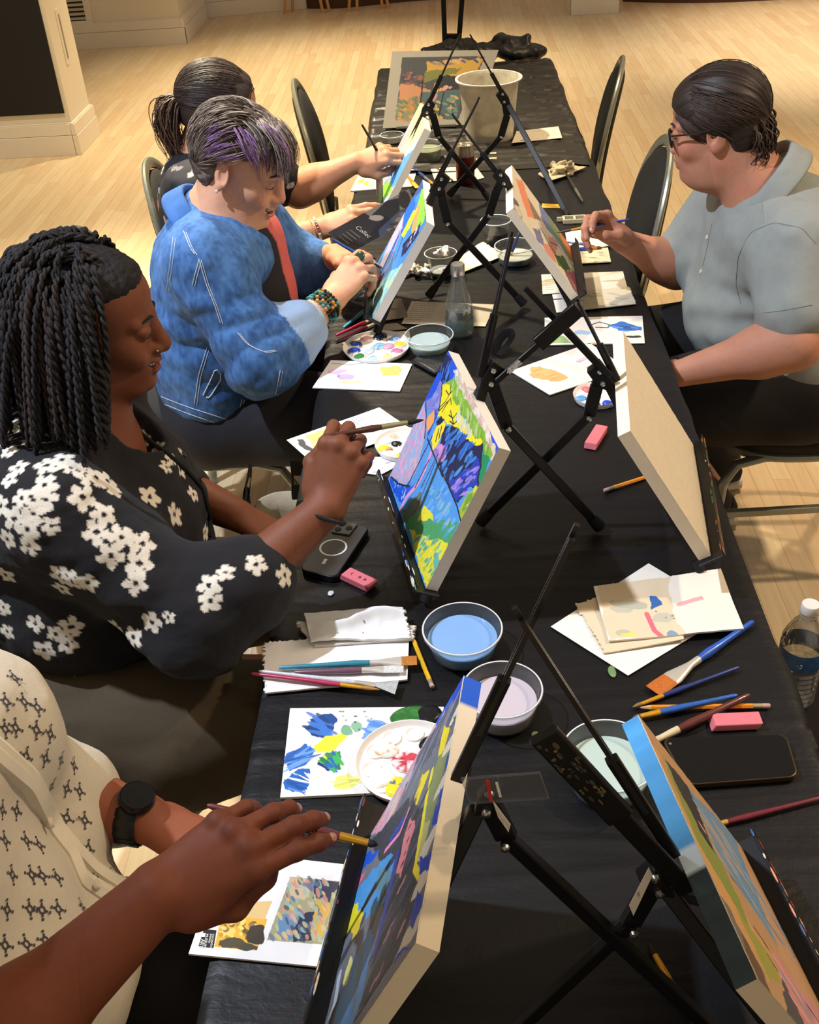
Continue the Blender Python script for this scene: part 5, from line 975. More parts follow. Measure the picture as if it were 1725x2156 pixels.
# bunched black plastic and framed print at the far end, with the floor easel behind
s = SDF(); rr = random.Random(4)
for i in range(26):
    f = i/25; c = aty(915+f*200, 108+6*math.sin(f*9)-8*f, 4.95); s.ell(A3(c[0], c[1]+rr.uniform(-.03, .05), TZ+.025+rr.uniform(-.01, .03)), A3(.06, .05, .03)*rr.uniform(.7, 1.2), np.array(Matrix.Rotation(rr.uniform(-.6, .6), 3, 'Y')), .012)
s.post = lambda P: fbm(P*26, 2)*.010
V, F = s.mesh(.008); tag(mesh_obj('plastic_bundle', V, F, CLOTH), 'bunched roll of black plastic sheeting at the far end of the table', 'plastic sheeting')
P9 = [(826, 108), (1050, 105), (1003, 262), (806, 270)]
q = [at(806, 270, TZ+.012), at(1000, 262, TZ+.012)]; y0 = (q[0][1]+q[1][1])/2
bl_, br_ = q; up = None
tl_ = aty(826, 108, bl_[1]+.14); tr_ = aty(1050, 105, br_[1]+.14)
G = bilin([tl_, tr_, br_, bl_], 150, 120); w = np.linalg.norm(tr_-tl_); h = np.linalg.norm(bl_-tl_)
a_ = (tr_-tl_)/w; b_ = (bl_-tl_)/h; n_ = nrm(np.cross(a_, b_)); Mi = np.linalg.pinv(np.stack([a_, b_], 1))
pt = Paint(w, h, 150, 120, '9b968c', lambda u, v: tuple(Mi@(atp(u, v, tl_, n_)-tl_)))
z = sub(780, 80, 3.194)
pt.poly(z([(215, 130), (780, 125), (660, 560), (180, 555)]), '3c4046', 1, 0); pt.poly(z([(385, 165), (770, 140), (730, 260), (600, 270), (500, 260), (380, 300)]), 'b8923c'); pt.poly(z([(380, 230), (620, 200), (600, 240), (460, 280), (380, 310)]), '6f7038'); pt.poly(z([(205, 310), (300, 310), (430, 360), (380, 430), (195, 480)]), 'b47f5c'); pt.poly(z([(195, 430), (330, 390), (370, 470), (320, 560), (180, 555)]), '9a7f4c'); pt.poly(z([(360, 370), (650, 350), (640, 560), (340, 560)]), '3f5a60')
pt.poly(z([(480, 260), (620, 260), (620, 350), (480, 360)]), '1c1f28'); pt.poly(z([(448, 310), (482, 290), (480, 372), (445, 370)]), 'd8a030'); pt.line(z([(470, 390), (440, 450), (425, 500)]), .012, 'b88088'); pt.dabs(z([(200, 420), (360, 400), (330, 550), (190, 550)]), 60, ['4f6f5c', 'c08a44', '6f7f6a', 'a8663c'], .012, .005, .6, .9, 2); pt.dabs(z([(370, 440), (640, 400), (630, 550), (350, 550)]), 60, ['b08a44', '2f4a50', '5f7f7a', 'c09a5c'], .012, .005, .4, .9, 3); pt.dabs(z([(225, 230), (380, 250), (370, 340), (215, 300)]), 26, ['6a4048', '8a5a44', '2a3050'], .010, .005, .2, .9, 4); pt.line(z([(365, 290), (360, 500)]), .006, '16181c'); pt.line(z([(525, 360), (508, 530)]), .006, '16181c'); pt.dabs(z([(490, 335), (570, 330), (570, 350), (490, 355)]), 6, ['c8909a', 'd8a040', 'c0b0a0'], .008, .006)
pt.dabs(z([(400, 150), (760, 135), (760, 160), (400, 185)]), 24, ['8a6f6a', '3a4658', 'c8a07a'], .012, .004, .3, .9, 6)
t9 = thing('art_print', tuple((bl_+br_)/2-A3(0, 0, .01)), 'matted landscape print propped up at the far end of the table', 'picture')
pt.c *= .72; panel('mount_board', G, pt.c, .004, PAPERM, t9, -n_ if n_[1] < 0 else n_, 'a8a296'); MB().bar((bl_*.85+br_*.15)-A3(0, .012, .004), (bl_*.2+br_*.8)-A3(0, .012, .004), .025, .016).obj('ledge', EBLK, t9, False, bevel=.002)
MB().bar((tl_+tr_)/2*.9+(bl_+br_)/2*.1+A3(0, .01, 0), A3((tl_+tr_)[0]/2, tl_[1]+.12, TZ+.004), .03, .008).obj('strut', EBLK, t9, False)
yE = 5.12; fe = thing('floor_easel', (0, yE, 0), 'tall black studio easel on the floor behind the far end of the table', 'easel'); zc0 = aty(950, 98, yE)
p = [aty(u, v, yE) for u, v in ((934, 0), (937, 92), (973, 0), (966, 92))]
for (a, b) in ((p[0], p[1]), (p[2], p[3])): MB().bar(a+(a-b)*2.2, b, .022, .02, (0, 1, 0)).obj('upright', EBLK, fe, False, bevel=.002)
MB().prism([aty(u, v, yE) for u, v in ((936, 72), (968, 72), (974, 108), (926, 108))], (0, .02, 0)).obj('clamp_plate', EBLK, fe, False, bevel=.002)
kb = MB(); [kb.lathe([(0, 0), (.008, 0), (.006, .005), (0, .006)], aty(u, v, yE)-A3(0, .001, 0), (0, -1, 0), 14) for u, v in ((937, 86),)]; kb.obj('knob', BOLT, fe); MB().lathe([(0, 0), (.010, 0), (.008, .005), (0, .006)], aty(943, 95, yE)-A3(0, .001, 0), (0, -1, 0), 14).obj('knob', BOLT, fe)
for x, y in ((-.28, yE-.02), (.32, yE-.02), (.02, yE+.5)): MB().bar(aty(950, 100, yE)+A3(0, .03, 0), A3(x, y, .004), .025, .02).obj('leg', EBLK, fe, False, bevel=.002)
# ================================================================ banquet chairs
CHM = mat('chair_frame_metal', '8b8d80', .32, metal=.55, var=.08, vscale=60); CHF = mat('chair_black_fabric', '15130f', .85, var=.2, vscale=300, bump=.15, bscale=900)
def chair(x, y, yaw, label, tilt=.16):
    t = thing('banquet_chair', (x, y, 0), label, 'chair', 'black and grey banquet chairs'); R = np.array(Matrix.Rotation(yaw, 3, 'Z')); o = A3(x, y, 0)
    L = lambda p: o+R@np.asarray(p, float)
    # seat pad
    n = 44; an = np.arange(n)*2*math.pi/n; sx = lambda e, r: np.sign(np.cos(an))*np.abs(np.cos(an))**e*r; sy = lambda e, r: np.sign(np.sin(an))*np.abs(np.sin(an))**e*r
    V = []; 
    for r, z in ((.185, .405), (.205, .410), (.212, .435), (.205, .458), (.17, .468), (.10, .471), (.01, .472)): V.append(np.stack([sx(.75, r), sy(.75, r), np.full(n, z)], 1))
    V = np.concatenate(V)@R.T+o; F = [(i*n+j, i*n+(j+1) % n, (i+1)*n+(j+1) % n, (i+1)*n+j) for i in range(6) for j in range(n)]+[tuple(range(n))[::-1], tuple(6*n+j for j in range(n))]
    mesh_obj('seat', V, F, CHF, t)
    rg = [L((sx(.75, .200)[i], sy(.75, .200)[i], .398)) for i in list(range(n))+[0]]; MB().tube(rg, .011, 8, False).obj('seat_frame', CHM, t)
    # oval back: pad inside a flat tube hoop
    u = A3(-math.sin(tilt), 0, math.cos(tilt)); c = A3(-.245, 0, .70); f = A3(math.cos(tilt), 0, math.sin(tilt))
    hoop = [L(c+A3(0, math.sin(a)*.195, 0)+u*math.cos(a)*.250-f*(.02*math.cos(a)**2)) for a in np.linspace(-math.pi*.80, math.pi*.80, 48)]
    MB().tube(hoop, .0165, 10, True, .55, up=R@f).obj('back_frame', CHM, t)
    V = []; m = 40; aa = np.arange(m)*2*math.pi/m
    for r, d in ((.01, .020), (.6, .022), (.86, .018), (.95, .006), (.95, -.012), (.86, -.022), (.5, -.026), (.01, -.027)):
        V.append(np.array([L(c+A3(0, math.sin(a)*.188*r, 0)+u*math.cos(a)*.243*r+f*(d-.02*(math.cos(a)*r)**2)) for a in aa]))
    F = [(i*m+j, i*m+(j+1) % m, (i+1)*m+(j+1) % m, (i+1)*m+j) for i in range(7) for j in range(m)]
    mesh_obj('backrest', np.concatenate(V), F, CHF, t)
    for s in (-1, 1):
        e = c+A3(0, s*math.sin(math.pi*.80)*.195, 0)+u*math.cos(math.pi*.80)*.250
        pts = [e, A3(-.215, s*.135, .45), A3(-.205, s*.165, .40), A3(-.225, s*.19, .2), A3(-.25, s*.2, .005)]
        MB().tube([L(p) for p in pts], .0145, 10, True, .75).obj('leg', CHM, t)
        pts = [A3(-.2, s*.17, .395), A3(.10, s*.185, .395), A3(.165, s*.19, .38), A3(.195, s*.195, .33), A3(.215, s*.205, .005)]
        MB().tube([L(p) for p in pts], .0145, 10, True, .8).obj('leg', CHM, t)
        MB().bar(L((-.222, s*.185, .24)), L((.203, s*.2, .24)), .018, .018).obj('stretcher', CHM, t, False, bevel=.003)
    return t
chair(-.30, 3.86, .05, 'empty chair with a tall oval back left of the far table end')
chair(.22, 3.95, math.pi-.12, 'empty chair with an oval back right of the white bucket')
chair(.21, 2.98, math.pi-.02, 'empty chair with an oval back between the man and the next empty chair')
chair(-.70, 2.48, .0, 'chair under the woman in the denim jacket')
chair(-.72, 1.33, .02, 'chair under the woman in the flower cardigan')
chair(.76, 2.42, math.pi, 'chair under the man in the grey polo shirt')
chair(-.625, 3.03, .06, 'chair under the ponytailed woman')
chair(-.86, .62, .0, 'chair under the person in the patterned cream shirt')
chair(.62, 1.24, math.pi, 'empty chair tucked in at the table edge with the water bottle on its seat')
def water_bottle():
    c = A3(.478, 1.345, .473); k = 1; t = thing('water_bottle', tuple(c), 'clear plastic water bottle with a blue label standing on the near chair seat', 'bottle')
    pr = [(0, .003), (.026, 0), (.034, .006)]
    for i in range(7): z = .012+i*.011; pr += [(.0355, z), (.0328, z+.0055)]
    pr += [(.0355, .092), (.0355, .128), (.034, .134), (.0355, .140), (.030, .155), (.022, .172), (.0135, .184), (.0128, .188), (.0155, .189), (.0155, .191), (.0125, .192), (.0125, .196)]
    MB().lathe(pr, c).obj('bottle_wall', clear_mat('pet_bottle', (225, 226, 222), .2, .05, .08), t)
    MB().lathe([(.0359, .093), (.0361, .094), (.0361, .127), (.0359, .128)], c).obj('label_band', mat('blue_bottle_label', '2f5a8c', .4, var=.3, vscale=90), t)
    MB().lathe([(.0142, .196), (.0150, .198), (.0150, .210), (.0138, .213), (0, .213)], c, n=28).obj('screw_cap', mat('white_cap', 'd8d4cc', .5), t)
    L = MB(); a0 = -1.9
    for i in range(3):
        a = i*2*math.pi/3+.5; q = c+A3(math.cos(a0), math.sin(a0), 0)*.0368+A3(-math.sin(a0), math.cos(a0), 0)*.004*math.cos(a)+A3(0, 0, .108+.004*math.sin(a)); L.bar(q, q+A3(-math.sin(a0), math.cos(a0), 0)*.004*math.cos(a+2.2)+A3(0, 0, .004*math.sin(a+2.2)), .0018, .0006)
    L.obj('recycling_mark', mat('white_ink', 'f2f0ec', .6), t)
water_bottle()

# bag under the left edge of the table
def tote():
    c = A3(-.475, 1.86, 0); S_ = MB(); t = thing('tote_bag', (c[0], 1.86, 0), 'beige cloth tote bag with wide black straps on the floor under the table edge', 'bag'); zt = .50
    n = 40; an = np.arange(n)*2*math.pi/n; V = []
    for f, z in ((.85, .002), (1, .03), (1.02, .2), (.98, .36), (.94, .50), (.92, zt), (.90, zt), (.88, .45), (.8, .1)):
        r = 1+.05*np.array([noise3(A3(math.cos(a)*2, math.sin(a)*2, z*6)) for a in an]); V.append(np.stack([c[0]+np.sign(np.cos(an))*np.abs(np.cos(an))**.6*.075*f*r, 1.86+np.sign(np.sin(an))*np.abs(np.sin(an))**.6*.15*f*r, np.full(n, z)], 1))
    F = [(i*n+j, i*n+(j+1) % n, (i+1)*n+(j+1) % n, (i+1)*n+j) for i in range(8) for j in range(n)]+[tuple(range(n))[::-1], tuple(8*n+j for j in range(n))]
    mesh_obj('pouch', np.concatenate(V), F, mat('beige_canvas_bag', 'b8ab90', .85, var=.08, bump=.2, bscale=300), t)
    for s in (-1, 1):
        p = [A3(c[0]+s*.072, 1.94, .40), A3(c[0]+s*.072, 1.94, .54), A3(c[0]+s*.05, 1.82, .62), A3(c[0]+s*.045, 1.88, .64), A3(c[0]+s*.055, 1.94, .60), A3(c[0]+s*.074, 1.95, .52), A3(c[0]+s*.074, 1.95, .40)]
        MB().tube(p, .017, 8, True, .12, up=(1, 0, 0)).obj('strap', mat('black_bag_strap', '101012', .8), t)
tote()
# ================================================================ people
from mathutils.bvhtree import BVHTree
SKINS = {}
def frame(yaw, pitch=0, roll=0):
    """columns: forward, left, up; yaw about z from +x, pitch down positive"""
    M = Matrix.Rotation(yaw, 3, 'Z') @ Matrix.Rotation(pitch, 3, 'Y') @ Matrix.Rotation(roll, 3, 'X'); return np.array(M)
def head(S, c, R, k=1.0, fat=1.0, smile=0, nose=1.0, jaw=1.0):
    c = np.asarray(c, float); P = lambda x, y, z: c+R@(A3(x, y, z)*k); E = lambda p, r, kk=.012, sub=0, Q=None: S.ell(P(*p), A3(*r)*k, R if Q is None else R@Q, kk*k, sub)
    E((-.018, 0, .032), (.092, .074, .080), .02); E((.030, 0, .040), (.054, .060, .050), .03); E((.024, 0, -.030), (.064, .058, .078), .03)
    E((.040, 0, -.080), (.050, .044*fat, .034), .025); S.cone(P(-.005, .047, -.068), P(.064, .018, -.102), .016*k*jaw, .015*k, .02); S.cone(P(-.005, -.047, -.068), P(.064, -.018, -.102), .016*k*jaw, .015*k, .02)
    E((.080, 0, -.099), (.018, .020, .016), .014)
    E((.066, 0, -.058), (.031, .034, .032), .02)
    for s in (-1, 1):
        E((.053, s*.038, -.030), (.027, .022*fat, .024*fat), .016)
        if smile: E((.064, s*.036, -.040), (.018, .016, .017), .012)
        S.cone(P(.080, s*.008, .018), P(.066, s*.046, .016), .0085*k, .0075*k, .012)
        E((.099, s*.032, -.004), (.0185, .016, .0115), .010, 1)
        E((.0725, s*.032, -.002), (.0150, .0160, .0125), .004)
        E((.0745, s*.032, .0035), (.0150, .0170, .0085), .004)
    S.chain([P(.084, 0, .012), P(.093, 0, -.008), P(.101*nose+.002*(nose-1), 0, -.028), P(.1035*nose, 0, -.0345)], [.0100*k, .0090*k, .0100*k, .0115*k*nose], .012)
    for s in (-1, 1): E((.094, s*.0125, -.038), (.0125, .0085, .0085), .006); E((.099, s*.006, -.0465), (.004, .0032, .003), .003, 1)
    up_ = .004 if smile else -.001
    for s in (-1, 1):
        S.chain([P(.0975, 0, -.0605), P(.0950, s*.011, -.0600), P(.0860, s*.024, -.0645+up_)], [.0066*k, .0064*k, .0032*k], .005*k)
        S.chain([P(.0955, 0, -.0740), P(.0925, s*.011, -.0730), P(.0850, s*.023, -.0655+up_)], [.0076*k, .0070*k, .0032*k], .005*k)
    for s in (-1, 1):
        a = .0052 if smile else .0011
        S.chain([P(.1000, 0, -.0668), P(.0975, s*.012, -.0660), P(.0880, s*.0245, -.0640+up_)]+([P(.0830, s*.029, -.0590)] if smile else []), [a*k, a*k, a*.7*k]+([.0012*k] if smile else []), .002*k, 1)
    for s in (-1, 1):
        Q = np.array(Matrix.Rotation(s*.35, 3, 'Z') @ Matrix.Rotation(-.18, 3, 'Y'))
        E((-.012, s*.076, -.008), (.0185, .0055, .031), .006, 0, Q); E((-.008, s*.081, -.006), (.0105, .0045, .019), .004, 1, Q)
        E((-.010, s*.079, -.034), (.0085, .005, .0095), .005, 0, Q)
    return P
def hand(S, W, d, b, s=None, flip=1, curl=None, thumb=None, sc=1.0, spread=.06, yaw=(0, 0, 0, 0)):
    """W wrist, d towards the knuckles, b out of the back of the hand; the thumb lies on side flip*(d x b)"""
    W = np.asarray(W, float); d = nrm(d); b = np.asarray(b, float); b = nrm(b-d*(b@d)); t = flip*np.cross(d, b)
    P = lambda x, y, z: W+(d*x+t*y+b*z)*sc
    K = [(.088, .028, .002), (.093, .009, .005), (.087, -.011, .003), (.077, -.029, -.002)]; L = [(.041, .025, .021), (.045, .028, .022), (.041, .026, .021), (.032, .020, .019)]; r0 = [.0095, .0098, .0092, .0080]
    curl = curl or [(.5, .6, .4)]*4; tips = []
    for i in range(4):
        k = P(*K[i]); S.cone(P(.004, K[i][1]*.45, -.001), k, .0125*sc, r0[i]*1.08*sc, .014*sc)
        S.ell(k+b*.002*sc, .0112*sc*(r0[i]/.0095), None, .006)
        ang = 0; p = k; pts = [k]; y = (1.5-i)*spread+yaw[i]; dd = d*math.cos(y)+t*math.sin(y)
        for j in range(3):
            ang += curl[i][j]; v = dd*math.cos(ang)-b*math.sin(ang); p = p+v*L[i][j]*sc; pts.append(p)
        S.chain(pts, [r0[i]*sc, r0[i]*.93*sc, r0[i]*.86*sc, r0[i]*.74*sc], .005*sc)
        tips.append((pts[-1], v, nrm(np.cross(np.cross(v, b if abs(v@b) < .9 else d), v)) if abs(v@b) < .95 else d, r0[i]*.74*sc, pts))
    S.ell(P(.050, .004, -.006), A3(.045, .036, .013)*sc, np.stack([d, t, b], 1), .012)
    thumb = thumb or [(.018, .030, -.010), (.052, .046, -.024), (.080, .036, -.038), (.100, .022, -.044)]
    T = [P(*q) for q in thumb]; S.chain(T, [.0145*sc, .0118*sc, .0105*sc, .0082*sc], .008*sc); S.ell(P(.030, .026, -.012), A3(.030, .017, .016)*sc, np.stack([d, t, b], 1), .012)
    return tips, T, (d, t, b)
def arm(S, sh, el, wr, r=(.056, .046, .043, .0275), k=.03):
    S.chain([sh, el], [r[0], r[1]], k); m = el+(wr-el)*.28; S.chain([el, m, wr], [r[1]*.9, r[2], r[3]], k)
def skin_mesh(S, name, m, parent, coarse, boxes, colf=None):
    V, F = S.mesh(coarse); c = V[F].mean(1); keep = np.ones(len(F), bool)
    for lo, hi, h in boxes: keep &= ~((c > lo) & (c < hi)).all(1)
    Vs = [V]; Fs = [F[keep]]; n = len(V); ins = []
    for i, (lo, hi, h) in enumerate(boxes):
        v, f = S.mesh(h, lo-h*2.5, hi+h*2.5); c = v[f].mean(1); k2 = ((c > lo-h) & (c < hi+h)).all(1)
        for lo2, hi2, h2 in boxes[:i]: k2 &= ~((c > lo2) & (c < hi2)).all(1)
        Vs.append(v); Fs.append(f[k2]+n); n += len(v)
    V = np.concatenate(Vs); F = np.concatenate(Fs); u = np.unique(F); mp = np.full(len(V), -1); mp[u] = np.arange(len(u)); V = V[u]; F = mp[F]
    return V, F
def skin_mat(name, rough=.58):
    return mat(name, attr=True, rough=rough, var=.05, vscale=90, bump=.06, bscale=700, sss=.10, spec=.32)
def decorate_face(t, P, R, k, brow, iris, lash, smile, browtilt=0, teeth=False):
    f = R[:, 0]; u = R[:, 2]
    for s in (-1, 1):
        MB().tube([P(.0905, s*.012, .0165), P(.0895, s*.024, .0225+browtilt), P(.0795, s*.040, .0205), P(.071, s*.047, .015)], [.0024*k, .0034*k, .0028*k, .001*k], 8, True, .6, up=u).obj('eyebrow', brow, t)
        MB().tube([P(.0872, s*.022, -.0056), P(.0880, s*.029, -.0068), P(.0858, s*.038, -.0066), P(.0780, s*.0475, -.0035)], [.0006*k, .0012*k, .0013*k, .0007*k], 8).obj('eyelashes', lash, t)
    if teeth:
        g = MB()
        for i in range(-3, 4): g.ball(P(.0935-.0007*i*i, i*.0054, -.0645), (.0035*k, .0030*k, .0040*k), 8, R)
        g.obj('teeth', mat('teeth', 'e4dccb', .25), t)
def cap_hair(S0, c, R, k, off, region, name, m, t, h=.003, post=None, colf=None, extra=None, fade=.018, nape=.7):
    """hair as a skin over the skull, kept where region(local point) is true"""
    S = SDF(); P = lambda x, y, z: np.asarray(c)+R@(A3(x, y, z)*k)
    S.ell(P(-.018, 0, .032), (A3(.092, .074, .080)+off)*k, R, .02*k); S.ell(P(.030, 0, .040), (A3(.052, .060, .050)+off)*k, R, .03*k); S.ell(P(-.045, 0, -.025), (A3(.050, .062, .06)+off*nape)*k, R, .03*k)
    if extra: extra(S, P)
    def pf(Q):
        q = (Q-np.asarray(c))@R/k; g = region(q); o = np.maximum(0, -g)*1.0+(off+.003)*k*np.clip(1-g/fade, 0, 1)**1.5
        return o+(post(q) if post is not None else 0)
    S.post = pf; V, F = S.mesh(h); C = colf((V-np.asarray(c))@R/k) if colf else None
    return mesh_obj(name, V, F, m, t, True, C)
def bvh_of(V, F): return BVHTree.FromPolygons([tuple(v) for v in V], [tuple(f) for f in F])
def hit(b, u, v):
    d = ray(u, v); r = b.ray_cast(Vector(CAM), Vector(nrm(d))); return (np.array(r[0]), np.array(r[1])) if r[0] is not None else (None, None)
def garment(S, name, m, t, h, colf=None, lo=None, hi=None):
    V, F = S.mesh(h, lo, hi); C = colf(V, F) if colf else None; o = mesh_obj(name, V, F, m, t, True, C); return o, V, F
def seam(name, b, px, r, m, t, off=.001, n=None):
    pts = []
    for i in range(len(px)-1):
        k = max(2, int(math.dist(px[i], px[i+1])/10))
        for j in range(k):
            f = j/k; q, nn = hit(b, px[i][0]+(px[i+1][0]-px[i][0])*f, px[i][1]+(px[i+1][1]-px[i][1])*f)
            if q is not None and (not pts or np.linalg.norm(q-pts[-1]) < .06): pts.append(q-nrm(ray(862, 1078))*0+np.asarray(nn)*off*(1 if nn@ray(*px[0]) < 0 else -1))
    if len(pts) > 3:
        P = np.array(pts); P[1:-1] = (P[:-2]+P[1:-1]*2+P[2:])/4
        return MB().tube(P, r, 6, True).obj(name, m, t)
def nails(t, tips, m, k=1, which=(0, 1, 2, 3)):
    for i in which:
        p, v, n, r, _ = tips[i]; s = np.cross(v, n); R = np.stack([v, s, n], 1); MB().ball(p-v*.003*k+n*r*.72, (.0062*k, .0045*k, .0026*k), 12, R).obj('fingernail', m, t)
def shift(C, sel, col, a): C[sel] = C[sel]*(1-a)+lin(col)*a
# ---- simple body below and inside the clothes
def body(S, pel, lum, ch, nb, hd, R, shL, shR, wid=1.0, hips=None, knees=None, ankles=None, neck=.052, hk=1.0):
    S.ell(pel, (.13*wid, .17*wid, .11), None, .05); S.chain([pel, lum, ch], [.12*wid, .115*wid, .12*wid], .06); S.cone(shL, shR, .06, .06, .07); S.cone(ch, nb, .11, .06, .07)
    S.cone(nb, hd+R@(A3(-.022, 0, -.045)*hk), neck*1.08, neck, .035)
    if hips is not None:
        for h, kn, an in zip(hips, knees, ankles): S.chain([h, kn, an], [.085, .06, .036], .04)

def collar_mesh(t, name, m, c, f, up, rin, wid, hb, drop, gap, tip, cols=None, th=.004):
    """folded collar round the neck: c base of the neck, f forward, up neck axis"""
    up = nrm(up); f = nrm(f-up*(f@up)); s = np.cross(up, f); n = 56; ph = np.linspace(gap, 2*math.pi-gap, n); G = np.zeros((6, n, 3))
    for j, p in enumerate(ph):
        fr = .5+.5*math.cos(p); d = f*math.cos(p)+s*math.sin(p); b = c+up*(hb*(1-fr)-drop*fr**1.5)+d*rin[1]*1.0+f*(rin[0]-rin[1])*fr
        e = math.exp(-min(p-gap, 2*math.pi-gap-p)/.30); w = wid*(1+.25*e); fall = d*.55-up*.85+f*tip*e
        for i, (x, y) in enumerate(((-.004, -.016), (0, .004), (.007, .010), (.30, .0), (.65, 0), (1, 0))): G[i, j] = b+d*x+up*y if i < 3 else b+d*.008+up*.006+fall*w*x
    mb = MB().grid(G); V = np.concatenate(mb.V); o = mesh_obj(name, V, mb.F, m, t, True, np.tile(lin(cols), (len(V), 1))*(1+.25*fbm(V*40, 2)[:, None]) if cols else None)
    sd = o.modifiers.new('Solidify', 'SOLIDIFY'); sd.thickness = th; sd.offset = 0; sb = o.modifiers.new('Smooth', 'SUBSURF'); sb.levels = sb.render_levels = 1
    return o, V, mb.F

def combed(name, m, t, c, R, k, ax, starts, ends, n, cols, rr, r=(.0008, .0017), seg=12, lift=.004, ctr=(-.018, 0, .032)):
    """fine strands lying over the skull from a start direction to an end direction"""
    mb = MB(); o = np.asarray(c)+R@(A3(*ctr)*k); ax = np.asarray(ax)*k
    for i in range(n):
        a = nrm(starts(rr)); b = nrm(ends(rr, a)); w = math.acos(max(-1, min(1, float(a@b)))); L = lift*rr.random(); pts = []
        for j in range(seg):
            f = j/(seg-1); v = nrm((a*math.sin((1-f)*w)+b*math.sin(f*w))/max(math.sin(w), 1e-4)); pts.append(o+R@(v/np.linalg.norm(v/(ax+L*math.sin(f*3.1)))))
        mb.cc = lin(rr.choice(cols)); mb.tube(pts, np.linspace(rr.uniform(*r), .0004, seg), 4)
    return mb.obj(name, m, t, col=True, sharp=None)
# ---------------------------------------------------------------- woman with twists in a flower cardigan
def person_b():
    t = thing('person', (-.72, 1.42, .47), 'smiling woman with shoulder-length dark twists in a black cardigan with white flowers, painting', 'person')
    hc = A3(-.620, 1.47, 1.180); R = frame(.16, .20, .03); k = .98
    nb = A3(-.672, 1.455, 1.02); shR = A3(-.665, 1.275, .965); shL = A3(-.70, 1.61, .96); elR = A3(-.478, 1.205, .805); wrR = A3(-.284, 1.33, .917)
    elL = A3(-.66, 1.67, .77); wrL = A3(-.47, 1.535, .765)
    S = SDF(); P = head(S, hc, R, k, 1.08, 1, 1.03)
    body(S, A3(-.77, 1.42, .56), A3(-.75, 1.43, .72), A3(-.715, 1.445, .90), nb, hc, R, shL, shR, 1.1, (A3(-.74, 1.30, .56), A3(-.74, 1.54, .56)), (A3(-.36, 1.29, .575), A3(-.36, 1.55, .575)), (A3(-.38, 1.30, .1), A3(-.36, 1.55, .1)), .054, k)
    arm(S, shR, elR, wrR, (.062, .052, .047, .0285)); arm(S, shL, elL, wrL, (.06, .05, .045, .0285))
    d = A3(.035, .05, .080); b = A3(-.1, -.78, .42)
    tips, T, fr = hand(S, wrR, d, b, flip=-1, sc=1.06, curl=[(.85, .95, .35), (.95, 1.0, .4), (1.05, 1.05, .45), (1.15, 1.1, .5)], thumb=[(.018, .028, -.012), (.055, .045, -.026), (.085, .038, -.048), (.103, .018, -.058)], yaw=(.05, .02, 0, -.05))
    hand(S, wrL, A3(.09, -.04, -.03), A3(.1, .1, .9), flip=-1, curl=[(.3, .4, .3)]*4)
    sk = skin_mat('skin_deep_brown'); col = '74452f'
    hb = (hc-.155, hc+.155, .0023); h1 = (wrR+A3(-.04, -.07, -.03), wrR+A3(.16, .15, .17), .0023)
    V, F = skin_mesh(S, 'body', sk, t, .0065, [hb, h1])
    C = np.tile(lin(col), (len(V), 1)); q = (V-hc)@R/k; hd_ = np.abs(q).max(1) < .14
    C *= (1+.07*fbm(V*28)[:, None]); lips = hd_ & (((q[:, 0]-.093)/.020)**2+(q[:, 1]/.027)**2+((q[:, 2]+.067)/.0135)**2 < 1); shift(C, lips, '7a3a36', .55); shift(C, lips & (np.abs(q[:, 2]+.0655) < .0048) & (np.abs(q[:, 1]) < .024), '2c1210', .9)
    shift(C, hd_ & (((q[:, 0]-.055)/.03)**2+((np.abs(q[:, 1])-.04)/.02)**2+((q[:, 2]+.035)/.02)**2 < 1), '8a4a34', .3)
    o = mesh_obj('body', V, F, sk, t, True, C)
    decorate_face(t, P, R, k, mat('black_brow', '15100e', .8), None, mat('lash_black', '0c0a0a', .7), 1, 0, True)
    MB().ball(P(.0985, -.0215, -.036), .0018, 8).obj('nose_stud', mat('silver_stud', 'f2efe8', .1, metal=1), t)
    nails(t, tips, mat('white_nail', 'ded2cc', .3), 1.06, (2,)); nails(t, tips, mat('brown_nail', '8a5c4c', .3), 1.0, (0, 1, 3))
    # hair: short fuzzy base and hanging two-strand twists
    HB = mat('black_hair', attr=True, rough=.55, var=.25, vscale=500, bump=.5, bscale=900, spec=.35)
    def reg(q): 
        line = np.where(q[:, 0] > .0, .050+.30*(q[:, 0]-.052), -.2); return np.minimum(q[:, 2]-line-.012+.18*np.maximum(0, .03-q[:, 0]), .072-q[:, 0]+.35*np.maximum(0, q[:, 2]-.05))
    hair = cap_hair(S, hc, R, k, .005, reg, 'hair_base', HB, t, .003, lambda q: fbm(q*260, 2)*.0022, lambda q: np.tile(lin('141215'), (len(q), 1))*(1+.5*fbm(q*200)[:, None]))
    rr = random.Random(12); mb = MB(); ctr = P(-.018, 0, .032)
    def surf(v): v = nrm(v); ax = A3(.097, .080, .087)*k; return ctr+R@(v/np.linalg.norm(v/ax))
    roots = []
    for i in range(250):
        a = rr.uniform(.62, math.pi*2-.62); e = math.asin(rr.uniform(.02, .98)); v = A3(math.cos(a)*math.cos(e), math.sin(a)*math.cos(e), math.sin(e))
        if v[0] > .30 or (v[0] > .12 and abs(v[1]) < .5): continue
        roots.append(v)
    for i in range(22): roots.append(A3(.22-rr.uniform(0, .2), -.75-rr.uniform(0, .2), .40+rr.uniform(-.1, .3)))
    for i in range(9): roots.append(A3(.25, .75, .35+rr.uniform(-.1, .2)))
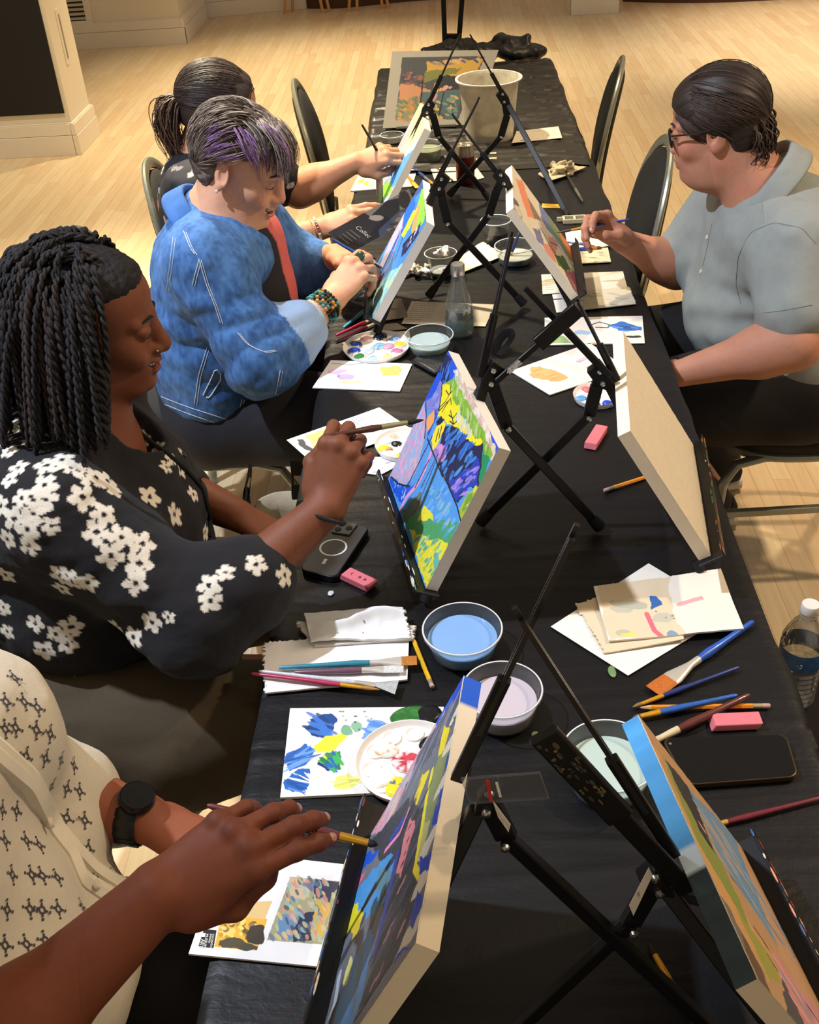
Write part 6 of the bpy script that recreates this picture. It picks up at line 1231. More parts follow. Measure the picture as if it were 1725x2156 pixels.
    for v in roots:
        v = nrm(v); p = surf(v); out = nrm(R@A3(v[0]*.55-.25, v[1], 0)+A3(0, 0, .001)); r = rr.uniform(.0023, .0034); pts = [p-R@v*.004, p+R@v*.010]; end = hc[2]-rr.uniform(.100, .135)
        flare = rr.uniform(.4, 1.1)
        lim = A3(.085, .088, .10)*k
        g = p+R@v*.012; vel = (R@v)*.006+out*.004
        drift = A3(rr.uniform(-.0010, .0010), rr.uniform(-.0010, .0010), 0)
        while g[2] > end and len(pts) < 60:
            vel = vel*.80+A3(0, 0, -.0026)+out*.0006*flare+drift*.4; g = g+vel; w = (g-ctr)@R/(A3(.104, .090, .096)*k+.004); l = np.linalg.norm(w)
            if l < 1 and w[2] > -1: g = ctr+R@(w/l*(A3(.104, .090, .096)*k+.004))
            fw = ((g-hc)@R)[0]/k; lat = abs(((g-hc)@R)[1])
            if fw > .030 and (g-hc)@R@A3(0, 0, 1) < .05: g = g-R[:, 0]*(fw-.030)*.5*k
            if lat < .066 and ((g-hc)@R)[0] > -.05 and g[2] < hc[2]-.02: g = g+R[:, 1]*np.sign(((g-hc)@R)[1])*(.066-lat)*.5
            pts.append(g.copy())
        Q = np.array(pts); 
        if len(Q) < 5: continue
        Q[1:-1] = (Q[:-2]+Q[1:-1]*2+Q[2:])/4; dl = np.r_[0, np.cumsum(np.linalg.norm(np.diff(Q, axis=0), axis=1))]; n = max(8, int(dl[-1]/.0038)); s = np.linspace(0, dl[-1], n); Q = np.stack([np.interp(s, dl, Q[:, j]) for j in range(3)], 1)
        c = rr.choice(['121013', '18151a', '1d181a', '0e0d10', '241b18']); mb.cc = lin(c); tg = np.gradient(Q, axis=0)
        for ph in (0, math.pi):
            H = []
            for j in range(n):
                sd, u = frame_of(tg[j], (1, .3, 0)); w = s[j]/.0046+ph; H.append(Q[j]+(sd*math.cos(w)+u*math.sin(w))*r*.85)
            rad = np.full(n, r)*np.clip((dl[-1]-s)/.02+.35, .35, 1); mb.tube(H, rad, 5, True)
    for i in range(22):   # twists swept back over the crown
        y = rr.uniform(-.058, .058); hgt = rr.uniform(.002, .011); a = np.linspace(rr.uniform(-.35, .35), 2.1, 40); r = rr.uniform(.0026, .0036); mb.cc = lin(rr.choice(['121013', '1c181a', '18151a', '2a2422']))
        base = np.array([ctr+R@(nrm(A3(-math.sin(w), y/.085*(1-.2*w), math.cos(w)))*A3(.097, .082, .088)*k)+R[:, 2]*hgt*math.sin((w+.4)*1.2)+R[:, 0]*.0 for w in a]); tg = np.gradient(base, axis=0); dl = np.r_[0, np.cumsum(np.linalg.norm(np.diff(base, axis=0), axis=1))]
        for ph in (0, math.pi):
            H = []
            for j in range(40): sd, u = frame_of(tg[j], (0, 1, 0)); w = dl[j]/.0048+ph; H.append(base[j]+(sd*math.cos(w)+u*math.sin(w))*r*.9)
            mb.tube(H, r, 5, True)
    mb.obj('hair_twists', HB, t, col=True, sharp=None)
    MB().tube([P(.012, -.079, .03), P(.0, -.083, .0), P(-.002, -.082, -.02)], .0001, 4)
    # cardigan
    K = mat('flower_knit', attr=True, rough=.9, var=.12, vscale=600, bump=.35, bscale=900, sheen=.04)
    G = SDF()
    G.ell(A3(-.705, 1.43, .76), A3(.205, .225, .17), None, .06); G.ell(A3(-.735, 1.44, .90), A3(.155, .215, .16), None, .06); G.cone(shR+A3(-.01, .02, .0), shL+A3(-.01, -.02, 0), .083, .083, .07); G.cone(A3(-.70, 1.45, .95), A3(-.685, 1.455, 1.02), .10, .072, .06)
    G.ell(A3(-.615, 1.43, .87), A3(.10, .155, .11), None, .06)
    G.chain([shR, elR+A3(0, 0, .0), elR+(wrR-elR)*.30], [.080, .070, .070], .05); G.cone(elR+(wrR-elR)*.30, elR+(wrR-elR)*.42,   .068, .060, .02); G.chain([shL, elL], [.076, .066], .05); G.cone(elL, elL+(wrL-elL)*.4, .064, .055, .03)
    # open neck and hem
    G.ell(nb+A3(.055, .0, .02), A3(.062, .060, .11), frame(0, -.55), .01, 1); G.cut(A3(-.7, 1.4, .632), A3(-.30, 0, -1), .005)
    cd = nrm(wrR-elR); cp = elR+cd*.125
    def fold(Pq):
        n = fbm(Pq*A3(9, 9, 14)+3, 3)*.009; el = np.linalg.norm(Pq-(elR+A3(-.03, .02, -.01)), axis=-1); n += np.sin((Pq@A3(40, 30, 75)))*.004*np.exp(-(el/.10)**2); return n+fbm(Pq*300, 1)*.0006
    G.post = fold
    keep = []
    def colf(V, F):
        C = np.tile(lin('0e0e14'), (len(V), 1)); b = bvh_of(V, F); keep.append(b)
        FL = [(100, 897, 1), (195, 890, .7), (40, 895, .9), (65, 860, 1), (38, 985, .9), (15, 905, .8), (18, 950, .8), (98, 980, 1.1), (132, 968, 1.1), (150, 985, .8), (95, 1022, 1.1), (95, 1050, 1.1), (46, 1048, .9), (2, 1065, .9), (30, 1092, 1.1), (70, 1082, 1), (58, 1115, 1.1), (108, 1108, .8), (182, 1000, 1.15), (202, 1004, 1), (226, 1012, 1.15), (240, 1030, .9), (174, 1047, 1.2), (218, 1083, 1.1), (204, 1120, 1.15), (255, 1130, 1.15), (300, 1145, 1.2), (233, 1170, 1.15), (293, 1187, 1.2), (285, 1227, 1.05), (316, 1046, 1.15), (367, 1083, 1.1), (350, 983, .7), (300, 925, .8), (335, 945, .8), (360, 965, .8), (380, 988, .8), (275, 912, .7), (407, 1040, .8), (440, 1085, .9), (432, 1120, .9), (440, 1232, 1.05), (443, 1265, 1), (475, 1205, .8), (540, 1188, 1), (600, 1212, 1), (62, 1150, .9), (12, 1210, 1), (8, 1280, .8), (125, 1212, 1), (150, 1225, 1), (185, 1228, .9), (130, 1240, .9), (75, 1312, .9), (150, 1320, 1.1), (117, 1335, .9), (142, 1357, 1), (93, 1370, 1.05), (245, 1320, .9), (280, 1342, 1), (320, 1310, 1), (355, 1300, .6), (15, 1135, .9), (20, 1010, .8), (2, 930, .9), (60, 930, .6), (15, 1330, .8)]
        r2 = random.Random(5)
        for u, v, sc in FL:
            q, nn = hit(b, u, v)
            if q is None: continue
            dist = np.linalg.norm(V-q, axis=1); m = np.where(dist < .045)[0]; nn = nn if nn@ray(u, v) < 0 else -nn; s1, u1 = frame_of(nn, (0, 0, 1)); w = V[m]-q; x = w@s1; y = w@u1; a = np.arctan2(y, x)+r2.uniform(0, 6); rad = np.hypot(x, y)
            pet = .0088*sc*(.75+1.25*np.abs(np.cos(2.5*a))**.6); wh = (rad < pet) & (rad > .0038*sc); C[m[wh]] = lin('ddd7c8')
        return C
    lo, hi = G.bounds(); garment(G, 'cardigan', K, t, .0034, colf, lo-.015, hi+.015)
    b = keep[0]
    seam('cardigan_seam', b, [(245, 900), (215, 940), (170, 975), (135, 1020), (125, 1080), (140, 1150)], .0012, mat('black_rib', '0b0b0e', .9), t)
    seam('cardigan_edge', b, [(255, 872), (300, 915), (350, 955), (390, 990), (425, 1030), (440, 1090), (440, 1140)], .004, mat('black_rib', '0b0b0e', .9), t, .002)
    for u, v in ((387, 957), (420, 1010)):
        q, nn = hit(b, u, v)
        if q is not None: MB().lathe([(0, .002), (.005, .002), (.006, 0)], q, nn if nn@ray(u, v) < 0 else -nn, 14).obj('button', mat('black_button', '0c0c0e', .2), t)
    # khaki trousers
    T_ = SDF(); T_.ell(A3(-.78, 1.38, .575), A3(.19, .24, .125), None, .05); T_.chain([A3(-.74, 1.235, .565), A3(-.55, 1.21, .57), A3(-.335, 1.23, .572)], [.125, .112, .092], .05); T_.chain([A3(-.74, 1.55, .575), A3(-.33, 1.56, .582)], [.12, .09], .05); T_.chain([A3(-.335, 1.23, .56), A3(-.37, 1.25, .12)], [.085, .07], .05); T_.chain([A3(-.33, 1.56, .57), A3(-.36, 1.56, .12)], [.085, .07], .05)
    T_.post = lambda Q: fbm(Q*A3(7, 16, 10), 3)*.008; KM = mat('khaki_twill', '3f3523', .85, var=.08, vscale=200, bump=.12, bscale=900)
    V, F = T_.mesh(.009); mesh_obj('trousers', V, F, KM, t); bb = bvh_of(V, F)
    seam('pocket_seam', bb, [(150, 1590), (190, 1590), (188, 1612), (160, 1612)], .0014, mat('khaki_dark', '463d26', .9), t); seam('pocket_seam', bb, [(145, 1390), (155, 1425), (170, 1430)], .0018, mat('khaki_dark', '463d26', .9), t)
    # hair tie at the wrist
    c = wrR+nrm(d)*-.012; rg = [c+(fr[1]*math.cos(a)*.0335+fr[2]*math.sin(a)*.0315) for a in np.linspace(0, 2*math.pi, 30)]; tag(MB().tube(rg, .0035, 8, False).obj('hair_tie', mat('black_elastic', '0d0d0f', .6), None), 'black elastic hair tie around the wrist of the flower-cardigan woman', 'hair tie')
    for i in range(2):
        a = A3(*wrR)+nrm(d)*.0
    g0 = aty(678, 920, 1.385); g1 = aty(893, 884, 1.428); brush('dark wooden paintbrush held by the flower-cardigan woman', None, None, '4f2c22', .0048, 'a89a6a', '1a1816', 'round', .0042, .58, .84, metal=.3, pa=g0, pb=g1)
person_b()
# ---------------------------------------------------------------- woman in the denim jacket
def person_c():
    t = thing('person', (-.66, 2.35, .47), 'smiling woman with short grey hair and a purple streak in a blue denim jacket, painting', 'person')
    hc = A3(-.525, 2.30, 1.150); R = frame(-.20, .46, 0); k = 1.0
    nb = A3(-.600, 2.31, 1.035); shR = A3(-.60, 2.13, .985); shL = A3(-.585, 2.49, .985); elR = A3(-.500, 2.085, .79); wrR = A3(-.352, 2.24, .855); elL = A3(-.47, 2.56, .80); wrL = A3(-.365, 2.50, .855)
    S = SDF(); P = head(S, hc, R, k, 1.1, 1, 1.0)
    body(S, A3(-.68, 2.36, .55), A3(-.66, 2.35, .72), A3(-.62, 2.33, .90), nb, hc, R, shL, shR, 1.05, (A3(-.64, 2.25, .55), A3(-.64, 2.47, .55)), (A3(-.28, 2.22, .575), A3(-.28, 2.48, .575)), (A3(-.30, 2.24, .1), A3(-.30, 2.46, .1)),   .048, k)
    S.ell(P(.02, 0, -.104), A3(.040, .040, .024), R, .02)
    arm(S, shR, elR, wrR, (.06, .05, .047, .0290)); arm(S, shL, elL, wrL, (.058, .05, .045, .0285))
    d = A3(.058, .055, .052); b = A3(-.30, -.62, .72)
    tips, T, fr = hand(S, wrR, d, b, flip=-1, sc=1.06, curl=[(.55, .8, .4), (.75, .9, .4), (.95, 1.0, .45), (1.05, 1.1, .5)], thumb=[(.018, .028, -.012), (.055, .046, -.026), (.088, .036, -.040), (.108, .018, -.046)])
    hand(S, wrL, A3(.085, -.06, .01), A3(0, .5, .8), flip=1, curl=[(.5, .7, .4)]*4)
    sk = skin_mat('skin_fair_pink'); hb = (hc-.155, hc+.155, .0023); h1 = (wrR+A3(-.03, -.06, -.04), wrR+A3(.16, .15, .14), .0026)
    V, F = skin_mesh(S, 'body', sk, t, .0065, [hb, h1]); C = np.tile(lin('cf9a7c'), (len(V), 1)); q = (V-hc)@R/k; hd_ = np.abs(q).max(1) < .14
    C *= (1+.05*fbm(V*24)[:, None]); lips = hd_ & (((q[:, 0]-.093)/.020)**2+(q[:, 1]/.026)**2+((q[:, 2]+.067)/.0125)**2 < 1); shift(C, lips, 'b06660', .55); shift(C, lips & (np.abs(q[:, 2]+.0655) < .0046) & (np.abs(q[:, 1]) < .024), '3a1816', .9)
    shift(C, hd_ & (((q[:, 0]-.055)/.03)**2+((np.abs(q[:, 1])-.04)/.022)**2+((q[:, 2]+.032)/.02)**2 < 1), 'cf8470', .45); shift(C, hd_ & (((q[:, 0]-.09)/.02)**2+((np.abs(q[:, 1])-.031)/.018)**2+((q[:, 2]-.004)/.008)**2 < 1), 'a8786c', .5); shift(C, hd_ & (q[:, 0] > .098) & (np.abs(q[:, 1]) < .018) & (np.abs(q[:, 2]+.035) < .015), 'cf8672', .4)
    mesh_obj('body', V, F, sk, t, True, C)
    decorate_face(t, P, R, k, mat('brown_brow', '4a352c', .8), None, mat('lash_dark', '1c1414', .7), 1, 0, True)
    nails(t, tips, mat('pink_nail', 'dba89a', .3), 1.0)
    MB().ball(P(-.010, -.086, -.042), .0042, 10).obj('earring', mat('pearl', 'ece8e2', .15, metal=.4), t)
    # short layered hair
    HC = mat('grey_brown_hair', attr=True, rough=.65, var=.2, vscale=400, bump=.4, bscale=900, spec=.25)
    def reg(q): return np.minimum(np.maximum(q[:, 2]-(.032+.60*np.maximum(0, q[:, 0]-.02)), np.minimum(-q[:, 0]-.022, q[:, 2]+.075)), .086-q[:, 0]+.2*np.maximum(0, q[:, 2]-.07))
    def hcol(q):
        n = fbm(q*np.array([60, 60, 60])); C = np.tile(lin('574c43'), (len(q), 1)); m = n > .2; C[m] = lin('72665b'); return C
    cap_hair(S, hc, R, k, .007, reg, 'hair_base', HC, t, .003, lambda q: fbm(q*np.array([70, 70, 160]), 3)*.003, hcol, nape=.15)
    rr = random.Random(4); mb = MB(); ctr = P(-.018, 0, .032); ax = A3(.101, .083, .090)*k
    def on(v, e=1.0): v = nrm(v); return ctr+R@(v/np.linalg.norm(v/(ax*e)))
    for i in range(2600):
        a = rr.uniform(-math.pi, math.pi) if i < 2100 else math.pi+rr.uniform(-1.25, 1.25); e = math.asin(rr.uniform(-.55, 1)) if i < 2100 else rr.uniform(-.62, .05); v = A3(math.cos(a)*math.cos(e), math.sin(a)*math.cos(e), math.sin(e))
        if v[0] > .55 and v[2] < .50: continue
        if v[2] < .12 and v[0] > -.18: continue
        # flow: from a crown whorl forward over the brow, down and back at the sides
        fl = A3(.9 if v[0] > .1+rr.uniform(-.35, .25) and v[2] > .45 else -.55, .45*v[1]+rr.uniform(-.25, .25), -.35-.6*max(0, -v[0])); fl = fl-v*(fl@v); fl = nrm(fl); n = 9; pts = []; w = v.copy(); L = rr.uniform(.035, .08)
        for j in range(n):
            lift = 1.0+.075*math.sin(j/(n-1)*math.pi*.8)+rr.uniform(-.004, .004); pts.append(on(w, lift)); w = nrm(w+(fl+A3(0, 0, -.25*j/n))*L/.09/n*1.25)
        if v[2] < -.35 or (v[0] < -.7 and v[2] < .1): pts += [pts[-1]+A3(-.004, 0, -.012), pts[-1]+A3(-.004, 0, -.026)]
        purple = (v[1] < -.45 and .18 < v[2] < .75 and -.25 < v[0] < .62); grey = rr.random() < (.45 if v[0] > -.2 else .22)
        c = rr.choice(['7d5a90', '9470a4', '6a4a80', 'a584b0', '6a5560']) if purple and rr.random() < .75 else rr.choice(['988d82', '8a7f75', 'a79c90', 'b5aa9b']) if grey else rr.choice(['5a4e45', '655950', '74675d', '4a3f38'])
        mb.cc = lin(c); mb.tube(pts, np.linspace(rr.uniform(.0014, .0028), .0004, len(pts)), 4, True, .6)
    for i in range(260):   # lock swept forward over the brow
        y0 = rr.uniform(-.065, .02); f = rr.random(); st = P(.035+rr.uniform(-.02, .02), y0*.8, .118+rr.uniform(-.006, .004)); en = P(.108+rr.uniform(-.012, .010), y0*.9-.012, .045+rr.uniform(-.022, .022)); md = (st+en)/2+R@A3(.020+.008*f, -.004, .014+.010*f); tt = np.linspace(0, 1, 9)[:, None]
        mb.cc = lin(rr.choice(['7d7268', '948a7f', '6a5e55', 'a79c90', '574c43', '8a5aa0'] if y0 < -.02 else ['7d7268', '8a7f75', '5a4e45', '6a5e55'])); mb.tube(st*(1-tt)**2+md*2*tt*(1-tt)+en*tt**2, np.linspace(.0018, .0004, 9), 4, True, .6)
    mb.obj('hair_locks', HC, t, col=True, sharp=None)
    # denim jacket
    DN = mat('blue_denim', attr=True, rough=.85, var=.14, vscale=420, bump=.3, bscale=900); G = SDF()
    G.ell(A3(-.645, 2.335, .74), A3(.155, .215, .18), None, .06); G.ell(A3(-.640, 2.32, .90), A3(.130, .205, .15), None, .06); G.cone(shR+A3(-.005, .03, .005), shL+A3(-.005, -.03, .005), .075, .075, .07); G.cone(A3(-.62, 2.32, .95), A3(-.615, 2.315, 1.020), .095, .062, .05)
    G.ell(A3(-.565, 2.32, .955), A3(.085, .175, .085), None, .05); G.ell(A3(-.660, 2.35, .64), A3(.150, .215, .12), None, .05)
    cd = nrm(wrR-elR); G.chain([shR, elR, elR+cd*.07], [.082, .074, .072], .045); G.cone(elR+cd*.055, elR+cd*.105, .068, .064, .012); G.chain([shL, elL, elL+(wrL-elL)*.5], [.08, .07, .055], .045)
    G.ell(nb+A3(.065, 0, .035), A3(.062, .062, .12), frame(0, -.6), .01, 1); G.cut(A3(-.64, 2.3, .560), A3(.22, 0, -1), .004)
    G.ell(A3(-.47, 2.335, .86), A3(.085, .075, .26), frame(0, -.30), .012, 1)
    def fold(Q):
        n = fbm(Q*A3(8, 8, 11)+9, 3)*.008; e = np.linalg.norm(Q-(elR+A3(-.02, 0, .02)), axis=-1); n += (.5-np.abs(np.sin(Q@A3(30, -22, -48)+2.2*noise3(Q*8))))*.010*np.exp(-(e/.11)**2); e2 = np.linalg.norm(Q-A3(-.62, 2.15, .78), axis=-1); return n+(.5-np.abs(np.sin(Q@A3(14, 10, 44)+2*noise3(Q*7))))*.007*np.exp(-(e2/.12)**2)
    G.post = fold; keep = []
    def colf(V, F):
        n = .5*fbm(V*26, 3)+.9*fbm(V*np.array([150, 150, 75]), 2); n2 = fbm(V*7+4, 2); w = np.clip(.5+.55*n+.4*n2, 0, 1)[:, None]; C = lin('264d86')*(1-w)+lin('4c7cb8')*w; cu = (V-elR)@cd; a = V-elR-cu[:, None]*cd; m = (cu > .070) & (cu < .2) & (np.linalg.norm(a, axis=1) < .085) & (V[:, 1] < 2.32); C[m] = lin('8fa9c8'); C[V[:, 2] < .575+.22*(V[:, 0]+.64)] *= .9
        keep.append(bvh_of(V, F)); return C
    o, V, F = garment(G, 'denim_jacket', DN, t, .0050, colf); b = keep[0]
    ST = mat('pale_denim_stitch', 'c4cdd6', .8, var=.2, vscale=500); DK = mat('dark_denim_edge', '1f3a66', .85, var=.2, vscale=500)
    for i, px in enumerate([[(494, 437), (486, 490), (480, 508), (455, 512), (422, 540), (418, 545)], [(387, 487), (402, 525), (419, 545)], [(419, 545), (435, 600), (455, 650), (468, 690)], [(420, 545), (410, 580), (404, 610)], [(345, 850), (400, 872), (470, 895), (520, 905), (570, 915)], [(340, 835), (400, 858), (470, 880), (525, 892), (575, 898)], [(410, 850), (418, 790), (440, 720)], [(495, 895), (512, 830), (530, 780)], [(518, 900), (530, 840), (545, 790)], [(560, 900), (580, 830), (592, 770)], [(500, 700), (520, 725), (555, 742), (590, 735)], [(470, 410), (500, 450), (540, 500), (560, 530)], [(365, 500), (358, 560), (350, 620)]]):
        seam('stitch_line', b, px, .0009, ST, t, .0008); seam('stitch_line', b, [(u+5, v+2) for u, v in px], .0007, ST, t, .0008)
    wl = [(428, 832), (448, 790), (462, 752), (476, 752), (470, 790), (440, 840), (428, 832)]; seam('welt_pocket', b, wl, .0014, ST, t, .0012)
    o, V, F = collar_mesh(t, 'collar', DN, nb+A3(-.008, 0, -.004), A3(1, 0, -.1), A3(.55, 0, .83), (.105, .078), .050, .022, .060, .40, .5, '3c6cae'); bc = bvh_of(V, F); seam('stitch_line', bc, [(455, 400), (480, 415), (510, 450), (550, 500), (565, 520)], .0008, ST, t, .003)
    # coral top and dark vest inside
    I = SDF(); I.ell(A3(-.555, 2.335, .87), A3(.105, .14, .19), frame(0, -.2), .04); I.ell(A3(-.535, 2.335, .965), A3(.070, .11, .075), None, .04); I.ell(A3(-.565, 2.34, .70), A3(.115, .16, .14), None, .04); V, F = I.mesh(.008); C = np.tile(lin('c4605c'), (len(V), 1)); C[V[:, 1] < 2.285] = lin('17161c'); C[V[:, 2] < .78] = lin('542332'); mesh_obj('top', V, F, mat('coral_top', attr=True, rough=.8, var=.08, vscale=90, bump=.1), t, True, C)
    # black trousers
    T_ = SDF(); T_.ell(A3(-.69, 2.36, .555), A3(.175, .22, .11), None, .05); T_.chain([A3(-.66, 2.235, .555), A3(-.46, 2.21, .57), A3(-.29, 2.22, .575)], [.115, .10, .085], .05); T_.chain([A3(-.66, 2.49, .55), A3(-.29, 2.48, .575)], [.11, .085], .05); T_.chain([A3(-.29, 2.22, .56), A3(-.30, 2.24, .1)], [.08, .055], .04); T_.chain([A3(-.29, 2.48, .56), A3(-.30, 2.46, .1)], [.08, .055], .04); T_.post = lambda Q: fbm(Q*A3(8, 14, 10), 2)*.006
    V, F = T_.mesh(.009); mesh_obj('trousers', V, F, mat('black_trousers', '17181f', .85, var=.1, bump=.12, bscale=800), t)
    SH = mat('black_shoe', '0e0e10', .5)
    for y in (2.24, 2.46): MB().sweep((-.36, y, .04), (-.12, y+.01, .03), [(0, .03, .03), (.1, .042, .042), (.4, .042, .045), (.75, .046, .032), (.95, .03, .022), (1, .01, .01)]).obj('shoe', SH, t)
    # jewellery: things worn are things of their own
    cols = ['18201f', '2f6a62', '1c1a18', 'c09040', '3f8f96', '22201e']
    br = thing('bracelet', tuple(wrR), 'stack of dark beaded bracelets on the wrist of the woman in denim', 'bracelet'); ax_ = nrm(wrR-elR); s1, u1 = frame_of(ax_)
    for j in range(5):
        mb = MB(); c = wrR-ax_*(.012+.0085*j)
        for a in np.linspace(0, 2*math.pi, 26, endpoint=False): mb.cc = lin(rr.choice(cols)); mb.ball(c+(s1*math.cos(a)+u1*math.sin(a))*(.0335+.0009*j), .0042, 6)
        mb.obj('bead_strand', mat('beads', attr=True, rough=.2, col=None), br, col=True)
    px = tips[1][4]; kx = (px[0]+(px[1]-px[0])*.45); nv = nrm(kx-wrR-fr[0]*((kx-wrR)@fr[0])); rg = thing('ring', tuple(kx), 'large dark green stone ring on the painting hand of the woman in denim', 'ring'); out = nrm(A3(*fr[2])*.8+A3(-.1, -.6, .3)*.6)
    a1, a2 = frame_of(out, A3(*fr[0])); MB().ball(kx+out*.015, A3(.0165, .0125, .0058), 18, np.stack([a2, a1, out], 1)).obj('stone', mat('green_stone', '2a4a40', .12, var=.25, vscale=90, coat=.6), rg); vv = nrm(px[1]-px[0]); s3, u3 = frame_of(vv); MB().tube([kx+(s3*math.cos(a)+u3*math.sin(a))*.0105 for a in np.linspace(0, 6.283, 24)], .0014, 6, False).obj('band', BOLT, rg)
    brush('blue-handled paintbrush held by the woman in denim', None, None, '2f5fd0', .0042, 'c8c4ba', '3a4a50', 'round', .0042, .66, .84, pa=aty(700, 504, 2.36), pb=aty(806, 566, 2.335))
    # booklet in her other hand
    q = [aty(690, 490, 2.52), aty(862, 397, 2.62), aty(885, 455, 2.60), aty(742, 530, 2.50)]; G2 = bilin(q, 120, 60); w = np.linalg.norm(q[1]-q[0]); h = np.linalg.norm(q[3]-q[0]); pt = Paint(w, h, 120, 60, '1b1b1d'); W_, H_ = w, h
    pt.poly([(W_*.45, 0), (W_, 0), (W_, H_), (W_*.8, H_), (W_*.5, H_*.45)], '6f6a60', 1, 0); pt.poly([(W_*.42, H_*.25), (W_*.72, 0), (W_*.86, H_*.12), (W_*.80, H_*.5), (W_*.5, H_*.75)], '1e1d1f', 1, 0); pt.ell((W_*.90, H_*.26), .016, .022, .4, '2a2826', 1, 0); pt.ell((W_*.52, H_*.35), .018, .008, .5, '8f8778', 1, 0); pt.poly([(W_*.45, H_*.75), (W_*.8, H_*.5), (W_, H_*.6), (W_, H_), (W_*.4, H_)], '3a4654', 1, 0); pt.dabs([(W_*.5, H_*.7), (W_, H_*.6), (W_, H_), (W_*.5, H_)], 16, ['5a6674', '8a6a4a', '2a3038'], .012, .004, .2)
    bk = thing('booklet', tuple(np.mean(q, 0)), 'dark museum booklet with a photo of people held between the two women', 'booklet'); nb_ = nrm(np.cross(q[1]-q[0], q[3]-q[0])); panel('cover', G2, pt.c, .001, PAPERM, bk, nb_ if nb_@ray(790, 460) > 0 else -nb_, 'cfcabc'); n_ = nrm(np.cross(q[1]-q[0], q[3]-q[0])); n_ = n_ if n_@ray(790, 460) < 0 else -n_
    for j, (tx_, dx_, sz) in enumerate((('Collect', .10, .012), ('RE/A', .19, .010))): pass
    a = nrm(q[1]-q[0]); bq = nrm(q[3]-q[0]); ink = mat('pale_print', 'a8a49a', .6); o = q[0]+a*w*.24+bq*h*.30+n_*.0008; text_mesh('Collec', o, bq, -a*-1 if np.cross(bq, a)@n_ > 0 else -a, .016, ink, bk)
    lm = MB()
    for j in range(4): p = q[0]+a*w*(.05+.045*j)+bq*h*.28+n_*.0007; lm.bar(p, p+bq*h*.42, .0016, .0004, n_)
    lm.obj('print_lines', mat('dim_print', '6a665e', .6), bk, False)
person_c()
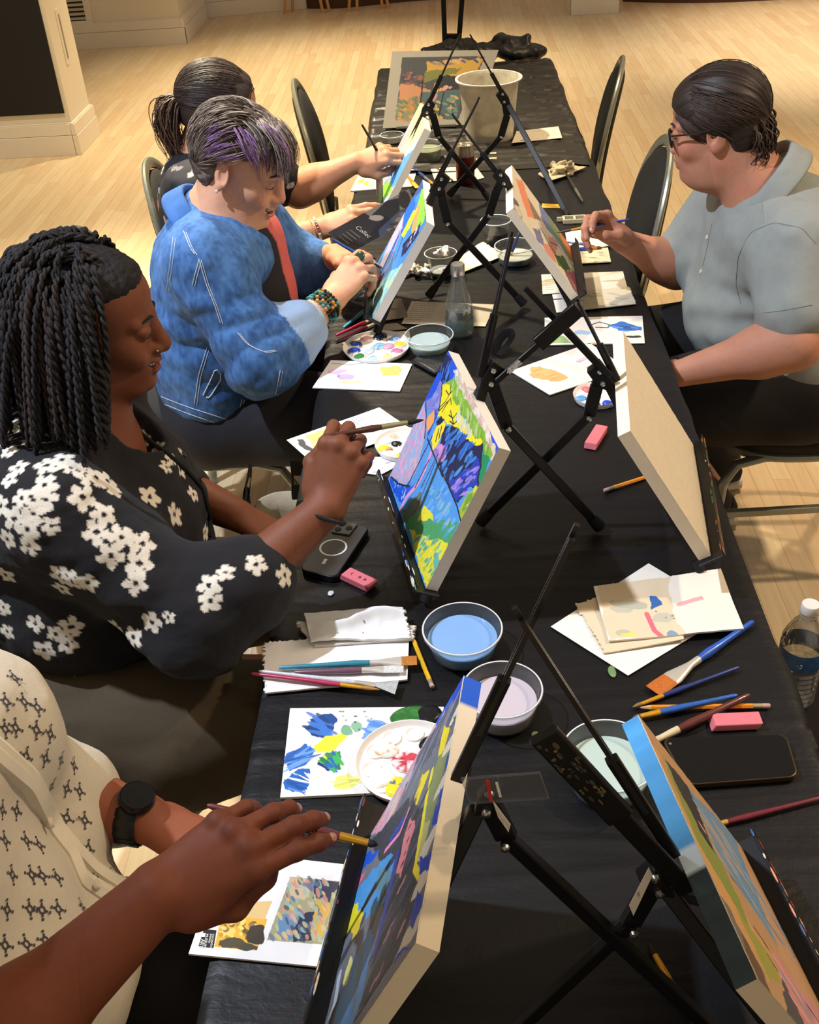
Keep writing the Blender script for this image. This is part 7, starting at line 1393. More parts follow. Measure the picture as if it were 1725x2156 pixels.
# ---------------------------------------------------------------- ponytailed woman
def person_d():
    t = thing('person', (-.82, 2.92, .47), 'woman with a brown ponytail in a dark flowered blouse, painting left-handed', 'person')
    hc = A3(-.682, 2.93, 1.098); R = frame(.30, .30, 0); k = 1.0; nb = A3(-.745, 2.92, .995); shR = A3(-.735, 2.76, .935); shL = A3(-.72, 3.08, .935); elL = A3(-.52, 3.08, .83); wrL = A3(-.35, 3.10, .893); elR = A3(-.61, 2.70, .80); wrR = A3(-.425, 2.755, .830)
    S = SDF(); P = head(S, hc, R, k, 1.0); body(S, A3(-.80, 2.92, .55), A3(-.78, 2.92, .70), A3(-.76, 2.92, .86), nb, hc, R, shL, shR, .95, (A3(-.78, 2.82, .55), A3(-.78, 3.03, .55)), (A3(-.42, 2.82, .57), A3(-.42, 3.02, .57)), (A3(-.44, 2.82, .1), A3(-.44, 3.02, .1)), .050, k)
    arm(S, shR, elR, wrR, (.054, .046, .043, .028)); arm(S, shL, elL, wrL, (.054, .050, .046, .028))
    tl, _, f2 = hand(S, wrL, A3(.08, 0, .02), A3(.35, -.55, .7), flip=1, curl=[(.55, .7, .4), (.6, .7, .4), (.7, .8, .4), (.8, .9, .4)])
    tr, _, fr = hand(S, wrR, A3(.085, 0, .025), A3(-.1, -.5, .85), flip=-1, curl=[(.25, .3, .2), (.3, .35, .2), (.35, .4, .2), (.4, .4, .3)])
    sk = skin_mat('skin_tan'); boxes = [(hc-.155, hc+.155, .0028), (wrL+A3(-.03, -.08, -.09), wrL+A3(.17, .08, .10), .0028), (wrR+A3(-.03, -.08, -.06), wrR+A3(.18, .08, .09), .0028)]
    V, F = skin_mesh(S, 'body', sk, t, .0065, boxes); C = np.tile(lin('b98466'), (len(V), 1))*(1+.05*fbm(V*24)[:, None]); q = (V-hc)@R/k; lips = (((q[:, 0]-.093)/.020)**2+(q[:, 1]/.026)**2+((q[:, 2]+.067)/.0125)**2 < 1); shift(C, lips, 'a05a54', .6); mesh_obj('body', V, F, sk, t, True, C)
    decorate_face(t, P, R, k, mat('brown_brow', '4a352c', .8), None, mat('lash_dark', '1c1414', .7), 0)
    HM = mat('dark_brown_hair', attr=True, rough=.45, var=.2, vscale=300, bump=.15, bscale=900, spec=.4)
    def reg(q): return np.minimum(np.maximum(q[:, 2]-(.030+.35*np.maximum(0, q[:, 0]-.01)), np.minimum(-q[:, 0]-.028, q[:, 2]+.055)), .070-q[:, 0]+.25*np.maximum(0, q[:, 2]-.06))
    def strk(q): th = np.arctan2(q[:, 1], q[:, 2]+.02); return lin('2b2120')*(1+.45*fbm(np.stack([th*22, q[:, 0]*6, q[:, 0]*0], -1), 2)[:, None])
    cap_hair(S, hc, R, k, .012, reg, 'hair', HM, t, .003, lambda q: fbm(np.stack([np.arctan2(q[:, 1], q[:, 2]+.02)*16, q[:, 0]*8, q[:, 0]*0], -1), 2)*.0016, strk)
    rr = random.Random(9)
    combed('hair_strands', HM, t, hc, R, k, (.107, .089, .095), lambda r: A3(r.uniform(.1, .85), r.choice([-1, 1])*r.uniform(0, .9), r.uniform(.3, 1)) if r.random() < .6 else A3(r.uniform(-.5, .4), r.uniform(-.95, -.6), r.uniform(-.1, .4)), lambda r, a: A3(-1, r.uniform(-.12, .12), -.1+r.uniform(-.12, .12)), 700, ['332824', '241b19', '45372f', '2b2120'], rr)
    mb = MB(); root = P(-.112, -.005, .012); tipc = A3(-.80, 2.885, 1.005)
    for i in range(420):
        o = A3(*[max(-.016, min(.016, rr.gauss(0, .009))) for _ in range(3)]); e = tipc+A3(max(-.03, min(.03, rr.gauss(0, .014))), rr.gauss(0, .016), rr.uniform(-.02, .022)); m = (root+e)/2+A3(-.030, -.008, .022)+o*1.8; pts = [root+o*.6, root*.55+m*.45+o+A3(-.012, 0, .008), m, m*.4+e*.6+A3(-.006, 0, 0), e]; mb.cc = lin(rr.choice(['3a2a22', '4c382c', '2c2019', '5a4434', '6b5240'])); Q = np.array(pts); tt = np.linspace(0, 4, 13); Q = np.stack([np.interp(tt, range(5), Q[:, j]) for j in range(3)], 1)
        for _ in range(4): Q[1:-1] = (Q[:-2]+Q[1:-1]*2+Q[2:])/4
        mb.tube(Q, np.linspace(.0017, .0005, 13), 4)
    mb.obj('ponytail', HM, t, col=True, sharp=None); an = np.linspace(0, 6.283, 26); s1, u1 = frame_of(root-P(-.06, 0, .03)); MB().tube([root+A3(.004, 0, 0)+(s1*math.cos(a)+u1*math.sin(a))*.020 for a in an], .006, 8, False).obj('hair_band', mat('beige_scrunchie', '9a8a78', .8), t)
    G = SDF(); G.ell(A3(-.755, 2.92, .76), A3(.125, .19, .21), None, .06); G.ell(A3(-.752, 2.92, .88), A3(.12, .19, .13), None, .06); G.cone(shR+A3(0, .02, .006), shL+A3(0, -.02, .006), .072, .072, .06); G.cone(A3(-.755, 2.92, .93), A3(-.745, 2.92, .985), .09, .068, .04); G.ell(A3(-.775, 2.92, .62), A3(.155, .20, .12), None, .05); G.chain([shR, elR, elR+(wrR-elR)*.30], [.078, .070, .066], .04); G.chain([shL, shL+(elL-shL)*.72], [.076, .074], .04)
    G.ell(nb+A3(.035, 0, .03), A3(.072, .066, .09), None, .01, 1); G.post = lambda Q: fbm(Q*12, 3)*.007
    def colf(V, F):
        C = np.tile(lin('12131c'), (len(V), 1)); r2 = random.Random(3); idx = [r2.randrange(len(V)) for _ in range(430)]
        for i in idx:
            m = np.where(np.linalg.norm(V-V[i], axis=1) < .034)[0]; a = A3(r2.uniform(-1, 1), r2.uniform(-1, 1), r2.uniform(-1, 1)); a = nrm(a); w = V[m]-V[i]; l = w@a; p = np.linalg.norm(w-l[:, None]*a, axis=1); L = r2.uniform(.014, .03); ok = (np.abs(l) < L) & (p < .0085*(1-(l/L)**2)) & ((p > .0012) | (l > 0)); C[m[ok]] = lin(r2.choice(['8f8a88', 'aaa39c', '6f6a70', 'b8aca2', '4a4656']))
        return C
    FM = mat('dark_floral_blouse', attr=True, rough=.8, var=.08, vscale=200); garment(G, 'blouse', FM, t, .0050, colf)
    T_ = SDF(); T_.chain([A3(-.80, 2.80, .56), A3(-.42, 2.81, .575)], [.11, .085], .05); T_.chain([A3(-.80, 3.04, .56), A3(-.42, 3.03, .575)], [.11, .085], .05); T_.ell(A3(-.84, 2.92, .56), A3(.15, .2, .1), None, .05); T_.chain([A3(-.42, 2.81, .56), A3(-.44, 2.82, .1)], [.08, .06], .04); T_.chain([A3(-.42, 3.03, .56), A3(-.44, 3.02, .1)], [.08, .06], .04); V, F = T_.mesh(.010); mesh_obj('trousers', V, F, mat('dark_trousers', '15161c', .85), t)
    bt = thing('bracelet', tuple(wrR), 'pale beaded bracelet on the near wrist of the ponytailed woman', 'bracelet'); ax_ = nrm(wrR-elR); s1, u1 = frame_of(ax_)
    for j, (cs, o, r) in enumerate(((['cfc8bc', 'a89c8c', 'e4ded2', '8a4a44'], .012, .0042), (['c9a25c'], .024, .0020))):
        mb = MB()
        for a in np.linspace(0, 6.283, 24 if j == 0 else 40, endpoint=False): mb.cc = lin(rr.choice(cs)); mb.ball(wrR-ax_*o+(s1*math.cos(a)+u1*math.sin(a)*.9)*.0345, r, 6)
        mb.obj('bead_strand', mat('beads', attr=True, rough=.2, col=None), bt, col=True)
    brush('dark paintbrush held upright by the ponytailed woman', None, None, '2a1c18', .0044, 'c0b8a8', '2a2420', 'round', .004, .62, .84, pa=aty(762, 262, 3.10), pb=aty(826, 372, 3.10))
person_d()
# ---------------------------------------------------------------- man in the polo shirt
def person_e():
    t = thing('person', (.72, 2.36, .47), 'man with slicked-back dark hair and glasses in a pale grey polo shirt, painting', 'person')
    hc = A3(.500, 2.40, 1.152); R = frame(math.pi-.42, .26, .0); k = .99; nb = A3(.590, 2.365, 1.025); shN = A3(.64, 2.175, .94); shF = A3(.605, 2.565, .945); elN = aty(1672, 722, 2.06); wrN = aty(1436, 785, 2.12); elF = A3(.475, 2.545, .765); wrF = A3(.335, 2.495, .855)
    S = SDF(); P = head(S, hc, R, k, 1.12, 0, .96, 1.1); body(S, A3(.74, 2.36, .56), A3(.73, 2.36, .70), A3(.67, 2.36, .88), nb, hc, R, shN, shF, 1.08, (A3(.70, 2.24, .555), A3(.70, 2.48, .555)), (A3(.33, 2.24, .57), A3(.33, 2.50, .57)), (A3(.62, 2.46, .13), A3(.68, 2.67, .13)), .062, k)
    S.ell(P(.02, 0, -.110), A3(.055, .055, .035), R, .03)
    arm(S, shN, elN, wrN, (.062, .056, .052, .030)); arm(S, shF, elF, wrF, (.060, .052, .048, .029))
    tips, T, fr = hand(S, wrF, A3(-.070, -.012, .060), A3(.25, .80, .45), flip=-1, sc=1.04, curl=[(.65, .75, .45), (.75, .85, .45), (.9, .95, .5), (1.0, 1.0, .5)], thumb=[(.018, .026, -.014), (.050, .036, -.034), (.080, .026, -.050), (.103, .012, -.055)])
    hand(S, wrN, A3(-.085, .03, -.028), A3(-.2, -.35, .9), flip=1, curl=[(.4, .5, .3)]*4)
    sk = skin_mat('skin_ruddy'); boxes = [(hc-.155, hc+.155, .0025), (wrF+A3(-.17, -.09, -.06), wrF+A3(.03, .09, .15), .0026)]
    V, F = skin_mesh(S, 'body', sk, t, .0062, boxes); C = np.tile(lin('b57f66'), (len(V), 1))*(1+.06*fbm(V*22)[:, None]); q = (V-hc)@R/k; hd_ = np.abs(q).max(1) < .15; lips = hd_ & (((q[:, 0]-.093)/.020)**2+(q[:, 1]/.024)**2+((q[:, 2]+.067)/.0115)**2 < 1); shift(C, lips, 'a8605a', .6)
    shift(C, hd_ & (q[:, 0] > .01) & (q[:, 2] < -.05) & ~lips, '8a6250', .28*np.clip(1, 0, 1)); shift(C, hd_ & (((q[:, 0]-.05)/.03)**2+((np.abs(q[:, 1])-.045)/.022)**2+((q[:, 2]+.03)/.022)**2 < 1), 'c47f6c', .35); shift(C, hd_ & (np.abs(q[:, 1]) > .068) & (q[:, 2] < .03), 'c47c64', .3); mesh_obj('body', V, F, sk, t, True, C)
    decorate_face(t, P, R, k, mat('dark_brow', '2a1f1a', .8), None, mat('lash_dark', '1c1414', .7), 0); nails(t, tips, mat('pink_nail', 'dba89a', .3), 1.0)
    bd = MB(); rr = random.Random(3)
    for i in range(240):
        a = rr.uniform(-1, 1); p = P(.070-.045*abs(a)**1.4+rr.uniform(-.008, .010), a*.048, -.104+rr.uniform(-.006, .012)+.012*abs(a)); bd.tube([p, p+A3(rr.uniform(-.003, .003), rr.uniform(-.003, .003), -.007)], [.0006, .0002], 3, False)
    bd.obj('beard_stubble', mat('stubble', '3a2a22', .8), t)
    HM = mat('slick_dark_hair', attr=True, rough=.42, var=.2, vscale=300, bump=.15, bscale=900, spec=.4)
    def reg(q): return np.minimum(np.maximum(q[:, 2]-(.018+.62*np.maximum(0, q[:, 0]-.030)+.05*(q[:, 0] > -.01)*np.clip((.03-q[:, 0])/.04, 0, 1)*0), np.minimum(-q[:, 0]-.030, q[:, 2]+.075)), .092-q[:, 0]+.1*np.maximum(0, q[:, 2]-.06))
    def strk(q): th = np.arctan2(q[:, 1], q[:, 2]+.03); n = fbm(np.stack([th*26, q[:, 0]*5, q[:, 0]*0], -1), 2)[:, None]; return lin('2c221d')*(1+.5*n)
    cap_hair(S, hc, R, k, .0095, reg, 'hair', HM, t, .0028, lambda q: fbm(np.stack([np.arctan2(q[:, 1], q[:, 2]+.03)*20, q[:, 0]*6, q[:, 0]*0], -1), 2)*.0014, strk)
    rr = random.Random(6); combed('hair_strands', HM, t, hc, R, k, (.104, .0865, .0925), lambda r: A3(r.uniform(.72, .86), r.uniform(-.6, .6), r.uniform(.42, .62)) if r.random() < .6 else A3(r.uniform(-.3, .7), r.choice([-1, 1])*r.uniform(.7, 1), r.uniform(.1, .45)), lambda r, a: A3(-.8, a[1]*.55+r.uniform(-.1, .1), -.55+r.uniform(-.25, .2)), 900, ['2e231e', '3c2e26', '241b17', '4a3a30'], rr, (.0007, .0015), 14, .003)
    mb = MB()
    for i in range(120):   # curls at the nape
        y = rr.uniform(-.055, .055); p0 = P(-.088+.02*(abs(y)/.055)**2-rr.uniform(0, .018), y, rr.uniform(-.035, .02)); L = rr.uniform(.05, .10); n = 16; sw = rr.uniform(.004, .009); ph = rr.uniform(0, 6); pts = []
        back = -R[:, 0]
        for j in range(n):
            f = j/(n-1); pts.append(p0+back*(.018*math.sin(f*2.6)+.012*f*rr.uniform(.9, 1.1))+A3(0, 0, -L*f)+(back*math.cos(f*9+ph)+R[:, 1]*math.sin(f*9+ph))*sw*f)
        mb.cc = lin(rr.choice(['2a201b', '3a2c24', '4a392e', '1f1815'])); mb.tube(pts, np.linspace(.0032, .0005, n), 5)
    mb.obj('curls', HM, t, col=True, sharp=None)
    # glasses are a thing of their own
    gl = thing('eyeglasses', tuple(P(.09, 0, 0)), 'dark-framed eyeglasses on the man in the polo shirt', 'glasses'); GB = mat('dark_acetate', '1a1614', .25); fm = MB()
    for s in (-1, 1):
        rim = [P(.101-.010*abs(math.cos(a)*.024+.030)/.05, s*(.031+.0245*np.sign(math.cos(a))*abs(math.cos(a))**.8), -.006+.0185*np.sign(math.sin(a))*abs(math.sin(a))**.8) for a in np.linspace(0, 6.283, 40)]; fm.tube(rim, .0024, 7, False)
        MB().add(np.array(rim[:-1]), [tuple(range(39))]).obj('lens', clear_mat('lens_glass', (220, 222, 220), .15, .02, .05), gl, False)
    fm.tube([P(.099, -.008, -.002), P(.103, 0, .001), P(.099, .008, -.002)], .0022, 7); fm.obj('frame', GB, gl)
    for s in (-1, 1): MB().tube([P(.089, s*.0565, .004), P(.080, s*.068, .006), P(.03, s*.079, .004), P(-.012, s*.084, .006), P(-.030, s*.082, -.004), P(-.045, s*.078, -.022)], [.003, .0032, .0028, .0026, .003, .0034], 8, True, .6).obj('temple_arm', GB, gl)
    # polo shirt
    PM = mat('grey_pique', '8a908c', .85, var=.05, vscale=60, bump=.18, bscale=900); G = SDF()
    G.ell(A3(.650, 2.37, .725), A3(.190, .200, .17), None, .06); G.ell(A3(.665, 2.36, .89), A3(.155, .225, .15), None, .06); G.cone(shN+A3(0, .03, .005), shF+A3(0, -.03, .005), .080, .080, .07); G.cone(A3(.645, 2.36, .94), A3(.610, 2.363, .995), .105, .066, .05); G.ell(A3(.715, 2.36, .62), A3(.17, .215, .14), None, .05)
    G.chain([shN, shN+(elN-shN)*.64], [.088, .084], .05); G.chain([shF, shF+(elF-shF)*.80], [.086, .080], .05); dn = nrm(elN-shN); G.ell(nb+A3(-.045, .012, .045), A3(.060, .064, .075), None, .008, 1); G.cut(A3(.70, 2.3, .560), A3(.28, -.06, -1), .004)
    G.post = lambda Q: fbm(Q*A3(8, 8, 8)+2, 3)*.008+np.sin(Q@A3(-35, 10, 80)+3*noise3(Q*7))*.0035*np.exp(-(np.linalg.norm(Q-A3(.55, 2.2, .72), axis=-1)/.14)**2)
    V, F = G.mesh(.0055); mesh_obj('polo_shirt', V, F, PM, t); b = bvh_of(V, F); SM = mat('grey_seam', '878d89', .9)
    seam('shirt_seam', b, [(1560, 640), (1550, 600), (1555, 540), (1580, 490), (1630, 468), (1690, 480), (1725, 520)], .0007, SM, t); seam('sleeve_hem', b, [(1590, 660), (1640, 655), (1720, 640)], .0007, SM, t); seam('shirt_seam', b, [(1590, 390), (1605, 430), (1610, 480)], .0006, SM, t); seam('placket', b, [(1500, 470), (1490, 520), (1478, 570)], .0007, SM, t); seam('side_seam', b, [(1645, 740), (1645, 790), (1660, 840), (1700, 900)], .0006, SM, t)
    for u, v in ((1489, 500), (1476, 572)):
        q, nn = hit(b, u, v)
        if q is not None: MB().lathe([(0, .002), (.0048, .002), (.0055, 0)], q, nn if nn@ray(u, v) < 0 else -nn, 14).obj('button', mat('cream_button', 'cfc8b4', .35), t)
    collar_mesh(t, 'collar', PM, nb+A3(.004, 0, .010), A3(-1, .12, -.1), A3(-.48, .08, .88), (.092, .084), .052, .034, .052, .30, .35, None, .0045)
    T_ = SDF(); T_.ell(A3(.745, 2.36, .565), A3(.18, .215, .115), None, .05); T_.chain([A3(.72, 2.235, .56), A3(.52, 2.23, .572), A3(.33, 2.24, .572)], [.115, .105, .09], .05); T_.chain([A3(.72, 2.49, .56), A3(.52, 2.50, .575), A3(.33, 2.50, .575)], [.112, .10, .088], .05); T_.chain([A3(.33, 2.24, .56), A3(.45, 2.35, .32), A3(.60, 2.45, .12)], [.085, .07, .058], .04); T_.chain([A3(.33, 2.50, .56), A3(.5, 2.6, .3), A3(.67, 2.66, .12)], [.085, .07, .058], .04); T_.post = lambda Q: fbm(Q*A3(8, 14, 10), 2)*.006
    V, F = T_.mesh(.009); mesh_obj('trousers', V, F, mat('black_trousers_twill', '0f0e10', .85, var=.1, bump=.1, bscale=800), t)
    CK = mat('checked_canvas', attr=True, rough=.8, col=None); SOLE = mat('white_rubber_sole', 'c8c3b6', .6)
    for hx, dr in ((A3(.690, 2.52, 0), A3(-.95, -.25, 0)), (A3(.745, 2.70, 0), A3(-.97, -.2, 0))):
        dr = nrm(dr); a = hx+A3(0, 0, .058); bq = hx+dr*.27+A3(0, 0, .05); m = MB(); pr = [(0, .02, .012), (.04, .036, .036), (.2, .040, .044), (.5, .044, .038), (.8, .046, .026), (.95, .030, .016), (1, .01, .006)]
        tt = np.linspace(0, 1, 28); m.sweep(a, bq, [(x, np.interp(x, [p[0] for p in pr], [p[1] for p in pr]), np.interp(x, [p[0] for p in pr], [p[2] for p in pr])) for x in tt], 32); V = np.concatenate(m.V); sd, u = frame_of(dr); x = ((V-a)@dr/.018).astype(int)+((V-a)@sd/.018+20).astype(int)+(V[:, 2]/.018).astype(int); C = np.where((x % 2 == 0)[:, None], lin('2e2c2a'), lin('0d0c0c')); sh = mesh_obj('shoe', V, m.F, CK, t, True, C)
        MB().sweep(hx+A3(0, 0, .020)-dr*.006, hx+dr*.276+A3(0, 0, .020), [(0, .02, .017), (.04, .040, .019), (.3, .042, .019), (.75, .050, .019), (.94, .036, .019), (1, .016, .017)], 28).obj('sole', SOLE, sh, sharp=50)
    brush('blue paintbrush with a gold ferrule held by the man in the polo shirt', None, None, '23409c', .0040, 'd8a83c', '4a3a28', 'round', .0036, .58, .80, pa=aty(1326, 462, 2.46), pb=aty(1172, 490, 2.47))
person_e()
# ---------------------------------------------------------------- person in the patterned cream shirt, nearest the camera
def person_a():
    t = thing('person', (-.86, .62, .47), 'person in a cream shirt with small printed motifs, head out of view, holding a brush', 'person')
    hc = A3(-.66, .60, 1.21); R = frame(.1, .25, 0); k = 1.06; nb = A3(-.71, .61, 1.06); shR = A3(-.68, .40, 1.00); shL = aty(-90, 1525, .83); elR = A3(-.515, .455, .952); wrR = A3(-.354, .568, 1.042); elL = aty(110, 1690, .88); wrL = aty(303, 1722, .86)
    S = SDF(); P = head(S, hc, R, k, 1.0); body(S, A3(-.88, .62, .56), A3(-.83, .62, .72), A3(-.76, .62, .90), nb, hc, R, shL, shR, 1.1, (A3(-.82, .50, .56), A3(-.82, .74, .56)), (A3(-.44, .50, .57), A3(-.44, .74, .57)), (A3(-.44, .5, .1), A3(-.44, .74, .1)), .058, k)
    arm(S, shR, elR, wrR, (.060, .049, .044, .0285)); arm(S, shL, elL, wrL, (.06, .05, .046, .0300))
    d = A3(.078, .036, .028); b = A3(-.18, -.60, .77)
    tips, T, fr = hand(S, wrR, d, b, flip=-1 if False else 1, sc=.97, curl=[(.40, .42, .25), (.45, .55, .30), (.52, .62, .35), (.70, .75, .40)], thumb=[(.018, .028, -.014), (.050, .040, -.032), (.084, .030, -.040), (.108, .014, -.036)], spread=.035)
    hand(S, wrL, A3(.085, -.03, -.022), A3(.1, .2, .95), flip=-1, curl=[(.4, .5, .3)]*4)
    sk = skin_mat('skin_warm_brown'); boxes = [(wrR+A3(-.05, -.09, -.08), wrR+A3(.21, .17, .10), .0021), (wrL+A3(-.12, -.08, -.08), wrL+A3(.16, .08, .07), .003)]
    V, F = skin_mesh(S, 'body', sk, t, .0058, boxes); C = np.tile(lin('713d28'), (len(V), 1))*(1+.06*fbm(V*30)[:, None])
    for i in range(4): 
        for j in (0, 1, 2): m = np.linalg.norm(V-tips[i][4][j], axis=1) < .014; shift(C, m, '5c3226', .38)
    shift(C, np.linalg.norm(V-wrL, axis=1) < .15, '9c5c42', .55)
    mesh_obj('body', V, F, sk, t, True, C); nails(t, tips, mat('brown_pink_nail', 'b08472', .28), 1.06)
    cap_hair(S, hc, R, k, .010, lambda q: np.minimum(q[:, 2]-.03+.2*np.maximum(0, -q[:, 0]), .07-q[:, 0]), 'hair', mat('black_short_hair', '141113', .7), t, .006)
    G = SDF(); G.ell(A3(-.715, .63, .79), A3(.225, .235, .20), None, .07); G.ell(A3(-.74, .62, .92), A3(.175, .22, .15), None, .06); G.cone(shR+A3(0, .02, 0), shL+A3(0, -.02, 0), .09, .09, .07); G.cone(A3(-.745, .62, .98), A3(-.715, .61, 1.05), .11, .08, .05); G.ell(A3(-.68, .70, .70), A3(.215, .185, .12), None, .06)
    G.chain([shR, shR+(elR-shR)*.62], [.092, .092], .05); G.chain([shL, elL, elL+(wrL-elL)*.22], [.078, .060, .056], .05); G.ell(nb+A3(.04, 0, .03), A3(.07, .07, .1), None, .01, 1); G.cut(A3(-.7, .6, .60), A3(-.1, 0, -1), .004)
    G.post = lambda Q: fbm(Q*A3(6, 6, 6)+1, 3)*.012+fbm(Q*260, 1)*.0006; keep = []
    PX = [(12, 1478), (30, 1428), (10, 1535), (50, 1478), (78, 1490), (32, 1532), (76, 1537), (105, 1545), (12, 1590), (54, 1592), (95, 1596), (128, 1600), (155, 1612), (70, 1652), (108, 1655), (140, 1660), (167, 1666), (112, 1720), (140, 1722), (178, 1727), (4, 1705), (34, 1707), (10, 1770), (55, 1770), (82, 1780), (185, 1786), (232, 1782), (25, 1842), (66, 1842), (88, 1844), (120, 1848), (200, 1844), (242, 1842), (264, 1828), (277, 1864), (14, 1915), (62, 1914), (88, 1916), (122, 1914), (172, 1909), (10, 1990), (55, 1988), (95, 1980), (140, 1975), (183, 1972), (35, 2060), (82, 2050), (136, 2040), (300, 1838)]
    def colf(V, F): keep.append(bvh_of(V, F)); return np.tile(lin('cdc5b0'), (len(V), 1))
    V, F = G.mesh(.0055); b = bvh_of(V, F); keep.append(b); mb = MB(); mb.cc = lin('cdc5b0'); mb.add(V, F.tolist()); mb.cc = lin('45434a')
    for u, v in PX:
        q, nn = hit(b, u, v)
        if q is None: continue
        nn = nn if nn@ray(u, v) < 0 else -nn; s1, u1 = frame_of(nn, (0, .2, 1)); c = q+nn*.0011; L = lambda x, y: c+(s1*x+u1*y)*.84
        an = np.linspace(0, 6.283, 13)[:-1]; vs = [L(math.cos(a)*r, math.sin(a)*r*1.25) for a in an for r in (.0026, .0046)]; mb.add(vs, [(2*i, 2*i+1, (2*i+3) % 24, (2*i+2) % 24) for i in range(12)])
        for a in (.9, 2.24, 4.04, 5.38):
            d = A3(math.cos(a), math.sin(a)*1.2, 0); p = A3(-d[1], d[0], 0)
            for r0, r1, w in ((.0044, .0076, .0011), (.0086, .0112, .0016)): mb.add([L(*(d*r0+p*w)[:2]), L(*(d*r0-p*w)[:2]), L(*(d*r1-p*w)[:2]), L(*(d*r1+p*w)[:2])], [(0, 1, 2, 3)])
    mb.obj('shirt', mat('cream_printed_shirt', attr=True, rough=.85, var=.03, vscale=200, bump=.12, bscale=700), t, col=True, sharp=None)
    CR = mat('cream_placket', 'e0d9c4', .8, bump=.05); seam('placket', b, [(-120, 1500), (-60, 1550), (0, 1600), (60, 1650), (85, 1700), (110, 1750), (150, 1800), (170, 1850), (230, 1890), (300, 1900)], .011, CR, t, .0); seam('placket', b, [(-110, 1480), (-50, 1535), (10, 1585), (70, 1640), (95, 1690), (120, 1740), (160, 1788), (200, 1830), (250, 1862), (310, 1868)], .010, CR, t, .0)
    for u, v in ((90, 1740), (190, 1870)):
        q, nn = hit(b, u, v)
        if q is not None: MB().lathe([(0, .004), (.005, .004), (.0062, .002), (.0062, 0)], q+(nn if nn@ray(u, v) < 0 else -nn)*.008, nn if nn@ray(u, v) < 0 else -nn, 16).obj('button', mat('pearl_button', 'd8d0ba', .25), t)
    T_ = SDF(); T_.ell(A3(-.88, .62, .565), A3(.18, .22, .115), None, .05); T_.chain([A3(-.84, .50, .56), A3(-.44, .50, .575)], [.115, .088], .05); T_.chain([A3(-.84, .75, .56), A3(-.44, .75, .575)], [.115, .088], .05); T_.chain([A3(-.44, .5, .56), A3(-.44, .5, .1)], [.085, .06], .04); T_.chain([A3(-.44, .75, .56), A3(-.44, .75, .1)], [.085, .06], .04); V, F = T_.mesh(.01); mesh_obj('trousers', V, F, mat('black_trousers_twill', '0f0e10', .85, var=.1, bump=.1, bscale=800), t)
    # watch
    w = thing('wristwatch', tuple(wrL), 'black wristwatch with a ribbed strap on the wrist of the patterned-shirt person', 'watch'); ax_ = nrm(wrL-elL); s1, u1 = frame_of(ax_); c = wrL-ax_*.012; SB = mat('black_watch_strap', '121316', .4, bump=.1)
    mb = MB(); n = 46; Q = np.array([[c+ax_*o+(s1*math.cos(a)*1.02+u1*math.sin(a)*.96)*(.0345+(.0016 if i % 3 else .0004)) for o in (-.013, .013)] for i, a in enumerate(np.linspace(0, 6.283, n))]); mb.grid(Q); o = mb.obj('strap', SB, w); sd = o.modifiers.new('Solidify', 'SOLIDIFY'); sd.thickness = .0028
    f = nrm(s1*.15+u1*.98) if (u1[2] > 0) else nrm(s1*.15-u1*.98); f = nrm(f+A3(.25, .1, 0)); cc = c+f*.0375; MB().lathe([(0, -.004), (.021, -.004), (.0225, 0), (.0225, .006), (.0205, .0085), (.0195, .0075), (0, .0075)], cc-f*.002, f, 36).obj('watch_case', mat('black_case', '17181b', .25, metal=.4), w); MB().lathe([(.0192, .0058), (0, .0060)], cc-f*.0, f, 30).obj('watch_glass', mat('watch_face_glass', '050506', .05), w)
    brush('dark red paintbrush with a gold ferrule held by the patterned-shirt person', None, None, '5a2026', .0046, 'cf9c34', '1a1a1e', 'round', .0046, .78, .95, pa=aty(437, 1696, .70), pb=aty(796, 1779, .668))
person_a()
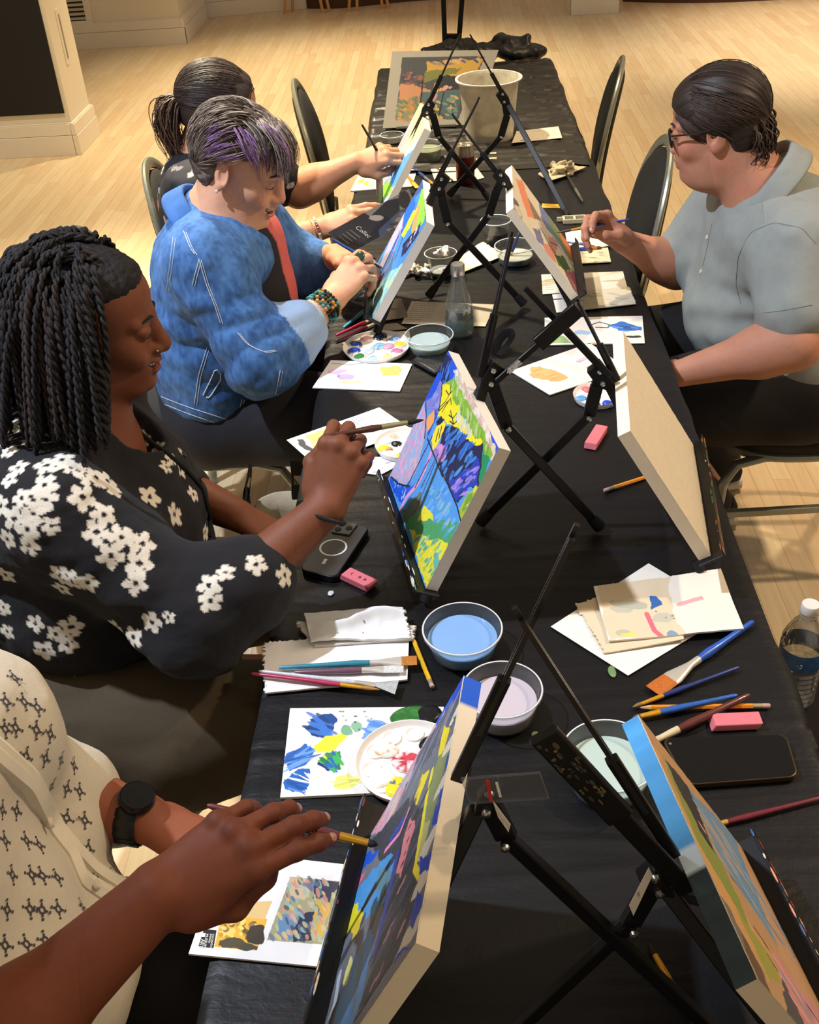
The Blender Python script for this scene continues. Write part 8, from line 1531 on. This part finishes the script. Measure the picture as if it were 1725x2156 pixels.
# ================================================================ camera, lights, world
cam = bpy.data.cameras.new('camera'); co = bpy.data.objects.new('camera', cam); COL.objects.link(co); sc.camera = co
cam.sensor_fit = 'HORIZONTAL'; cam.sensor_width = 36; cam.lens = FPX/1725*36; cam.clip_start = .02
Mx = Matrix(((RW[0, 0], -RW[0, 1], -RW[0, 2], CAM[0]), (RW[1, 0], -RW[1, 1], -RW[1, 2], CAM[1]), (RW[2, 0], -RW[2, 1], -RW[2, 2], CAM[2]), (0, 0, 0, 1)))
co.matrix_world = Mx
def lamp(kind, name, loc, to, energy, col, size=.1, spot=60, blend=.4):
    l = bpy.data.lights.new(name, kind); l.energy = energy; l.color = tuple(lin(col))
    if kind == 'SPOT': l.spot_size = math.radians(spot); l.spot_blend = blend; l.shadow_soft_size = size
    elif kind == 'AREA': l.size = size
    else: l.shadow_soft_size = size
    o = bpy.data.objects.new(name, l); COL.objects.link(o); o.location = loc
    o.rotation_euler = (Vector(to)-Vector(loc)).to_track_quat('-Z', 'Y').to_euler(); return o
W = bpy.data.worlds.new('world'); sc.world = W; W.use_nodes = True
W.node_tree.nodes['Background'].inputs[0].default_value = (*lin('ffe9cf'), 1); W.node_tree.nodes['Background'].inputs[1].default_value = .42
# cool gallery spot on the near left, warm gallery spots elsewhere
lamp('SPOT', 'track_spot_cool', (-1.95, 1.35, 3.8), (-.50, 1.80, .8), 610, 'e4edff', .05, 47, .35)
lamp('SPOT', 'track_spot_left_floor', (-1.2, 4.2, 3.8), (-1.1, 3.3, 0), 1650, 'ffecc8', .08, 66, .9)
lamp('SPOT', 'track_spot_pier_floor', (-2.0, 5.0, 3.8), (-2.0, 5.0, 0), 420, 'ffe6bd', .08, 80, .9)
lamp('SPOT', 'track_spot_far_floor', (-.6, 8.0, 3.8), (-.8, 7.6, 0), 950, 'ffe6bd', .08, 74, .9)
lamp('SPOT', 'track_spot_right_floor', (2.9, 7.6, 3.8), (2.9, 8.1, 0), 900, 'ffecd0', .08, 60, .8)
lamp('SPOT', 'track_spot_right_mid', (1.9, 4.2, 3.8), (1.5, 4.4, 0), 560, 'ffdcaa', .08, 76, .9)
lamp('SPOT', 'track_spot_table', (2.7, 2.0, 3.6), (.45, 1.8, .8), 330, 'ffdfb8', .10, 64, .9)
lamp('SPOT', 'track_spot_near', (.6, .2, 3.8), (.1, .9, .8), 30, 'ffdcb4', .12, 70, .9)
sc.view_settings.view_transform = 'Standard'; sc.view_settings.look = 'None'; sc.view_settings.exposure = 0; sc.view_settings.gamma = 1
sc.view_settings.use_curve_mapping = False
sc.cycles.use_denoising = True; sc.cycles.max_bounces = 8; sc.cycles.transparent_max_bounces = 16
sc.cycles.caustics_reflective = False; sc.cycles.caustics_refractive = False; sc.cycles.sample_clamp_indirect = 4
